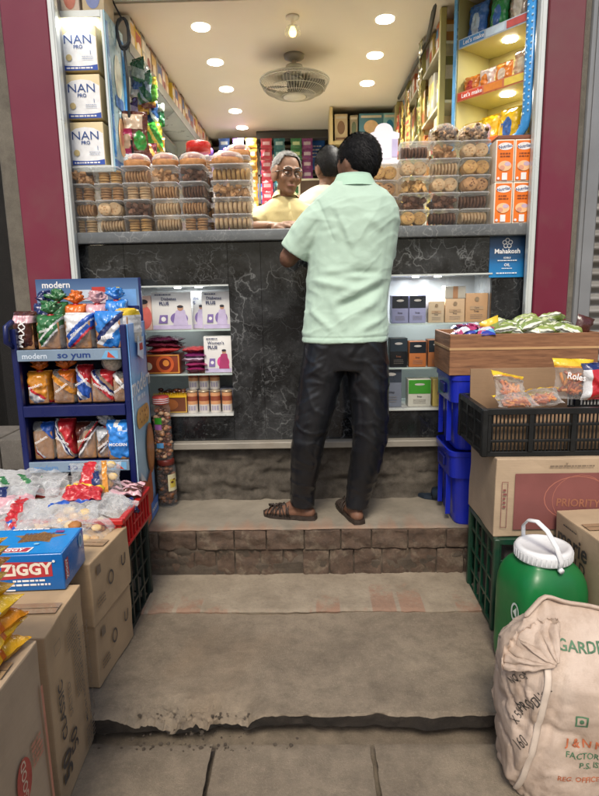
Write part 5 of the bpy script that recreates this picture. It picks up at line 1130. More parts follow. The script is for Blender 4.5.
m = MB(); m.box(-.2, .2, -.12, .12, 0, .28, M_CARDIN, .005); tag(m.build('carton', None, (-.97, 2.14, .085)), 'brown carton hidden inside the dusty green lattice crate', 'carton')
RED = mat('#b01e1e', .4, .12, 5, .1, 30, name='red_plastic', dirt=.25)
rc = T('red_crate', 'red plastic crate heaped with clear packets', 'crate', (-.965, 2.14, .428)); m = MB(); sx, sy, sz = .53, .345, .125
for (x0, x1, y0, y1) in ((-sx/2, sx/2, -sy/2, -sy/2+.008), (-sx/2, sx/2, sy/2-.008, sy/2), (-sx/2, -sx/2+.008, -sy/2+.008, sy/2-.008), (sx/2-.008, sx/2, -sy/2+.008, sy/2-.008)): m.box(x0, x1, y0, y1, .0, sz-.02, RED, .001)
for (x0, x1, y0, y1) in ((-sx/2-.01, sx/2+.01, -sy/2-.012, -sy/2+.012), (-sx/2-.01, sx/2+.01, sy/2-.012, sy/2+.012), (-sx/2-.012, -sx/2+.012, -sy/2+.012, sy/2-.012), (sx/2-.012, sx/2+.012, -sy/2+.012, sy/2-.012)): m.box(x0, x1, y0, y1, sz-.02, sz, RED, .003)
for i in range(9):
    y = -sy/2+.02+(sy-.04)*i/8; m.box(sx/2, sx/2+.009, y-.0035, y+.0035, .006, sz-.021, RED, .001)
    x = -sx/2+.02+(sx-.04)*i/8; m.box(x-.0035, x+.0035, -sy/2-.008, -sy/2, .006, sz-.021, RED, .001)
m.box(sx/2, sx/2+.011, -sy/2, sy/2, 0, .012, RED, .002); m.box(sx/2, sx/2+.010, -.06, .06, .055, .062, RED, .001); m.build('body', rc); m = MB(); m.box(-sx/2+.01, sx/2-.01, -sy/2+.01, sy/2-.01, 0, .008, RED); m.build('base', rc)
HG = 'clear packets heaped on the red crate'
def heap(u, v, Y, w, h, t_, fn, label, rot, seed, fill=None, z=None):
    p = at(u, v, Y=Y); t = T('snack_bag', label, 'snack bag', tuple(p), rot, HG)
    if fill:
        m = MB(); rr = random.Random(seed)
        for k in range(fill[1]): m.ball((rr.uniform(-w*.36, w*.36), rr.uniform(-h*.36, h*.36), rr.uniform(-t_*.3, t_*.25)), (fill[2], fill[2]*.9, fill[2]*.5), fill[0][k % len(fill[0])], 7, 5)
        m.build('snacks', t)
    m = MB(); pouch(m, w, h, t_, fn, 38, 40, seed=seed, crum=.009, seal=.03); m.v = [Vector((q.x, q.z-h/2, -q.y)) for q in m.v]; m.build('wrapper', t); return t
CR = [mat('#c89a5a', .7, .2), mat('#a8703a', .7, .2), mat('#d8b87a', .7)]
one = lambda c: (lambda u, v, s_: c)
# base layer that fills the crate
m = MB(); m.box(-.25, .25, -.155, .155, 0, .085, M_CARDIN, .01); tag(m.build('carton', None, (-.965, 2.14, .438)), 'shallow brown carton filling the red crate under the clear packets', 'carton')
heap(150, 497, 2.2, .01, .01, .01, one(FILM), 'x', (0, 0, 0), 1) if False else None
heap(96, 478, 2.20, .20, .17, .085, lambda u, v, s_: (F['red'] if .1 < u-v*.2 < .35 else F['navy'] if .38 < u < .55 and v < .5 else F['gold'] if .6 < u < .72 else FILMW if v > .55 and u > .4 else FILM), 'crumpled multicoloured bun bag on top of the heap beside the rack', (.55, .1, .4), 51, (CR, 12, .022))
heap(83, 493, 2.10, .15, .09, .05, lambda u, v, s_: F['red'] if v < .75 else F['yellow'], 'red bun packet with an orange blob lying in the heap', (.3, .05, .15), 52, None)
heap(112, 506, 2.08, .16, .12, .06, lambda u, v, s_: FILMW if (u-.5)**2+(v-.5)**2 > .03 else FILMW, 'knotted milky plastic bag at the right edge of the heap', (.25, .2, -.3), 53)
heap(124, 505, 2.12, .10, .11, .035, lambda u, v, s_: F['navy'] if u > .6 else FILM, 'small clear bag with a dark blue end beside the red rim', (.1, .25, .6), 54)
heap(122, 488, 2.22, .17, .13, .02, lambda u, v, s_: F['brown'] if int(v*7) % 2 else F['pink'], 'flat brown and pink chocolate packet at the back right of the heap', (.12, .12, .15), 55)
heap(60, 512, 2.02, .30, .20, .05, lambda u, v, s_: F['blue'] if abs(v-.55-u*.1) < .05 and .35 < u < .95 else FILMW if v > .3 else FILMW, 'long white packet with a blue streak lying across the heap', (.2, -.05, .2), 56)
heap(18, 517, 2.00, .19, .20, .06, lambda u, v, s_: F['red'] if .55 < u+v*.4 < .8 else FILMW if v > .5 else FILMW, 'white packet with a red corner at the left of the heap', (.3, .1, -.2), 57)
heap(45, 530, 1.93, .16, .14, .055, lambda u, v, s_: FILM, 'clear bag of golden biscuit pieces in front of the heap', (.3, 0, .1), 58, (CR, 26, .016))
heap(88, 530, 1.93, .17, .15, .05, lambda u, v, s_: FILMW if v > .6 or u < .2 else FILM, 'clear bag with milky folds at the front of the heap', (.2, .1, -.2), 59, (CR, 9, .02))
heap(28, 482, 2.28, .30, .16, .06, lambda u, v, s_: F['green'] if .25 < v < .6 and u < .7 and int(u*9+v*5) % 3 == 0 else FILMW, 'clear bag with faint green stripes at the back left of the heap', (.35, .05, .05), 60)
heap(62, 490, 2.2, .14, .13, .08, lambda u, v, s_: FILMW if u < .7 else FILM, 'whitish crumpled bag between the green striped and red bags', (.4, 0, .5), 61)
heap(10, 500, 2.12, .20, .17, .06, lambda u, v, s_: F['pink'] if v < .45 else F['navy'] if .2 < u < .45 else FILMW, 'pinkish packet with a dark blue patch at the left edge of the heap', (.3, 0, .3), 62)
heap(5, 535, 1.90, .16, .16, .05, lambda u, v, s_: F['blue'] if int(u*7+v*3) % 3 == 0 else FILMW, 'clear packet with blue squiggles at the near left of the heap', (.25, 0, .5), 63)
heap(72, 518, 1.98, .20, .15, .045, lambda u, v, s_: FILM if v > .2 else FILMW, 'clear flat bag of flat bread pieces under the white packet', (.18, 0, -.35), 64, (CR, 10, .026))

# cardboard boxes on the left
TAPE = mat((.30, .205, .115), .25, .12, 8, .15, 40, coat=.5, name='packing_tape')
def cbox(name, label, loc, sx, sy, sz, m_, rz=0, flaps=False, prints=None, tape=True, cat='cardboard box'):
    mb = MB(); mb.box(-sx/2, sx/2, -sy/2, sy/2, 0, sz, m_, .005, seg=2)
    bm = bmesh.new(); vv = [bm.verts.new(v) for v in mb.v]
    for f_ in mb.f: bm.faces.new([vv[i] for i in f_])
    for _ in range(3): bmesh.ops.subdivide_edges(bm, edges=[e for e in bm.edges if e.calc_length() > .05], cuts=1, use_grid_fill=True)
    bmesh.ops.triangulate(bm, faces=[f_ for f_ in bm.faces if len(f_.verts) > 4]); bm.verts.index_update(); sd_ = Vector(loc)*3
    mb.v = []
    for v in bm.verts:
        c_ = v.co; ed_ = (1 if sx/2-abs(c_.x) < .012 else 0)+(1 if sy/2-abs(c_.y) < .012 else 0)+(1 if min(c_.z, sz-c_.z) < .012 else 0)
        k_ = .0022 if ed_ < 2 else .0045
        mb.v.append(c_+Vector((noise.noise(c_*9+sd_), noise.noise(c_*9+sd_+Vector((5, 0, 0))), noise.noise(c_*9+sd_+Vector((0, 5, 0)))*(.6 if c_.z > .02 else 0)))*k_)
    mb.f = [tuple(v.index for v in f_.verts) for f_ in bm.faces]; mb.mi = [0]*len(mb.f); mb.sm = [False]*len(mb.f)
    if tape:
        f = Face(mb, 'top', sx, sy, sz+.003); f.rect(-sx/2+.012, sx/2-.012, -.026, .026, TAPE); f.rect(-sx/2+.01, sx/2-.01, -.0014, .0014, mat((.10, .065, .035), .8)) if sx < sy*9 else None
    if prints: prints(mb, sx, sy, sz)
    bm.free(); o = mb.build(name, None, loc, rz); return tag(o, label, cat)
INKB = ink((.05, .045, .045)); INKG = ink((.16, .12, .085)); INKR = ink('#a8433a'); INKRL = ink('#b87a64')
def pr_small(mb, sx, sy, sz):
    f = Face(mb, 'right', sx+.008, sy, sz); r = random.Random(4)
    f.ring(-.02, .0, .022, .007, INKB, .026); f.text('U', .085, .01, .06, INKB, .01, -.1); f.rect(-.12, -.09, .055, .085, INKG); f.fakelines(-.10, -.03, .012, 3, .06, .006, INKG)
    f = Face(mb, 'front', sx, sy+.008, sz); f.text('50', sx*.30, -.02, .06, INKB, .02, PI/2); f.fakelines(sx*.38, .04, .012, 2, .04, .006, INKG)
cbox('cardboard_box', 'lower of two stacked brown cartons against the dusty green crate', (-.925, 1.86, .068), .44, .30, .225, M_CARD, math.radians(-4), prints=pr_small)
cbox('cardboard_box', 'upper of two stacked brown cartons, behind the blue biscuit box', (-.920, 1.855, .296), .445, .305, .222, M_CARD, math.radians(-5), prints=pr_small)
def pr_classic(mb, sx, sy, sz):
    f = Face(mb, 'right', sx+.008, sy, sz); R90 = PI/2
    f.text('50', -.080, -.155, .085, INKB, .02, R90); f.text('CLASSIC', -.080, .010, .046, INKB, .025, R90, 1.0); f.text('50', -.025, -.125, .070, INKB, .01, R90) ; f.text('SALTED', -.028, .005, .030, INKG, .01, R90)
    f.fakelines(.045, .20, .011, 22, .05, .006, INKG)
    for i in range(3): f.text('MFD BY INDUSTRIES LTD PKD', .072+i*.030, .0, .022, INKB if i == 0 else INKG, .005, R90)
    f.fakelines(.09, -.17, .012, 6, .07, .007, INKG); f.fakelines(.0, .19, .010, 6, .04, .005, INKG)
    f.frame(-.105, -.065, .185, .215, .002, INKG)
cbox('cardboard_box', 'tall brown carton with bold CLASSIC lettering on its side, under the blue box', (-.888, 1.412, .002), .41, .265, .518, M_CARD, math.radians(3), prints=pr_classic)
def pr_red(mb, sx, sy, sz):
    f = Face(mb, 'right', sx+.008, sy, sz); f.disc(-.015, .06, .032, INKR, .05); f.text('GOOD', -.015, .06, .03, ink('#c9b09a'), .02, PI/2); f.fakelines(.05, .10, .012, 5, .05, .007, INKRL)
    f.text('Biscuit', .01, -.085, .06, INKR, .03, PI/2+.25); f.rect(.09, .10, -.2, .2, INKRL)
cbox('cardboard_box', 'nearest carton on the left with red oval print on its side', (-.845, 1.03, .002), .46, .225, .605, M_CARD3, math.radians(2), prints=pr_red)
# blue biscuit box
ZB = mat('#1466b0', .3, .08, 6, .03, 40, coat=.3, name='blue_box_card'); ZL = mat('#1f86d0', .3, .06, 5, coat=.3, name='light_blue_card')
zx, zy, zz = .34, .185, .112; mb = carton(zx, zy, zz, ZB, .004); f = Face(mb, 'top', zx, zy, zz); f.rect(-zx/2+.004, zx/2-.004, -zy/2+.004, zy/2-.004, ZL)
star = []; rz_ = random.Random(2)
for i in range(10): a = 2*PI*i/10+.3; q = (.062 if i % 2 == 0 else .034)*rz_.uniform(.9, 1.1); star.append((q*1.25*math.cos(a)+.06, q*math.sin(a)*.75+.025))
f.poly(star, ink('#8a6a44')); f.fakelines(.055, .05, .008, 8, .09, .005, ink('#6a4a2c')); f.poly([(-.05, -.080), (.07, -.080), (.075, -.048), (-.045, -.048)], INKW); f.poly([(-.044, -.077), (.064, -.077), (.069, -.051), (-.039, -.051)], ink('#b03a4a')); f.text('ZIGGY', .013, -.064, .026, INKW, .03); f.fakelines(.02, .078, .01, 1, .12, .007, INKW); f.rect(.10, .125, .05, .065, ink('#7a3a7a')); f.disc(.075, -.03, .008, ink('#8ac0d8'), .005)
f = Face(mb, 'front', zx, zy, zz); f.poly([(-.010, -.018), (.138, -.012), (.138, .032), (.0, .036)], ink('#b0333a')); f.text('ZiGGY', .066, .010, .048, ink('#e0d8c8'), .04, .02); f.fakelines(.07, -.026, .01, 1, .09, .006, INKW); f.fakelines(.05, -.038, .01, 1, .16, .006, INKW); f.rect(.0, .03, -.052, -.048, INKW); f.disc(.145, .035, .004, INKW)
f = Face(mb, 'right', zx, zy, zz); f.rect(-.085, -.055, -.03, .03, ink('#b0333a')); f.text('ZIGGY', -.07, 0, .02, INKW, .03, PI/2); f.disc(.055, .03, .016, ink('#a8c8e0'), .022); f.disc(.055, .03, .010, ink('#5a8ab0'), .015)
tag(mb.build('biscuit_box', None, (-.893, 1.60, .535-.012), math.radians(4)), 'bright blue biscuit box with red and white lettering standing on the tall carton', 'biscuit box')
# orange packets at the near left
rs = random.Random(77)
for k in range(9):
    c = foil(['#e0a812', '#e6b41a', '#d98a14', '#e8bd2a'][k % 4]); c2 = foil('#f0d060'); c3 = F['orange'] if k != 3 else F['silver']; mb = MB(); pouch(mb, .20, .15, .058, lambda u, v, s_: (c3 if (v > .40 and v < .52) else c2 if int(u*18) % 9 == 0 else c), 24, 20, seed=70+k, crum=.0028, seal=.035); mb.v = [Vector((q.x, q.z-.075, q.y)) for q in mb.v]
    o = mb.build('noodle_packet', None, (-.738+(.006 if k in (0, 1, 2) else 0 if k < 4 else -.014)+rs.uniform(-.006, .006), 1.075+rs.uniform(-.01, .01), .628+k*.0285), (rs.uniform(-.05, .05), rs.uniform(-.06, .06), rs.uniform(-.12, .12)))
    tag(o, f'yellow orange packet, {ORD[k]} from the bottom of the pile on the nearest left carton', 'noodle packet', 'yellow packets piled at the left edge')

# ================================================================== RIGHT PILE
BLU = mat('#1426a4', .35, .12, 5, .08, 30, coat=.15, name='blue_tote_plastic', dirt=.18)
def tote(loc, label, sx=.50, sy=.32, sz=.345):
    t = T('blue_tote', label, 'crate', loc, 0, 'stacked blue totes'); m = MB(); h = sz
    R = [(0, 0, 0, sx*.43, sy*.43, 0), (0, 0, .006, sx*.435, sy*.435, 0), (0, 0, h*.64, sx*.455, sy*.455, 0), (0, 0, h*.645, sx*.495, sy*.495, 0), (0, 0, h*.93, sx*.50, sy*.50, 0), (0, 0, h*.935, sx*.512, sy*.512, 0), (0, 0, h*.995, sx*.512, sy*.512, 0), (0, 0, h, sx*.5, sy*.5, 0), (0, 0, h-.03, sx*.48, sy*.48, 0)]
    m.rings(R, BLU, 44, p=9, smooth=False)
    for x in (-.12, 0, .12): m.box(x-.004, x+.004, -sy*.50, -sy*.456, .03, h*.64, BLU, .001)
    for y in (-.08, .08): m.box(-sx*.50, -sx*.456, y-.004, y+.004, .03, h*.64, BLU, .001)
    m.build('body', t); m = MB(); m.box(-.055, .055, -sy*.515, -sy*.497, h*.72, h*.86, mat('#0c1668', .5), .006); m.build('handle', t); m = MB(); m.box(-sx*.515, -sx*.497, -.05, .05, h*.72, h*.86, mat('#0c1668', .5), .006); m.build('handle', t); return t
tote((.86, 2.595, .307), 'lower of two stacked blue plastic totes on the brick step'); tote((.855, 2.60, .653), 'upper of two stacked blue plastic totes, under the woodgrain box', sz=.335)
# woodgrain box full of packets
wx, wy, wz = .62, .33, .175; wb = T('woodgrain_box', 'brown woodgrain patterned open box with a pale strap, full of small packets', 'box', (.905, 2.60, .99), math.radians(-1)); m = MB()
for (x0, x1, y0, y1) in ((-wx/2, wx/2, -wy/2, -wy/2+.008), (-wx/2, wx/2, wy/2-.008, wy/2), (-wx/2, -wx/2+.008, -wy/2+.008, wy/2-.008), (wx/2-.008, wx/2, -wy/2+.008, wy/2-.008)): m.box(x0, x1, y0, y1, 0, wz, M_WOOD, .002)
m.box(-wx/2+.008, wx/2-.008, -wy/2+.008, wy/2-.008, 0, .008, M_WOOD); m.build('body', wb); m = MB(); st = mat('#b8946a', .4, .1)
m.box(-wx/2-.0015, wx/2+.0015, -wy/2-.002, -wy/2-.0002, .108, .118, st); m.box(-wx/2-.002, -wx/2-.0002, -wy/2, wy/2, .108, .118, st); m.build('strap', wb)
m = MB(); m.box(-wx/2+.02, wx/2-.02, -wy/2+.02, wy/2-.02, 0, .13, M_CARDIN, .01); tag(m.build('carton', None, (.905, 2.60, 1.0), math.radians(-1)), 'inner brown carton filling the woodgrain box under the packets', 'carton')
rs = random.Random(19); LG, LG2 = foil('#8a9c52'), foil('#b9c494'); VB, WB, PKK = foil('#2a3a9a'), foil('#c8ccd8'), foil('#a83a6a')
for k in range(22):
    x = .665+rs.random()*.13; y = 2.47+rs.random()*.2; a, b = [(VB, WB), (VB, foil('#5aa0d0')), (PKK, WB)][k % 3]
    mb = MB(); pouch(mb, .085, .06, .02, lambda u, v, s_: b if .3 < u < .6 else a, 8, 8, seed=100+k, crum=.004); mb.v = [Vector((q.x, q.z-.03, q.y)) for q in mb.v]
    tag(mb.build('small_sachet', None, (x, y, 1.160+rs.random()*.028), (rs.uniform(-.4, .4), rs.uniform(-.4, .4), rs.uniform(0, 3))), 'small blue, white or pink sachet in the left end of the woodgrain box', 'sachet', 'blue and white sachets in the woodgrain box')
PDK, PWH = foil('#3f5a2a'), foil('#d4d8cc')
for k in range(20):
    x = .79+(k % 10)*.037; y = 2.50+.09*(k//10)+rs.random()*.03; a, b = [(LG, LG2), (foil('#76894a'), foil('#d0d4bc')), (LG2, LG)][k % 3]
    mb = MB(); pouch(mb, .105, .082, .046, lambda u, v, s_: PDK if (.36 < v < .44 and .25 < u < .75) else b if ((u-.5)**2*2.2+(v-.48)**2*4 < .25) else PWH if (v < .07 or v > .93) else a, 26, 24, seed=130+k, crum=.003); mb.v = [Vector((q.x, q.z-.042, q.y)) for q in mb.v]
    zz_ = 1.158+.04*rs.random()+(.02 if k > 9 else 0)
    tag(mb.build('green_packet', None, (x, y, zz_), (rs.uniform(-.5, .3), rs.uniform(-.35, .35), rs.uniform(-.8, .8))), 'pale green snack packet heaped in the woodgrain box', 'snack packet', 'pale green packets in the woodgrain box')
mb = MB(); pouch(mb, .09, .10, .04, lambda u, v, s_: F['brown'], 8, 8, seed=160); tag(mb.build('brown_packet', None, (1.17, 2.52, 1.13), (0, .3, .3)), 'dark brown packet poking up at the right end of the woodgrain box', 'snack packet')
mb = MB(); pouch(mb, .09, .07, .04, lambda u, v, s_: LG if v < .7 else F['yellow'], 10, 9, seed=161); tag(mb.build('green_packet', None, (.795, 2.53, 1.158), (.1, -.35, .2)), 'upright green and yellow packet at the left edge of the green heap', 'snack packet')
# lattice crate, printed carton, black crate
lattice_crate('green_crate', 'bottle green lattice crate under the red panelled carton, behind the jug', (.905, 2.185, .067), .44, .33, .372, GRN, 4, 4, 4)
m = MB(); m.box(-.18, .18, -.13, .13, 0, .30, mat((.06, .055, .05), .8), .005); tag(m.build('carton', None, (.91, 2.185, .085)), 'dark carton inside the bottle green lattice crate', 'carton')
RP = mat((.19, .062, .055), .7, .15, 6, name='red_print')
def pr_pri(mb, sx, sy, sz):
    f = Face(mb, 'front', sx, sy+.008, sz); f.rect(-sx/2+.07, sx/2-.03, -sz/2+.03, sz/2-.055, RP); f.ring(.055, .0, .12, .003, ink('#a86a5a'), .085); f.ring(.065, -.005, .10, .002, ink('#a86a5a'), .095); f.text('PRIORITY', .06, -.02, .042, ink('#94604a'), .02, -.05, .9)
    f.frame(-sx/2+.022, -sx/2+.045, -sz/2+.04, sz/2-.085, .002, RP); f.fakelines(.03, sz/2-.03, .01, 1, .16, .005, INKG); f.fakelines(-sx/2+.034, .03, .016, 5, .014, .008, RP); f.text('v', 0.01, sz/2-.018, .018, INKG, .02)
cbox('cardboard_box', 'carton with a dark red printed panel between the two crates on the right', (.915, 2.195, .441), .485, .335, .302, M_CARD3, math.radians(0), prints=pr_pri)
lattice_crate('black_crate', 'black slotted plastic crate holding yellow topped snack bags', (.955, 2.215, .745), .645, .32, .180, BLK, 4, 3, 3, slots=True)
m = MB(); m.box(-.285, .285, -.135, .135, 0, .10, M_CARDIN, .004); tag(m.build('carton', None, (.955, 2.215, .758)), 'shallow brown carton lining the black slotted crate', 'carton')
m = MB(); m.box(-.20, .20, -.004, .004, 0, .27, M_CARDIN, .001); tag(m.build('cardboard_flap', None, (.86, 2.345, .76), (math.radians(-4), 0, 0)), 'plain brown cardboard sheet standing at the back of the black crate', 'cardboard')
def snack(u, v, Y, w, h, label, rot, seed, text=None, red=False, t_=.05):
    p = at(u, v, Y=Y); t = T('snack_bag', label, 'snack bag', tuple(p), rot, 'snack bags in the black crate'); m = MB(); rr = random.Random(seed); rn = [mat('#b8642a', .7, .2), mat('#c8813a', .7, .2), mat('#9a4a20', .7, .2)] if not red else [foil('#a81e2a')]
    for k in range(26): m.tube([(rr.uniform(-w*.36, w*.36), rr.uniform(-.008, .008), rr.uniform(.1, .68)*h)]*1+[(rr.uniform(-w*.36, w*.36), rr.uniform(-.008, .008), rr.uniform(.1, .68)*h)], .006, rn[k % len(rn)], 6)
    m.build('snacks', t)
    def fn(uu, vv, s_):
        if red: return F['navy'] if vv > .82 else (F['white'] if uu < .18 else F['red'])
        return F['yellow'] if vv > .80 else (F['gold'] if vv > .77 else FILM)
    m = MB(); pouch(m, w, h, t_, fn, 16, 22, seed=seed, crum=.005, seal=.035, flare=.12)
    if text: m.text(text, Matrix.Translation((0, -t_/2-.006, h*.55)) @ Matrix.Rotation(PI/2, 4, 'X') @ Matrix.Rotation(-.12, 4, 'Z'), .034, INKW, .02)
    m.build('wrapper', t); return t
snack(571, 399, 2.20, .15, .155, 'upright yellow topped snack bag with white Roles lettering in the black crate', (math.radians(-8), math.radians(4), .1), 81, 'Roles')
snack(512, 402, 2.17, .14, .125, 'yellow topped snack bag slumped at the left of the black crate', (math.radians(-35), math.radians(14), .3), 82)
snack(545, 405, 2.16, .13, .10, 'yellow topped snack bag lying low in the middle of the black crate', (math.radians(-62), math.radians(-8), -.2), 83); snack(520, 406, 2.13, .15, .085, 'clear snack bag with orange pieces lying along the front of the black crate', (math.radians(-70), 0, .1), 84)
snack(598, 399, 2.20, .13, .14, 'red snack bag with a navy top at the right of the black crate', (math.radians(-5), 0, .15), 85, None, True)
# slipper left on the step
m = MB(); sl = plas('#1c2836', .5); pts = [(.0, -.12), (.035, -.11), (.04, -.03), (.034, .04), (.045, .10), (.02, .13), (-.02, .13), (-.04, .09), (-.033, .02), (-.04, -.05), (-.035, -.11)]
n = len(pts); m.add([(x, y, 0) for x, y in pts]+[(x, y, .02) for x, y in pts], [tuple(range(n))[::-1], tuple(range(n, 2*n))]+[(i, (i+1) % n, n+(i+1) % n, n+i) for i in range(n)], sl); m.tube([(-.04, .02, .015), (-.03, .03, .05), (0, .035, .06), (.03, .03, .05), (.04, .02, .015)], [(.004, .03)]*5, sl, 8)
tag(m.build('slipper', None, (.665, 2.775, .308), math.radians(60)), 'dark blue grey slipper left on the step beside the blue totes', 'slipper')
# marie carton
def pr_marie(mb, sx, sy, sz):
    f = Face(mb, 'left', sx+.008, sy, sz); f.text('marie', -.045, .165, .088, INKB, .02, 0, .95); f.text('GOLD', -.03, .105, .06, INKB, .02, 0, .9); f.fakelines(-.06, .213, .01, 1, .09, .005, INKB)
cbox('cardboard_box', 'pale carton with black marie lettering beside the green jug', (1.072, 1.845, .067), .34, .33, .490, M_CARD2, math.radians(5), prints=pr_marie)
# green jug
JG = mat('#0d6a34', .38, .16, 5, .06, 30, coat=.06, dirt=.12, name='green_plastic'); WP = plas('#d8dadc', .35)
jx, jy = .772, 1.815; jug = T('green_jug', 'green plastic storage jug with a white screw lid and carrying handle', 'jug', (jx, jy, .067), math.radians(12)); m = MB(); hw = .125
R = []
for z, s_ in ((0, .90), (.006, .96), (.02, .985), (.05, 1), (.08, 1), (.20, 1), (.27, 1), (.305, .985), (.335, .94), (.36, .86), (.378, .76), (.39, .66), (.395, .62), (.415, .60)):
    R.append((0, 0, z, hw*s_, hw*s_*.94, 0))
m.rings(R, JG, 56, p=4.2)
for v in m.v:
    if abs(v.x) > .05 and .10 < v.z < .26 and abs(v.y) > .02: v.z += 0
for k in range(5):
    z = .14+.024*k; m.tube([(-.085+.03*k*0, -hw*.945, z), (-.06, -hw*.955, z), (-.03, -hw*.955, z), (.0, -hw*.94, z)], .007, JG, 8, round_caps=True)
Mx = Matrix.Rotation(-PI/2, 4, 'Z')
for k in range(4): z = .10+.03*k; m.tube([(-hw*.985, -.07, z), (-hw*1.0, -.05, z), (-hw*.985, -.03, z)], .005, JG, 8)
m.build('body', jug)
m = MB(); m.lathe([(.088, .398), (.092, .402), (.092, .432), (.088, .44), (.075, .443), (.072, .439), (.004, .438)], WP, n=40)
for i in range(40): a = 2*PI*i/40; m.box(.0915, .0935, -.002, .002, .404, .43, WP, 0, Matrix.Rotation(a, 4, 'Z'))
m.build('lid', jug)
m = MB(); pts = [(.0, -.094, .398), (.0, -.097, .425), (-.012, -.085, .47), (-.028, -.055, .515), (-.042, -.02, .535), (-.048, .02, .525), (-.040, .06, .49), (-.02, .088, .44), (0, .094, .40)]
m.tube(pts, [(.009, .004)]*9, WP, 10); m.tube([(0, -.102, .395), (0, -.09, .395)], .009, WP, 12); m.tube([(0, .102, .395), (0, .09, .395)], .009, WP, 12); m.build('handle', jug)
m = MB(); Mj = Matrix.Translation((-hw*.5, -hw*.955, .13)) @ Matrix.Rotation(PI/2, 4, 'X'); stk = ink('#c8d4cc'); Mj = Matrix.Translation((-hw*1.0, -hw*.42, .19)) @ Matrix.Rotation(math.radians(-84), 4, 'Z') @ Matrix.Rotation(PI/2, 4, 'X')
vs = []; n = 20
for i in range(n): a = 2*PI*i/n; vs += [(.020*math.cos(a), .05+.034*math.sin(a), 0.002), (.014*math.cos(a), .05+.027*math.sin(a), 0.002)]
m.add(vs, [(2*i, (2*i+2) % (2*n), (2*i+3) % (2*n), 2*i+1) for i in range(n)], stk, False, Mj); m.poly([(-.006, .03, .002), (.012, .03, .002), (.018, -.03, .002), (.004, -.035, .002)], stk, Mj); m.poly([(-.010, .05, .002), (.006, .07, .002), (.010, .03, .002)], stk, Mj); m.build('sticker', jug)

# ================================================================== SACK
def sack_mat():
    t = NT('woven_sack'); v = t.coord(rnd=False); w1 = t.n('ShaderNodeTexWave', bands_direction='X'); w2 = t.n('ShaderNodeTexWave', bands_direction='Z')
    for w in (w1, w2): t.l(v, w.inputs['Vector']); w.inputs['Scale'].default_value = 140; w.inputs['Distortion'].default_value = .6
    ml = t.n('ShaderNodeMath', operation='MULTIPLY'); t.l(w1.outputs[1], ml.inputs[0]); t.l(w2.outputs[1], ml.inputs[1])
    c = t.ramp(t.noise(v, 5, 7, .65), [(.3, (.39, .295, .225)), (.55, (.52, .415, .34)), (.75, (.59, .495, .41))])
    c = t.mix(t.ramp(t.noise(v, 9, 6, .7), [(.5, 0.0), (.74, .6)]), c, (.26, .17, .11))
    b = t.bsdf(Roughness=.62); t.l(c, b.inputs['Base Color']); ad = t.n('ShaderNodeMath', operation='MULTIPLY_ADD'); t.l(ml.outputs[0], ad.inputs[0]); ad.inputs[1].default_value = .12; t.l(t.noise(v, 30, 5), ad.inputs[2])
    t.l(t.bump(ad.outputs[0], .5, .006), b.inputs['Normal']); t.l(b.outputs[0], t.out.inputs[0]); return t.m
M_SACK = sack_mat()
SKC = Vector((.765, 1.395)); SKR = math.radians(-6)
sack = T('flour_sack', 'bulging off white woven sack with green and orange print and a scrunched corner', 'sack', (SKC.x, SKC.y, .002), SKR)
m = MB(); nr, na = 64, 150; vs = []; fs = []; HS = .512
def sack_pt(a, q):
    """a: angle round the sack, q: 0 bottom .. 1 top hem"""
    ca, sa = math.cos(a), math.sin(a); bulge = math.sin(PI*min(1, q*.92+.08))**.55
    hx = .262*(.86+.14*bulge); hy = (.145*(.62+.38*bulge))*(1 if q < .72 else max(.10, 1-((q-.72)/.28)**1.5*.93))
    if q < .06: k = .90+.10*(q/.06)**.5; hx *= k; hy *= k
    p = 3.4 if q < .7 else 3.4-(q-.7)*3
    x = hx*math.copysign(abs(ca)**(2/p), ca); y = hy*math.copysign(abs(sa)**(2/p), sa)
    z = HS*q*(1-.10*(x/.262)*q) + .0
    # scrunched left top corner folds down and outwards
    k = max(0, min(1, (-x-.14)/.12))*max(0, min(1, (q-.70)/.30)); k = k*k*(3-2*k)
    z -= k*.075; y -= k*.035; x += k*.02
    return Vector((x, y+.02*max(0, q-.7), z))
for j in range(nr+1):
    q = j/nr
    for i in range(na):
        a = 2*PI*i/na; p = sack_pt(a, q); n_ = Vector((math.cos(a), math.sin(a)*1.4, 0)).normalized()
        left = max(0, min(1, (-p.x-.06)/.2)); 
        w_ = p+Vector((noise.noise(p*7), noise.noise(p*7+Vector((4, 4, 4))), noise.noise(p*7+Vector((8, 1, 3)))))*.05
        rdg = lambda s_, o: (1-abs(noise.noise(Vector((w_.x*s_, w_.y*s_, w_.z*s_*.6+o))))*2.6)
        d = noise.noise(Vector((p.x*9, p.y*9, p.z*6)))*.012-max(0, rdg(7, 1))**3*.009+max(0, rdg(11, 5))**4*.006-max(0, rdg(19, 9))**3*(.003+.006*left)+noise.noise(p*48)*(.0015+.003*left*max(0, q-.4))
        # soft vertical drag creases under the scrunched corner, one pinch crease beside the seam
        d += -.014*math.exp(-((p.x+.165-.10*(q-.5))/.016)**2)*max(0, math.sin(PI*min(1, max(0, (q-.15)/.85))))*(1 if p.y < 0 else 0)
        d += .010*math.exp(-((p.x+.20-.10*(q-.5))/.012)**2)*(1 if p.y < 0 and q > .1 else 0)
        d += .004*math.sin(p.x*60+q*25+3*noise.noise(p*8))*max(0, q-.62)*2.2
        vs.append(p+n_*d)
for j in range(nr):
    for i in range(na): k = (i+1) % na; fs.append((j*na+i, j*na+k, (j+1)*na+k, (j+1)*na+i))
fs.append(tuple(range(na))[::-1]); fs.append(tuple(nr*na+i for i in range(na))); m.add(vs, fs, M_SACK, True); SACKMB = m
bvh = BVHTree.FromPolygons([tuple(v) for v in m.v], m.f)
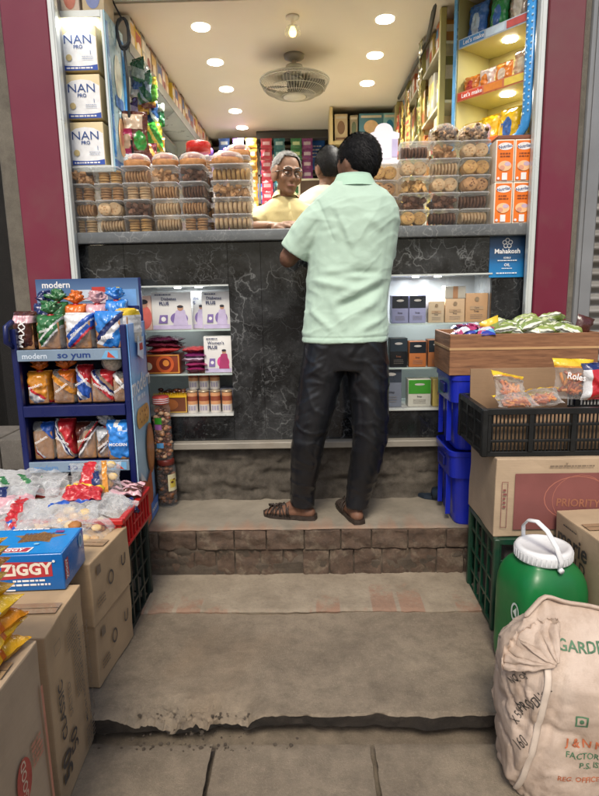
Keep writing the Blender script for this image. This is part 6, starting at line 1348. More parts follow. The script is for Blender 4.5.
# rolled hem along the top and the scrunched ear
m = MB(); pts = []
for i in range(30):
    x = -.215+.46*i/29; p = sack_pt(PI if x < 0 else 0, 1.0); zt_ = HS*(1-.10*(x/.262)); kk = max(0, min(1, (-x-.14)/.12)); kk = kk*kk*(3-2*kk)
    pts.append((x+.02*kk, .004-.035*kk+noise.noise(Vector((x*20, 1, 2)))*.006, zt_-.075*kk+.004+noise.noise(Vector((x*16, 5, 2)))*.005))
m.tube(pts, [(.006+.003*noise.noise(Vector((i, 2, 3))), .012) for i in range(30)], M_SACK, 10, round_caps=True); m.build('hem', sack)
def pleats(P, edge, seed, np_, amp, bulge, ns=26, nt_=64):
    P = Vector(P); E_ = [Vector(e) for e in edge]; vs = []; fs = []
    for j in range(ns+1):
        q = j/ns
        for i in range(nt_+1):
            t_ = i/nt_*(len(E_)-1); k = min(int(t_), len(E_)-2); e = E_[k].lerp(E_[k+1], (1-math.cos((t_-k)*PI))/2); p = P.lerp(e, .06+.94*q)
            ph = i/nt_*np_*2*PI+2.2*noise.noise(Vector((i/nt_*4, q*2, seed))); a_ = amp*math.sin(ph)*(q**.7)*(1.15-q*.45)+amp*2.6*noise.noise(Vector((i/nt_*9, q*1.2, seed+3)))*q-amp*2.2*max(0, 1-abs(noise.noise(Vector((i/nt_*7, q*1.6, seed+8))))*3)**2*q+amp*.8*noise.noise(Vector((p.x*50, p.y*50, p.z*50+seed)))*q
            p = p+Vector((-.25, -1, .1)).normalized()*(bulge*math.sin(PI*min(1, q*.95))+a_)+Vector((0, 0, .004*noise.noise(p*60)))
            vs.append(p)
    for j in range(ns):
        for i in range(nt_): a = j*(nt_+1)+i; fs.append((a, a+1, a+nt_+2, a+nt_+1))
    return vs, fs
EDGE = [(-.125, -.035, .500), (-.175, -.03, .484), (-.225, -.035, .45), (-.262, -.05, .410), (-.268, -.07, .375)]
m = MB(); v_, f_ = pleats((-.150, -.128, .432), EDGE, 1, 2.6, .006, .017); m.add(v_, f_, M_SACK, True); o = m.build('scrunched_corner', sack); so_ = o.modifiers.new('thickness', 'SOLIDIFY'); so_.thickness = .002
m = MB(); vs = []; nn = 90
for i in range(nn+1):                     # frayed rim of the folded corner
    t_ = i/nn*(len(EDGE)-1); k = min(int(t_), len(EDGE)-2); e = Vector(EDGE[k]).lerp(Vector(EDGE[k+1]), t_-k)
    for j in range(4): vs.append(e+Vector((-.006*j/3, -.004+.012*noise.noise(Vector((i*.21, j*.4, 3))), -.004+.017*j/3*(1+.6*noise.noise(Vector((i*.5, 9, 1)))))))
m.add(vs, [(4*i+j, 4*i+j+1, 4*i+j+5, 4*i+j+4) for i in range(nn) for j in range(3)], M_SACK, True); m.build('frayed_rim', sack)
m = MB(); pts = []
for i in range(22):
    q = .86-.80*i/21; x0_ = -.192+.055*(q-.5)*1.2; hit = bvh.ray_cast(Vector((x0_, -.6, HS*q)), Vector((0, 1, 0)))
    if hit[0]: pts.append(hit[0]+Vector((0, -.002, 0)))
m.tube(pts, [(.009, .004)]*len(pts), mat((.56, .47, .39), .7, .1, 30), 8, round_caps=True); m.build('seam', sack)
def sack_text(parts):
    mb = MB()
    for (s_, u, v, size, mt, bold, rot, sx) in parts:
        if isinstance(s_, str): tv, tf = text_geo(s_, bold)
        else: tv, tf = s_
        bm = bmesh.new(); vv = [bm.verts.new((x*size*sx, y*size, 0)) for x, y, _ in tv]
        for f_ in tf:
            try: bm.faces.new([vv[k] for k in f_])
            except ValueError: pass
        bmesh.ops.triangulate(bm, faces=bm.faces[:]); 
        for _ in range(2): bmesh.ops.subdivide_edges(bm, edges=[e for e in bm.edges if e.calc_length() > .012], cuts=1)
        c, q = math.cos(rot), math.sin(rot); bm.verts.index_update(); out = []
        for v_ in bm.verts:
            x, z = u+v_.co.x*c-v_.co.y*q, v+v_.co.x*q+v_.co.y*c; h = bvh.ray_cast(Vector((x, -.6, z)), Vector((0, 1, 0)))
            out.append((h[0]+h[1]*.0016 if h[1].y < 0 else h[0]-h[1]*.0016) if h[0] else Vector((x, .05, z)))
        mb.add(out, [[v_.index for v_ in f_.verts] for f_ in bm.faces], mt, True); bm.free()
    return mb
SG, SO, SK = mat('#4a6e52', .7, .35, 60), mat('#ad6240', .7, .3, 60), mat('#3f3a34', .7, .35, 60)
n = 40; ringv = []
for i in range(n): a = 2*PI*i/n; ringv += [(math.cos(a), math.sin(a), 0), (.955*math.cos(a), .965*math.sin(a), 0)]
RING = (ringv, [(2*i, (2*i+2) % (2*n), (2*i+3) % (2*n), 2*i+1) for i in range(n)])
SQ = ([(-1, -1, 0), (1, -1, 0), (1, 1, 0), (-1, 1, 0), (-.72, -.72, 0), (.72, -.72, 0), (.72, .72, 0), (-.72, .72, 0)], [(0, 1, 5, 4), (1, 2, 6, 5), (2, 3, 7, 6), (3, 0, 4, 7)])
DISC = ([(math.cos(2*PI*i/16), math.sin(2*PI*i/16), 0) for i in range(16)], [tuple(range(16))])
PR1 = [('GARDENSA', -.050, .452, .030, SG, .02, -.03, 1.15), (SQ, -.092, .295, .015, SG, 0, 0, 1), (DISC, -.092, .295, .006, SG, 0, 0, .9),
      ('J & N NANDA', -.040, .228, .030, SO, .03, 0, .9), ('FACTORY: GURAP', -.038, .194, .023, SG, .015, -.03, .9), ('P.S. ISLAMPUR', -.026, .167, .023, SG, .015, -.03, .9), ('REG. OFFICE: R. N. ROAD', -.033, .124, .021, SO, .012, -.03, .9), ('S.K. ROAD', .045, .102, .019, SO, .01, 0, 1), ('PIN-7332', .01, .083, .019, SO, .01, 0, 1), ('AN TRW 73300 202', -.033, .058, .021, SK, .03, -.05, .9)]
PR2 = [(RING, .085, .345, .076, SG, 0, 0, 1.0), ('NANDA', .062, .345, .032, SO, .03, PI/2, 1), ('BRAND', .095, .345, .028, SO, .02, PI/2, 1)]
PR3 = [('PRODUCT', -.198, .330, .025, SK, .02, .98, .95), ('NO. OF', -.232, .362, .018, SK, .01, .98, .9), ('X 50', -.232, .262, .023, SK, .0, 1.2, .9), ('160', -.226, .200, .028, SK, .0, 1.0, .9), ('mum', -.200, .215, .022, SK, .0, 1.3, .9)]
for q in (PR1, PR2, PR3):
    q = sack_text(q)
    SACKMB.add(q.v, q.f, [q.mats[k] for k in q.mi], True)
SACKMB.build('body', sack)

# ================================================================== PEOPLE
def skin_mat(col, name):
    t = NT(name); v = t.coord(rnd=False); c = t.ramp(t.noise(v, 14, 5), [(.3, tuple(x*.82 for x in col)), (.7, tuple(min(1, x*1.12) for x in col))])
    b = t.bsdf(Roughness=.58); b.inputs['Specular IOR Level'].default_value = .3; t.l(c, b.inputs['Base Color']); b.inputs['Subsurface Weight'].default_value = .12; b.inputs['Subsurface Radius'].default_value = (.012, .005, .003); b.inputs['Subsurface Scale'].default_value = .4
    t.l(t.bump(t.noise(v, 180, 4), .12, .002), b.inputs['Normal']); t.l(b.outputs[0], t.out.inputs[0]); return t.m
def cloth_mat(col, name, rough=.75, weave=520, spec=.3, var=.06):
    t = NT(name); v = t.coord(rnd=False); c = t.ramp(t.noise(v, 6, 5), [(.3, tuple(x*(1-var) for x in col)), (.7, tuple(min(1, x*(1+var)) for x in col))])
    b = t.bsdf(Roughness=rough); b.inputs['Specular IOR Level'].default_value = spec; t.l(c, b.inputs['Base Color']); b.inputs['Sheen Weight'].default_value = .12 if max(col) > .1 else 0
    w = t.noise(v, weave, 2); f = t.noise(v, 16, 3, .5, .8); ad = t.n('ShaderNodeMath', operation='MULTIPLY_ADD'); t.l(w, ad.inputs[0]); ad.inputs[1].default_value = .08; t.l(f, ad.inputs[2])
    t.l(t.bump(ad.outputs[0], .25, .008), b.inputs['Normal']); t.l(b.outputs[0], t.out.inputs[0]); return t.m
def hand(mb, w, d, n, m, side=1, curl=.5, sc=1.0, spread=.0):
    """w wrist, d pointing direction of the fingers, n direction the palm faces; thumb on side*(d x n)"""
    w = Vector(w); d = Vector(d).normalized(); n = Vector(n); n = (n-d*n.dot(d)).normalized(); s = d.cross(n)*side
    P = lambda a, b, c: w+d*a*sc+s*b*sc+n*c*sc
    for b0 in (-.026, -.009, .009, .026): mb.tube([P(-.01, b0*.6, 0), P(.03, b0*.9, -.002), P(.075, b0*1.1, 0)], [.015*sc, .016*sc, .0125*sc], m, 10, round_caps=True)
    for (b0, L, c0) in ((.030, .068, .9), (.010, .076, .95), (-.010, .071, 1.05), (-.028, .056, 1.15)):
        p = P(.078, b0*1.08, 0); ang = curl*.35*c0; pts = [p-d*.012*sc]; r = []
        dirv = d+s*b0*spread*6
        for k, q in enumerate((.45, .32, .23)):
            dv = (dirv.normalized()*math.cos(ang)+n*math.sin(ang)); pts.append(pts[-1]+dv*(L*q*sc+(.012*sc if k == 0 else 0))); ang += curl*.55*c0
        mb.tube(pts, [.0095*sc, .0088*sc, .0078*sc, .0062*sc], m, 9, round_caps=True)
    mb.tube([P(.012, .022, .004), P(.036, .040, .012), P(.060, .048, .020), P(.082, .046, .026)], [.0145*sc, .0125*sc, .0100*sc, .0075*sc], m, 9, round_caps=True)
def head(mb, c, R, m, sc=1.0, full=1.0):
    M = Matrix.Translation(c) @ R.to_4x4() @ Matrix.Scale(sc, 4)
    b = lambda p, r: mb.ball(p, r, m, 18, 12, M=M)
    b((0, .012, .025), (.074*full, .092, .088)); b((0, -.022, -.035), (.060*full, .064, .076)); b((0, -.062, -.094), (.028, .022, .020)); b((0, -.03, -.08), (.047*full, .045, .032))
    for s in (-1, 1):
        b((s*.034, -.054, -.028), (.026, .028, .026)); b((s*.072, -.0, .0), (.012, .05, .05)); b((s*.0105, -.099, -.036), (.009, .010, .008))
        mb.ball((s*.079*full, .014, -.012), (.008, .018, .031), m, 12, 8, M=M @ Matrix.Translation((0, 0, 0))); b((s*.083*full, .024, -.004), (.006, .010, .024))
    mb.tube([(0, -.080, .012), (0, -.094, -.010), (0, -.106, -.030), (0, -.100, -.042)], [.009, .0095, .0125, .009], m, 10, M=M, round_caps=True)
    mb.tube([(-.046, -.070, .018), (-.02, -.086, .024), (0, -.087, .02), (.02, -.086, .024), (.046, -.070, .018)], [.008, .0095, .007, .0095, .008], m, 8, M=M, round_caps=True)
    mb.tube([(-.022, -.082, -.061), (0, -.090, -.058), (.022, -.082, -.061)], [.004, .0065, .004], m, 8, M=M, round_caps=True); mb.tube([(-.019, -.080, -.070), (0, -.087, -.071), (.019, -.080, -.070)], [.004, .0075, .004], m, 8, M=M, round_caps=True)
    return M
def hair_mesh(M, m, pred, grow, n=2600, L=.026, lift=.004, base=(.0775, .0955, .092), cen=(0, .013, .027), seed=1, w=.0016, shell=True):
    rs = random.Random(seed); mb = MB(); C0 = Vector(cen); B_ = Vector(base)
    if shell:
        vs = []; fs = []; nu, nv = 56, 36; keep = {}
        for j in range(nv+1):
            t = PI*j/nv
            for i in range(nu):
                a = 2*PI*i/nu; d = Vector((math.sin(t)*math.cos(a), math.sin(t)*math.sin(a), math.cos(t))); p = C0+Vector((d.x*B_.x, d.y*B_.y, d.z*B_.z)); e = pred(p)
                vs.append(C0+(p-C0)*(1+.020*min(1, max(-2, e*30))+.02*noise.noise(p*60)))
                keep[len(vs)-1] = e > -.006
        for j in range(nv):
            for i in range(nu):
                k = (i+1) % nu; q = (j*nu+i, (j+1)*nu+i, (j+1)*nu+k, j*nu+k)
                if all(keep[x] for x in q): fs.append(q)
        mb.add(vs, fs, m, True, M)
    k = 0
    while k < n:
        d = Vector((rs.gauss(0, 1), rs.gauss(0, 1), rs.gauss(0, 1))).normalized(); p = C0+Vector((d.x*B_.x, d.y*B_.y, d.z*B_.z))
        if pred(p) <= 0: continue
        k += 1; nrm = Vector((d.x/B_.x, d.y/B_.y, d.z/B_.z)).normalized(); g = grow(p); g = (g-nrm*g.dot(nrm)); g = g.normalized() if g.length > 1e-4 else nrm.orthogonal().normalized()
        g = (g+Vector((rs.gauss(0, .22), rs.gauss(0, .22), rs.gauss(0, .22)))).normalized(); s = nrm.cross(g).normalized()*w; ll = L*rs.uniform(.6, 1.25); q = p*1+nrm*.0015
        a, b, c = q, q+g*ll*.5+nrm*lift*rs.uniform(.4, 1.5), q+g*ll+nrm*lift*rs.uniform(.2, 1.4)
        mb.add([a-s, a+s, b-s*.8, b+s*.8, c], [(0, 1, 3, 2), (2, 3, 4)], m, True, M)
    return mb
def face_bits(M, parent, iris, brow_m, lip_m, origin, look=(0, 0)):
    Mo = Matrix.Translation(-Vector(origin)) @ M; m = MB(Mo); ew = mat((.62, .58, .52), .3, .05, 9, name='eye_white')
    for s in (-1, 1):
        m.ball((s*.030, -.0765, .0), (.0120, .0078, .0052), ew, 14, 9); m.ball((s*.030+look[0], -.0828, .0), (.0050, .002, .0050), iris, 10, 6)
    m.build('eyes', parent); m = MB(Mo)
    for s in (-1, 1): m.tube([(s*.013, -.0965, .024), (s*.03, -.0945, .0305), (s*.047, -.079, .023)], [(.004, .003), (.005, .0035), (.003, .002)], brow_m, 8, round_caps=True)
    m.build('eyebrows', parent); m = MB(Mo); m.tube([(-.021, -.0865, -.0655), (0, -.0955, -.064), (.021, -.0865, -.0655)], [(.003, .003), (.005, .0055), (.003, .003)], lip_m, 8, round_caps=True); m.build('lips', parent)
def person(label, base, joints_fn, skin, voxel=.006):
    t = T('person', label, 'person', base); m = MB(); info = joints_fn(m, skin); me = to_mesh_remesh(m, voxel, 4, 'body', None, [skin])
    me.transform(Matrix.Translation(-Vector(base))); obj('body', me, t); return t, info
def garment(name, parent, base, mb, m, voxel=.007, fn=None, smooth=5):
    me = to_mesh_remesh(mb, voxel, smooth, name, fn, [m]); me.transform(Matrix.Translation(-Vector(base))); return obj(name, me, parent)
def ridge(co, A, B_, w):   # soft distance weight from a fold line
    A = Vector(A); B_ = Vector(B_); d = B_-A; t = max(0, min(1, (co-A).dot(d)/d.length_squared)); q = (co-(A+d*t)).length
    return math.exp(-(q/w)**2)*(math.sin(PI*min(1, max(0, .12+.76*t))))
# ---------------------------------------------------------------- the customer, seen from behind
SKA = skin_mat((.165, .083, .052), 'brown_skin')
PB = Vector((.05, 2.53, .307))
LA = dict(sh=(.060, 2.49, 1.675), el=(-.088, 2.53, 1.495), wr=(.035, 2.79, 1.692)); RA = dict(sh=(.315, 2.50, 1.675), el=(.315, 2.61, 1.455), wr=(.235, 2.755, 1.672))
LL = [(.080, 2.50, 1.17), (.040, 2.495, .96), (-.008, 2.485, .745), (-.034, 2.53, .57), (-.045, 2.560, .385)]; RL = [(.240, 2.50, 1.17), (.256, 2.495, .96), (.264, 2.485, .745), (.238, 2.51, .57), (.205, 2.525, .385)]
HC = Vector((.215, 2.572, 1.872)); HR = Euler((math.radians(8), math.radians(3), math.radians(180+34))).to_matrix()
TOR = [(.155, 2.50, 1.10, .165, .112), (.158, 2.505, 1.25, .160, .108), (.165, 2.505, 1.38, .158, .104), (.178, 2.505, 1.52, .172, .106), (.188, 2.50, 1.62, .168, .100), (.19, 2.50, 1.68, .135, .085), (.19, 2.505, 1.73, .10, .070), (.192, 2.515, 1.775, .06, .058)]
FTL = dict(an=(-.045, 2.560, .385), heel=(-.005, 2.548, .338), toe=(-.215, 2.602, .330)); FTR = dict(an=(.205, 2.525, .385), heel=(.208, 2.492, .338), toe=(.150, 2.705, .330))
def foot(mb, f, m):
    an, he, to = Vector(f['an']), Vector(f['heel']), Vector(f['toe']); d = (to-he).normalized(); s = d.cross(Vector((0, 0, 1)))
    mb.tube([he+d*.012, he+d*.07+Vector((0, 0, .006)), he+d*.13, he+d*.175, to-d*.03], [(.031, .030), (.030, .034), (.036, .026), (.040, .020), (.034, .014)], m, 14, round_caps=True)
    mb.tube([an+Vector((0, 0, .03)), an, he+d*.05+Vector((0, 0, .02))], [.038, .037, .036], m, 12, round_caps=True); mb.tube([an+d*.01, he+d*.11+Vector((0, 0, .014)), he+d*.16], [.034, .030, .018], m, 12, round_caps=True)
    for k, (o, L) in enumerate(((.026, .0), (.012, .004), (-.001, 0), (-.013, -.006), (-.024, -.014))):
        p = to-d*(.030-L)+s*o*-1; mb.tube([p, p+d*.028-Vector((0, 0, .004))], [.0105 if k == 0 else .008]*2, m, 8, round_caps=True)
def cust(mb, m):
    mb.rings([(a, b, z, rx, ry, 0) for a, b, z, rx, ry in TOR], m, 26)
    mb.tube([(.192, 2.515, 1.745), (.198, 2.53, 1.785), (.207, 2.55, 1.83)], [.062, .058, .057], m, 16, round_caps=True); head(mb, HC, HR, m, 1.0, 1.03)
    for A, sd in ((LA, 1), (RA, -1)):
        sh, el, wr = (Vector(A[k]) for k in ('sh', 'el', 'wr')); mb.tube([sh, sh.lerp(el, .5), el.lerp(sh, .1)], [.056, .050, .042], m, 14, round_caps=True); mb.tube([el, el.lerp(wr, .3), el.lerp(wr, .75), wr], [.040, .043, .033, .027], m, 14, round_caps=True)
    hand(mb, LA['wr'], (.75, .65, -.14), (.1, .1, -1), m, -1, .35); hand(mb, RA['wr'], (-.45, .85, -.05), (.0, .0, -1), m, 1, .5)
    for L in (LL, RL): mb.tube(L, [.092, .080, .060, .054, .038], m, 16, round_caps=True)
    foot(mb, FTL, m); foot(mb, FTR, m)
P1, _ = person('man in a mint green polo shirt and dark trousers leaning on the counter', PB, cust, SKA, .0055)
# shirt
m = MB(); SH = [(.153, 2.500, 1.140, .186, .130), (.155, 2.502, 1.19, .183, .127), (.158, 2.505, 1.27, .178, .122), (.164, 2.505, 1.37, .176, .119), (.174, 2.505, 1.46, .181, .119), (.183, 2.505, 1.56, .190, .120), (.189, 2.50, 1.63, .194, .118), (.190, 2.50, 1.685, .188, .112), (.191, 2.503, 1.725, .168, .102), (.192, 2.508, 1.757, .135, .090), (.193, 2.515, 1.785, .098, .078), (.193, 2.518, 1.806, .070, .067)]
m.rings([(a, b, z, rx, ry, 0) for a, b, z, rx, ry in SH], SKA, 30, p=2.2)
m.tube([(.10, 2.497, 1.675), (.055, 2.49, 1.645), (-.012, 2.505, 1.575), (-.056, 2.522, 1.515)], [.075, .080, .076, .070], SKA, 20)
m.tube([(.285, 2.50, 1.675), (.308, 2.505, 1.645), (.314, 2.555, 1.56), (.314, 2.60, 1.50)], [.074, .076, .068, .064], SKA, 20)
def shirt_fold(co, n):
    d = 0
    for A, B_, w, h in (((.10, 2.38, 1.70), (.19, 2.37, 1.50), .011, .008), ((.09, 2.38, 1.68), (.17, 2.37, 1.50), .013, -.007), ((.02, 2.40, 1.60), (.12, 2.37, 1.62), .012, .006), ((.00, 2.41, 1.575), (.11, 2.37, 1.585), .012, .007), ((.01, 2.41, 1.59), (.12, 2.37, 1.60), .010, -.006),
                        ((.02, 2.40, 1.44), (.24, 2.375, 1.41), .014, .006), ((.05, 2.385, 1.42), (.30, 2.39, 1.43), .012, -.006), ((.00, 2.42, 1.40), (.20, 2.375, 1.36), .016, .007), ((.10, 2.38, 1.31), (.33, 2.41, 1.42), .016, .008), ((.12, 2.38, 1.29), (.33, 2.42, 1.38), .013, -.007), ((.06, 2.385, 1.37), (.14, 2.375, 1.21), .018, .006), ((.15, 2.375, 1.24), (.31, 2.40, 1.33), .018, .007),
                        ((-.01, 2.43, 1.29), (.10, 2.375, 1.19), .014, .006), ((.20, 2.375, 1.19), (.33, 2.42, 1.25), .014, .006), ((.22, 2.38, 1.65), (.31, 2.40, 1.60), .018, .004), ((.02, 2.43, 1.67), (-.04, 2.45, 1.56), .014, .006), ((.04, 2.42, 1.64), (-.02, 2.44, 1.55), .010, -.005)):
        d += 1.5*h*ridge(co, A, B_, w*1.15)
    w_ = co+Vector((noise.noise(co*6), noise.noise(co*6+Vector((3, 3, 3))), noise.noise(co*6+Vector((7, 2, 5)))))*.05
    for (kx, kz, o_, h_) in ((5, 11, 1, .0022), (9, 16, 4, .0014)): d += h_*max(0, 1-abs(noise.noise(Vector((w_.x*kx+w_.z*4, w_.y*kx, w_.z*kz-w_.x*5+o_))))*3.2)**2
    d += .004*noise.noise(Vector((co.x*9, co.y*9, co.z*14)))+.002*noise.noise(co*30)
    d -= .0028*math.exp(-((co.z-1.163)/.0035)**2)
    if co.x < .0 and co.z < 1.60: d -= .0028*math.exp(-(((co-Vector((-.056, 2.522, 1.515))).dot(Vector((-.577, .223, -.787)))+.0)/.0035)**2)
    d -= .0022*math.exp(-((co-Vector((.085, 2.5, 1.60))).dot(Vector((.93, 0, .36)))/.0045)**2)*(1 if 1.55 < co.z < 1.72 and co.x < .14 else 0)
    d += .0018*math.sin(co.x*34+5*noise.noise(co*5))*max(0, 1-(co.z-1.14)/.12) if co.z < 1.26 else 0
    return n*d
MINT = cloth_mat((.445, .605, .50), 'mint_jersey', .7)
garment('shirt', P1, PB, m, MINT, .0048, shirt_fold, 7)
# collar, sleeve hem, hem slit
m = MB(); pts = []; n = 28
vs = []
for j, (r, z, dy) in enumerate(((.0745, 1.794, 0), (.070, 1.804, .002), (.0665, 1.824, .008), (.0685, 1.828, .008), (.077, 1.810, .003), (.096, 1.774, -.004))):
    for i in range(n):
        a = math.radians(-215)+math.radians(250)*i/(n-1); vs.append((.193+r*math.cos(a)*1.02, 2.516+dy+r*math.sin(a)*.97, z+.012*math.sin(a+PI)*0))
fs = [(j*n+i, j*n+i+1, (j+1)*n+i+1, (j+1)*n+i) for j in range(5) for i in range(n-1)]
m.add(vs, fs, cloth_mat((.40, .60, .47), 'mint_rib', .8), True); m.v = [v-PB for v in m.v]; m.build('collar', P1)
# trousers
m = MB(); m.rings([(.157, 2.502, 1.02, .165, .110, 0), (.156, 2.502, 1.10, .172, .118, 0), (.155, 2.502, 1.2, .168, .116, 0)], SKA, 26)
m.tube([(.082, 2.50, 1.16), (.062, 2.497, 1.05), (.036, 2.493, .93), (.006, 2.485, .80), (-.012, 2.487, .71), (-.030, 2.52, .57), (-.044, 2.552, .45), (-.048, 2.558, .372)], [(.098, .108), (.098, .104), (.090, .094), (.080, .084), (.075, .078), (.069, .071), (.058, .060), (.057, .058)], SKA, 22)
m.tube([(.236, 2.50, 1.16), (.248, 2.497, 1.05), (.256, 2.493, .93), (.262, 2.485, .80), (.262, 2.485, .71), (.240, 2.505, .57), (.216, 2.525, .45), (.207, 2.527, .372)], [(.096, .106), (.094, .102), (.089, .094), (.082, .085), (.078, .080), (.071, .073), (.060, .062), (.058, .058)], SKA, 22)
rsf = random.Random(12); FOLD = []
z = 1.10
for k in range(14):
    z -= rsf.uniform(.012, .034); x0_ = -.03-.003*k; FOLD.append(((x0_-.02, 2.42+.004*k, z-rsf.uniform(.02, .06)), (x0_+rsf.uniform(.05, .13), 2.39, z+rsf.uniform(.0, .06)), rsf.uniform(.005, .009), rsf.choice((.003, -.002, .0022, -.0025))))
for L, sg in ((LL, 1), (RL, -1)):
    for k in range(13):
        q = k/12; z = .72-.33*q; i = 2 if z > .57 else 3; a, b_ = Vector(L[i]), Vector(L[i+1]); t_ = (a.z-z)/(a.z-b_.z); c_ = a.lerp(b_, max(0, min(1, t_))); w_ = .075-.02*q
        FOLD.append(((c_.x-w_, c_.y-w_*.6, z+rsf.uniform(-.03, .03)), (c_.x+w_, c_.y-w_*.7, z+rsf.uniform(-.03, .03)), .009, rsf.choice((-.003, .003, .004))))
    for k in range(7):
        z = .98-.04*k; c_ = Vector(L[1]).lerp(Vector(L[2]), (.96-z)/.215); FOLD.append(((c_.x-.08, c_.y-.05, z+rsf.uniform(-.04, .04)), (c_.x+.08, c_.y-.06, z+rsf.uniform(-.04, .04)), .012, rsf.choice((-.002, .0025))))
def pant_fold(co, n):
    w_ = co+Vector((noise.noise(co*7), noise.noise(co*7+Vector((3, 3, 3))), noise.noise(co*7+Vector((7, 2, 5)))))*.05
    d = .003*noise.noise(co*14)+.004*max(0, 1-abs(noise.noise(Vector((w_.x*7, w_.y*7, w_.z*13+w_.x*6))))*3.2)**2-.003*max(0, 1-abs(noise.noise(Vector((w_.x*11, w_.y*11, w_.z*7+3))))*3)**2
    for A, B_, w, h in FOLD:
        if abs(co.z-(A[2]+B_[2])/2) < .09: d += h*ridge(co, A, B_, w)
    return n*d
garment('trousers', P1, PB, m, cloth_mat((.0085, .0096, .0125), 'dark_track_cloth', .33, 700, .5, .25), .0065, pant_fold)
# hair
HAIR = mat((.011, .011, .012), .6, .3, 40, .2, 200, name='black_hair'); next(n for n in HAIR.node_tree.nodes if n.type == 'BSDF_PRINCIPLED').inputs['Specular IOR Level'].default_value = .18; HM = Matrix.Translation(-PB) @ Matrix.Translation(HC) @ HR.to_4x4()
def pred(p):
    z = p.z-.02
    if p.y < -.03: return p.z-.072+max(0, -.03-p.y)*.1
    line = -.070 if p.y > .05 else -.03+(-.040)*((p.y+.03)/.08)
    if abs(p.x) > .055 and p.y < .035: line = max(line, .012-.03*max(0, p.y))
    return p.z-line
def grow(p): return Vector((p.x*6, .6+p.y*1.5, -.35-max(0, .05-p.z)*8)) if p.y > -.02 else Vector((.6, -.35, .1))
hm = hair_mesh(HM, HAIR, pred, grow, 6500, .014, .0012, (.0845, .101, .097), (0, .013, .027), 4); hm.build('hair', P1)
face_bits(Matrix.Translation(HC) @ HR.to_4x4(), P1, mat((.02, .012, .008), .2), HAIR, mat((.20, .08, .06), .5), PB)
# sandals
SAN = mat((.030, .020, .015), .55, .3, 40, .4, 120, name='dark_leather')
for f, nm in ((FTL, 'sandal'), (FTR, 'sandal')):
    he, to = Vector(f['heel']), Vector(f['toe']); d = (to-he); d.z = 0; L = d.length; d.normalize(); s = Vector((-d.y, d.x, 0)); m = MB()
    prof = [(-.028, .0), (-.022, .026), (.03, .036), (.09, .036), (.15, .043), (.20, .042), (.235, .026), (.248, 0)]; outl = [(a, b) for a, b in prof]+[(a, -b) for a, b in prof[-2:0:-1]]; nn = len(outl)
    def pt(a, b, z): q = he+d*a*(L/.225)+s*b; return Vector((q.x, q.y, z))-PB
    for z0_, z1_, k_ in ((.3075, .327, 1.0),):
        m.add([pt(a, b*k_, z0_) for a, b in outl]+[pt(a, b*k_, z1_) for a, b in outl], [tuple(range(nn))[::-1], tuple(range(nn, 2*nn))]+[(i, (i+1) % nn, nn+(i+1) % nn, nn+i) for i in range(nn)], SAN)
    sn = m.build(nm, P1); m = MB()
    for (a0, a1, h) in ((.10, .165, .047), (.125, .185, .043), (.15, .15, .041), (.175, .13, .041), (.185, .185, .034), (.20, .165, .034), (.215, .20, .028), (.11, .105, .050), (.14, .205, .038), (.115, .135, .0465), (.145, .165, .0415), (.165, .20, .036)):
        pts = []
        for q in range(9): t_ = q/8; a = a0+(a1-a0)*t_; pts.append(pt(a, .041*math.cos(PI*t_), .322+h*math.sin(PI*t_)**.75))
        m.tube(pts, [(.0028, .0075)]*9, SAN, 6)
    for q in range(4): a = .10+.03*q; m.tube([pt(a, .012*math.sin(q*2), .370-.10*(a-.10)), pt(a+.03, -.01*math.sin(q*2+1), .368-.11*(a-.07))], [(.003, .007)]*2, SAN, 6)
    m.tube([pt(.085, .036, .335), pt(.02, .034, .352), pt(-.018, .022, .358), pt(-.026, 0, .360), pt(-.018, -.022, .358), pt(.02, -.034, .352), pt(.085, -.036, .335)], [(.0028, .007)]*7, SAN, 6) if f is FTL and False else None
    m.build('strap', sn)
# ---------------------------------------------------------------- the shopkeeper
SKB = skin_mat((.205, .112, .068), 'light_brown_skin'); KB = Vector((-.13, 3.34, .55))
KH = Vector((-.112, 3.30, 1.982)); KR = Euler((math.radians(6), math.radians(4), math.radians(24))).to_matrix()
KT = [(-.13, 3.36, 1.28, .165, .115), (-.13, 3.36, 1.42, .168, .115), (-.13, 3.355, 1.58, .172, .112), (-.13, 3.35, 1.71, .175, .105), (-.13, 3.345, 1.785, .16, .092), (-.13, 3.34, 1.835, .11, .075), (-.128, 3.335, 1.868, .06, .058)]
KA = (((-.265, 3.34, 1.76), (-.305, 3.22, 1.69), (-.185, 3.085, 1.688)), ((.01, 3.34, 1.76), (.06, 3.21, 1.685), (-.065, 3.105, 1.692)))
def keeper(mb, m):
    mb.rings([(a, b, z, rx*.92, ry*.92, 0) for a, b, z, rx, ry in KT], m, 26); mb.tube([(-.13, 3.335, 1.80), (-.123, 3.32, 1.87), (-.118, 3.315, 1.92)], [.054, .050, .050], m, 14, round_caps=True); head(mb, KH, KR, m, .97, .96)
    for k, (a, b, c) in enumerate(KA):
        a, b, c = Vector(a), Vector(b), Vector(c); mb.tube([a, a.lerp(b, .5), b], [.05, .044, .038], m, 12, round_caps=True); mb.tube([b, b.lerp(c, .35), c], [.038, .038, .026], m, 12, round_caps=True)
    hand(mb, KA[0][2], (.95, -.25, -.08), (.0, -.15, -1), m, -1, .5); hand(mb, KA[1][2], (-.9, -.3, .0), (.05, -.2, -1), m, 1, .7)
    for s in (-1, 1): mb.tube([(-.13+s*.085, 3.36, 1.32), (-.13+s*.09, 3.36, .98), (-.13+s*.09, 3.37, .63)], [.09, .065, .042], m, 14, round_caps=True); mb.tube([(-.13+s*.09, 3.38, .585), (-.13+s*.10, 3.20, .575)], [(.036, .03), (.036, .02)], m, 10, round_caps=True)
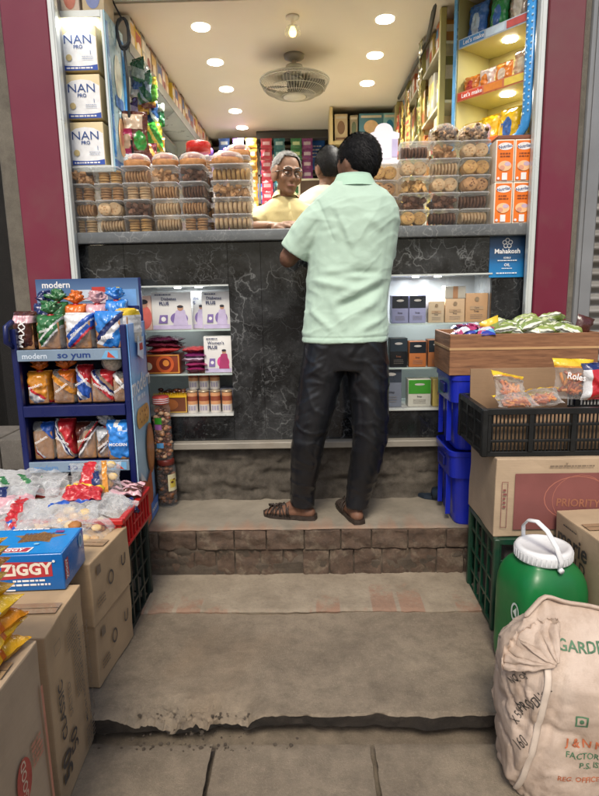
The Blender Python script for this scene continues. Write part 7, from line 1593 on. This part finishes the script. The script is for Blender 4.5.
P2, _ = person('old man with grey hair and glasses in a pale yellow shirt behind the counter', KB, keeper, SKB, .0055)
m = MB(); m.rings([(a, b, z, rx*1.06, ry*1.08, 0) for a, b, z, rx, ry in KT], SKB, 28)
for (a, b, c) in KA: a, b = Vector(a), Vector(b); m.tube([a+Vector((.05 if a.x < -.1 else -.05, 0, .01)), a, a.lerp(b, .85)], [.068, .07, .062], SKB, 18)
def kfold(co, n):
    d = .004*noise.noise(Vector((co.x*10, co.y*10, co.z*8)))+.002*noise.noise(co*28)
    for A, B_, w, h in (((-.29, 3.28, 1.74), (-.14, 3.24, 1.66), .014, .006), ((-.25, 3.26, 1.78), (-.22, 3.24, 1.62), .014, .006), ((-.10, 3.24, 1.76), (-.05, 3.24, 1.62), .014, .005), ((-.30, 3.26, 1.70), (-.20, 3.24, 1.63), .012, -.006)): d += h*ridge(co, A, B_, w)
    return n*d
YEL_ = cloth_mat((.46, .395, .19), 'yellow_cotton', .8); garment('shirt', P2, KB, m, YEL_, .007, kfold)
m = MB(); vs = []; n = 26
for (r, z) in ((.066, 1.852), (.058, 1.886), (.060, 1.888), (.076, 1.858)):
    for i in range(n): a = math.radians(-70)+math.radians(320)*i/(n-1); vs.append((-.127+r*math.cos(a), 3.333+r*.95*math.sin(a)-.004, z-.018*math.cos(a+PI/2-.2)*-1*(1 if math.sin(a) < 0 else .2)))
m.add(vs, [(j*n+i, j*n+i+1, (j+1)*n+i+1, (j+1)*n+i) for j in range(3) for i in range(n-1)], YEL_, True); m.tube([(-.105, 3.262, 1.83), (-.095, 3.240, 1.75), (-.09, 3.232, 1.66)], [(.010, .003)]*3, YEL_, 8); m.v = [v-KB for v in m.v]; m.build('collar', P2)
m = MB()
for s in (-1, 1): m.tube([(-.13+s*.085, 3.36, 1.30), (-.13+s*.09, 3.36, .98), (-.13+s*.09, 3.37, .62)], [.10, .08, .07], mat((.1, .09, .08), .8), 16)
m.v = [v-KB for v in m.v]; m.build('trousers', P2)
KM = Matrix.Translation(KH) @ KR.to_4x4() @ Matrix.Scale(.97, 4); GRH = mat((.13, .126, .118), .7, .25, 60, .2, 150, name='grey_hair')
def kp_(p):
    if p.y < -.045: return p.z-.094
    line = -.03 if p.y > .03 else .0
    if abs(p.x) > .05 and p.y < .02: line = .015 if p.y > -.03 else .045
    return p.z-line
hm = hair_mesh(Matrix.Translation(-KB) @ KM, GRH, kp_, lambda p: Vector((p.x*5, .5+p.y, -.4)) if p.y > -.03 else Vector((.7, .2, .2)), 2600, .017, .003, (.0785, .0975, .0925), (0, .013, .027), 9, .0012); hm.build('hair', P2)
face_bits(KM, P2, mat((.02, .012, .008), .2), GRH, mat((.26, .11, .085), .5), KB, (.003, 0))
m = MB(Matrix.Translation(-KB) @ KM); GF = plas('#1a1614', .3)
for s in (-1, 1):
    m.tube([(s*.033+.025*math.copysign(abs(math.cos(a))**.7, math.cos(a)), -.099+.006*abs(math.cos(a))*(1 if math.cos(a)*s > 0 else 0), -.002+.0175*math.copysign(abs(math.sin(a))**.8, math.sin(a))) for a in [2*PI*i/22 for i in range(22)]], .0014, GF, 6, True); m.tube([(s*.058, -.094, .004), (s*.079, -.05, .004), (s*.084, .015, .0)], .0018, GF, 6); m.tube([(s*.012, -.099, .0135), (s*.033, -.101, .0155), (s*.056, -.095, .013)], .0024, GF, 6)
m.tube([(-.009, -.102, .004), (0, -.105, .006), (.009, -.102, .004)], .0015, GF, 6); m.build('spectacles', P2)
m = MB(); m.box(-.035, .035, -.02, .02, 0, .003, mat((.75, .75, .72), .6)); m.v = [v+Vector((noise.noise(v*40)*.002, 0, abs(v.x)*.08)) for v in m.v]; tag(m.build('paper_slip', None, (-.165, 3.015, CT+.003), .3), 'small white slip of paper on the counter beside the old man hand', 'paper')
# ---------------------------------------------------------------- man behind
SKC_ = skin_mat((.17, .09, .056), 'brown_skin_behind'); MB3 = Vector((.13, 3.80, .55)); H3 = Vector((.132, 3.78, 2.105)); R3 = Euler((math.radians(6), 0, math.radians(200))).to_matrix()
T3 = [(.13, 3.80, 1.3, .165, .115), (.12, 3.80, 1.5, .168, .115), (.105, 3.80, 1.66, .18, .115), (.095, 3.795, 1.80, .195, .112), (.10, 3.79, 1.90, .185, .10), (.108, 3.79, 1.96, .13, .08), (.118, 3.785, 2.0, .065, .06)]
A3 = (((-.065, 3.79, 1.90), (-.10, 3.80, 1.64), (-.07, 3.95, 1.46)), ((.265, 3.79, 1.90), (.32, 3.80, 1.64), (.31, 3.95, 1.46)))
def third(mb, m):
    mb.rings([(a, b, z, rx*.92, ry*.92, 0) for a, b, z, rx, ry in T3], m, 24); mb.tube([(.115, 3.79, 1.95), (.127, 3.785, 2.03)], [.055, .05], m, 14, round_caps=True); head(mb, H3, R3, m, .97)
    for k, (a, b, c) in enumerate(A3): a, b, c = Vector(a), Vector(b), Vector(c); mb.tube([a, a.lerp(b, .5), b], [.05, .044, .038], m, 12, round_caps=True); mb.tube([b, b.lerp(c, .4), c], [.038, .036, .026], m, 12, round_caps=True); hand(mb, c, (.1 if k == 0 else -.1, .8, -.4), (0, -.4, -.9), m, -1 if k == 0 else 1, .5)
    for s in (-1, 1): mb.tube([(.14+s*.085, 3.80, 1.32), (.14+s*.09, 3.80, .98), (.14+s*.09, 3.80, .63)], [.09, .065, .042], m, 14, round_caps=True); mb.tube([(.14+s*.09, 3.78, .585), (.14+s*.09, 3.96, .575)], [(.036, .03), (.036, .02)], m, 10, round_caps=True)
P3, _ = person('dark haired man in a beige shirt with grey sleeves, turned away behind the old man', MB3, third, SKC_, .006)
m = MB(); m.rings([(a, b, z, rx*1.05, ry*1.07, 0) for a, b, z, rx, ry in T3], SKC_, 26); garment('shirt', P3, MB3, m, cloth_mat((.44, .41, .33), 'beige_cotton', .8), .008, lambda co, n: n*(.006*noise.noise(co*9)+.003*noise.noise(co*25)))
m = MB()
for (a, b, c) in A3: a, b, c = Vector(a), Vector(b), Vector(c); m.tube([a+Vector((.03 if a.x < .1 else -.03, 0, .0)), a.lerp(b, .3), b, b.lerp(c, .6)], [.066, .066, .058, .046], SKC_, 18)
garment('sleeves', P3, MB3, m, cloth_mat((.20, .205, .19), 'grey_knit', .85), .008, lambda co, n: n*(.006*noise.noise(co*11)+.003*noise.noise(co*30)))
m = MB()
for s in (-1, 1): m.tube([(.14+s*.085, 3.80, 1.30), (.14+s*.09, 3.80, .98), (.14+s*.09, 3.80, .62)], [.10, .08, .07], mat((.1, .09, .08), .8), 16)
m.v = [v-MB3 for v in m.v]; m.build('trousers', P3)
hm = hair_mesh(Matrix.Translation(-MB3) @ Matrix.Translation(H3) @ R3.to_4x4() @ Matrix.Scale(.97, 4), HAIR, pred, grow, 4200, .014, .0012, (.0865, .105, .102), (0, .013, .027), 14); hm.build('hair', P3)
face_bits(Matrix.Translation(H3) @ R3.to_4x4() @ Matrix.Scale(.97, 4), P3, mat((.02, .012, .008), .2), HAIR, mat((.20, .08, .06), .5), MB3)

# ================================================================== CAMERA, SKY AND SUN
cam = bpy.data.cameras.new('camera'); co = bpy.data.objects.new('camera', cam); C.objects.link(co); S.camera = co
cam.sensor_fit = 'VERTICAL'; cam.sensor_height = 24; cam.lens = 24*FPX/796; cam.clip_start = .05; cam.clip_end = 300
cam.shift_x = 0
fw = Vector((-math.sin(PS)*math.cos(TH), math.cos(PS)*math.cos(TH), -math.sin(TH))); rt = Vector((math.cos(PS), math.sin(PS), 0)); up = rt.cross(fw)
c_, s_ = math.cos(RO), math.sin(RO); r2 = rt*c_-up*s_; u2 = rt*s_+up*c_
co.matrix_world = Matrix(((r2.x, u2.x, -fw.x, 0), (r2.y, u2.y, -fw.y, 0), (r2.z, u2.z, -fw.z, CAMH), (0, 0, 0, 1)))
W = bpy.data.worlds.new('World'); S.world = W; W.use_nodes = True; nt = W.node_tree; nt.nodes.clear()
o_ = nt.nodes.new('ShaderNodeOutputWorld'); bg = nt.nodes.new('ShaderNodeBackground'); sk = nt.nodes.new('ShaderNodeTexSky'); sk.sky_type = 'NISHITA'; sk.sun_disc = False
SUN_EL, SUN_AZ = math.radians(52), math.radians(186)      # high behind the camera, veiled
sk.sun_elevation = SUN_EL; sk.sun_rotation = SUN_AZ; sk.air_density = 1; sk.dust_density = 4; sk.ozone_density = 1; bg.inputs[1].default_value = .085
nt.links.new(sk.outputs[0], bg.inputs[0]); nt.links.new(bg.outputs[0], o_.inputs[0])
sl = bpy.data.lights.new('sun', 'SUN'); sl.energy = 1.55; sl.angle = math.radians(16); sl.color = (1, .91, .78); so = bpy.data.objects.new('sun', sl); C.objects.link(so)
sd = Vector((math.sin(SUN_AZ)*math.cos(SUN_EL), math.cos(SUN_AZ)*math.cos(SUN_EL), math.sin(SUN_EL))); so.rotation_euler = sd.to_track_quat('Z', 'Y').to_euler(); so.location = sd*20
S.view_settings.view_transform = 'Standard'; S.view_settings.look = 'None'; S.view_settings.exposure = 0.75; S.view_settings.gamma = 1; S.view_settings.use_curve_mapping = False
S.render.engine = 'CYCLES'; S.cycles.use_denoising = True; S.cycles.max_bounces = 8; S.cycles.transparent_max_bounces = 24; S.cycles.caustics_reflective = False; S.cycles.caustics_refractive = False; S.cycles.sample_clamp_indirect = 6
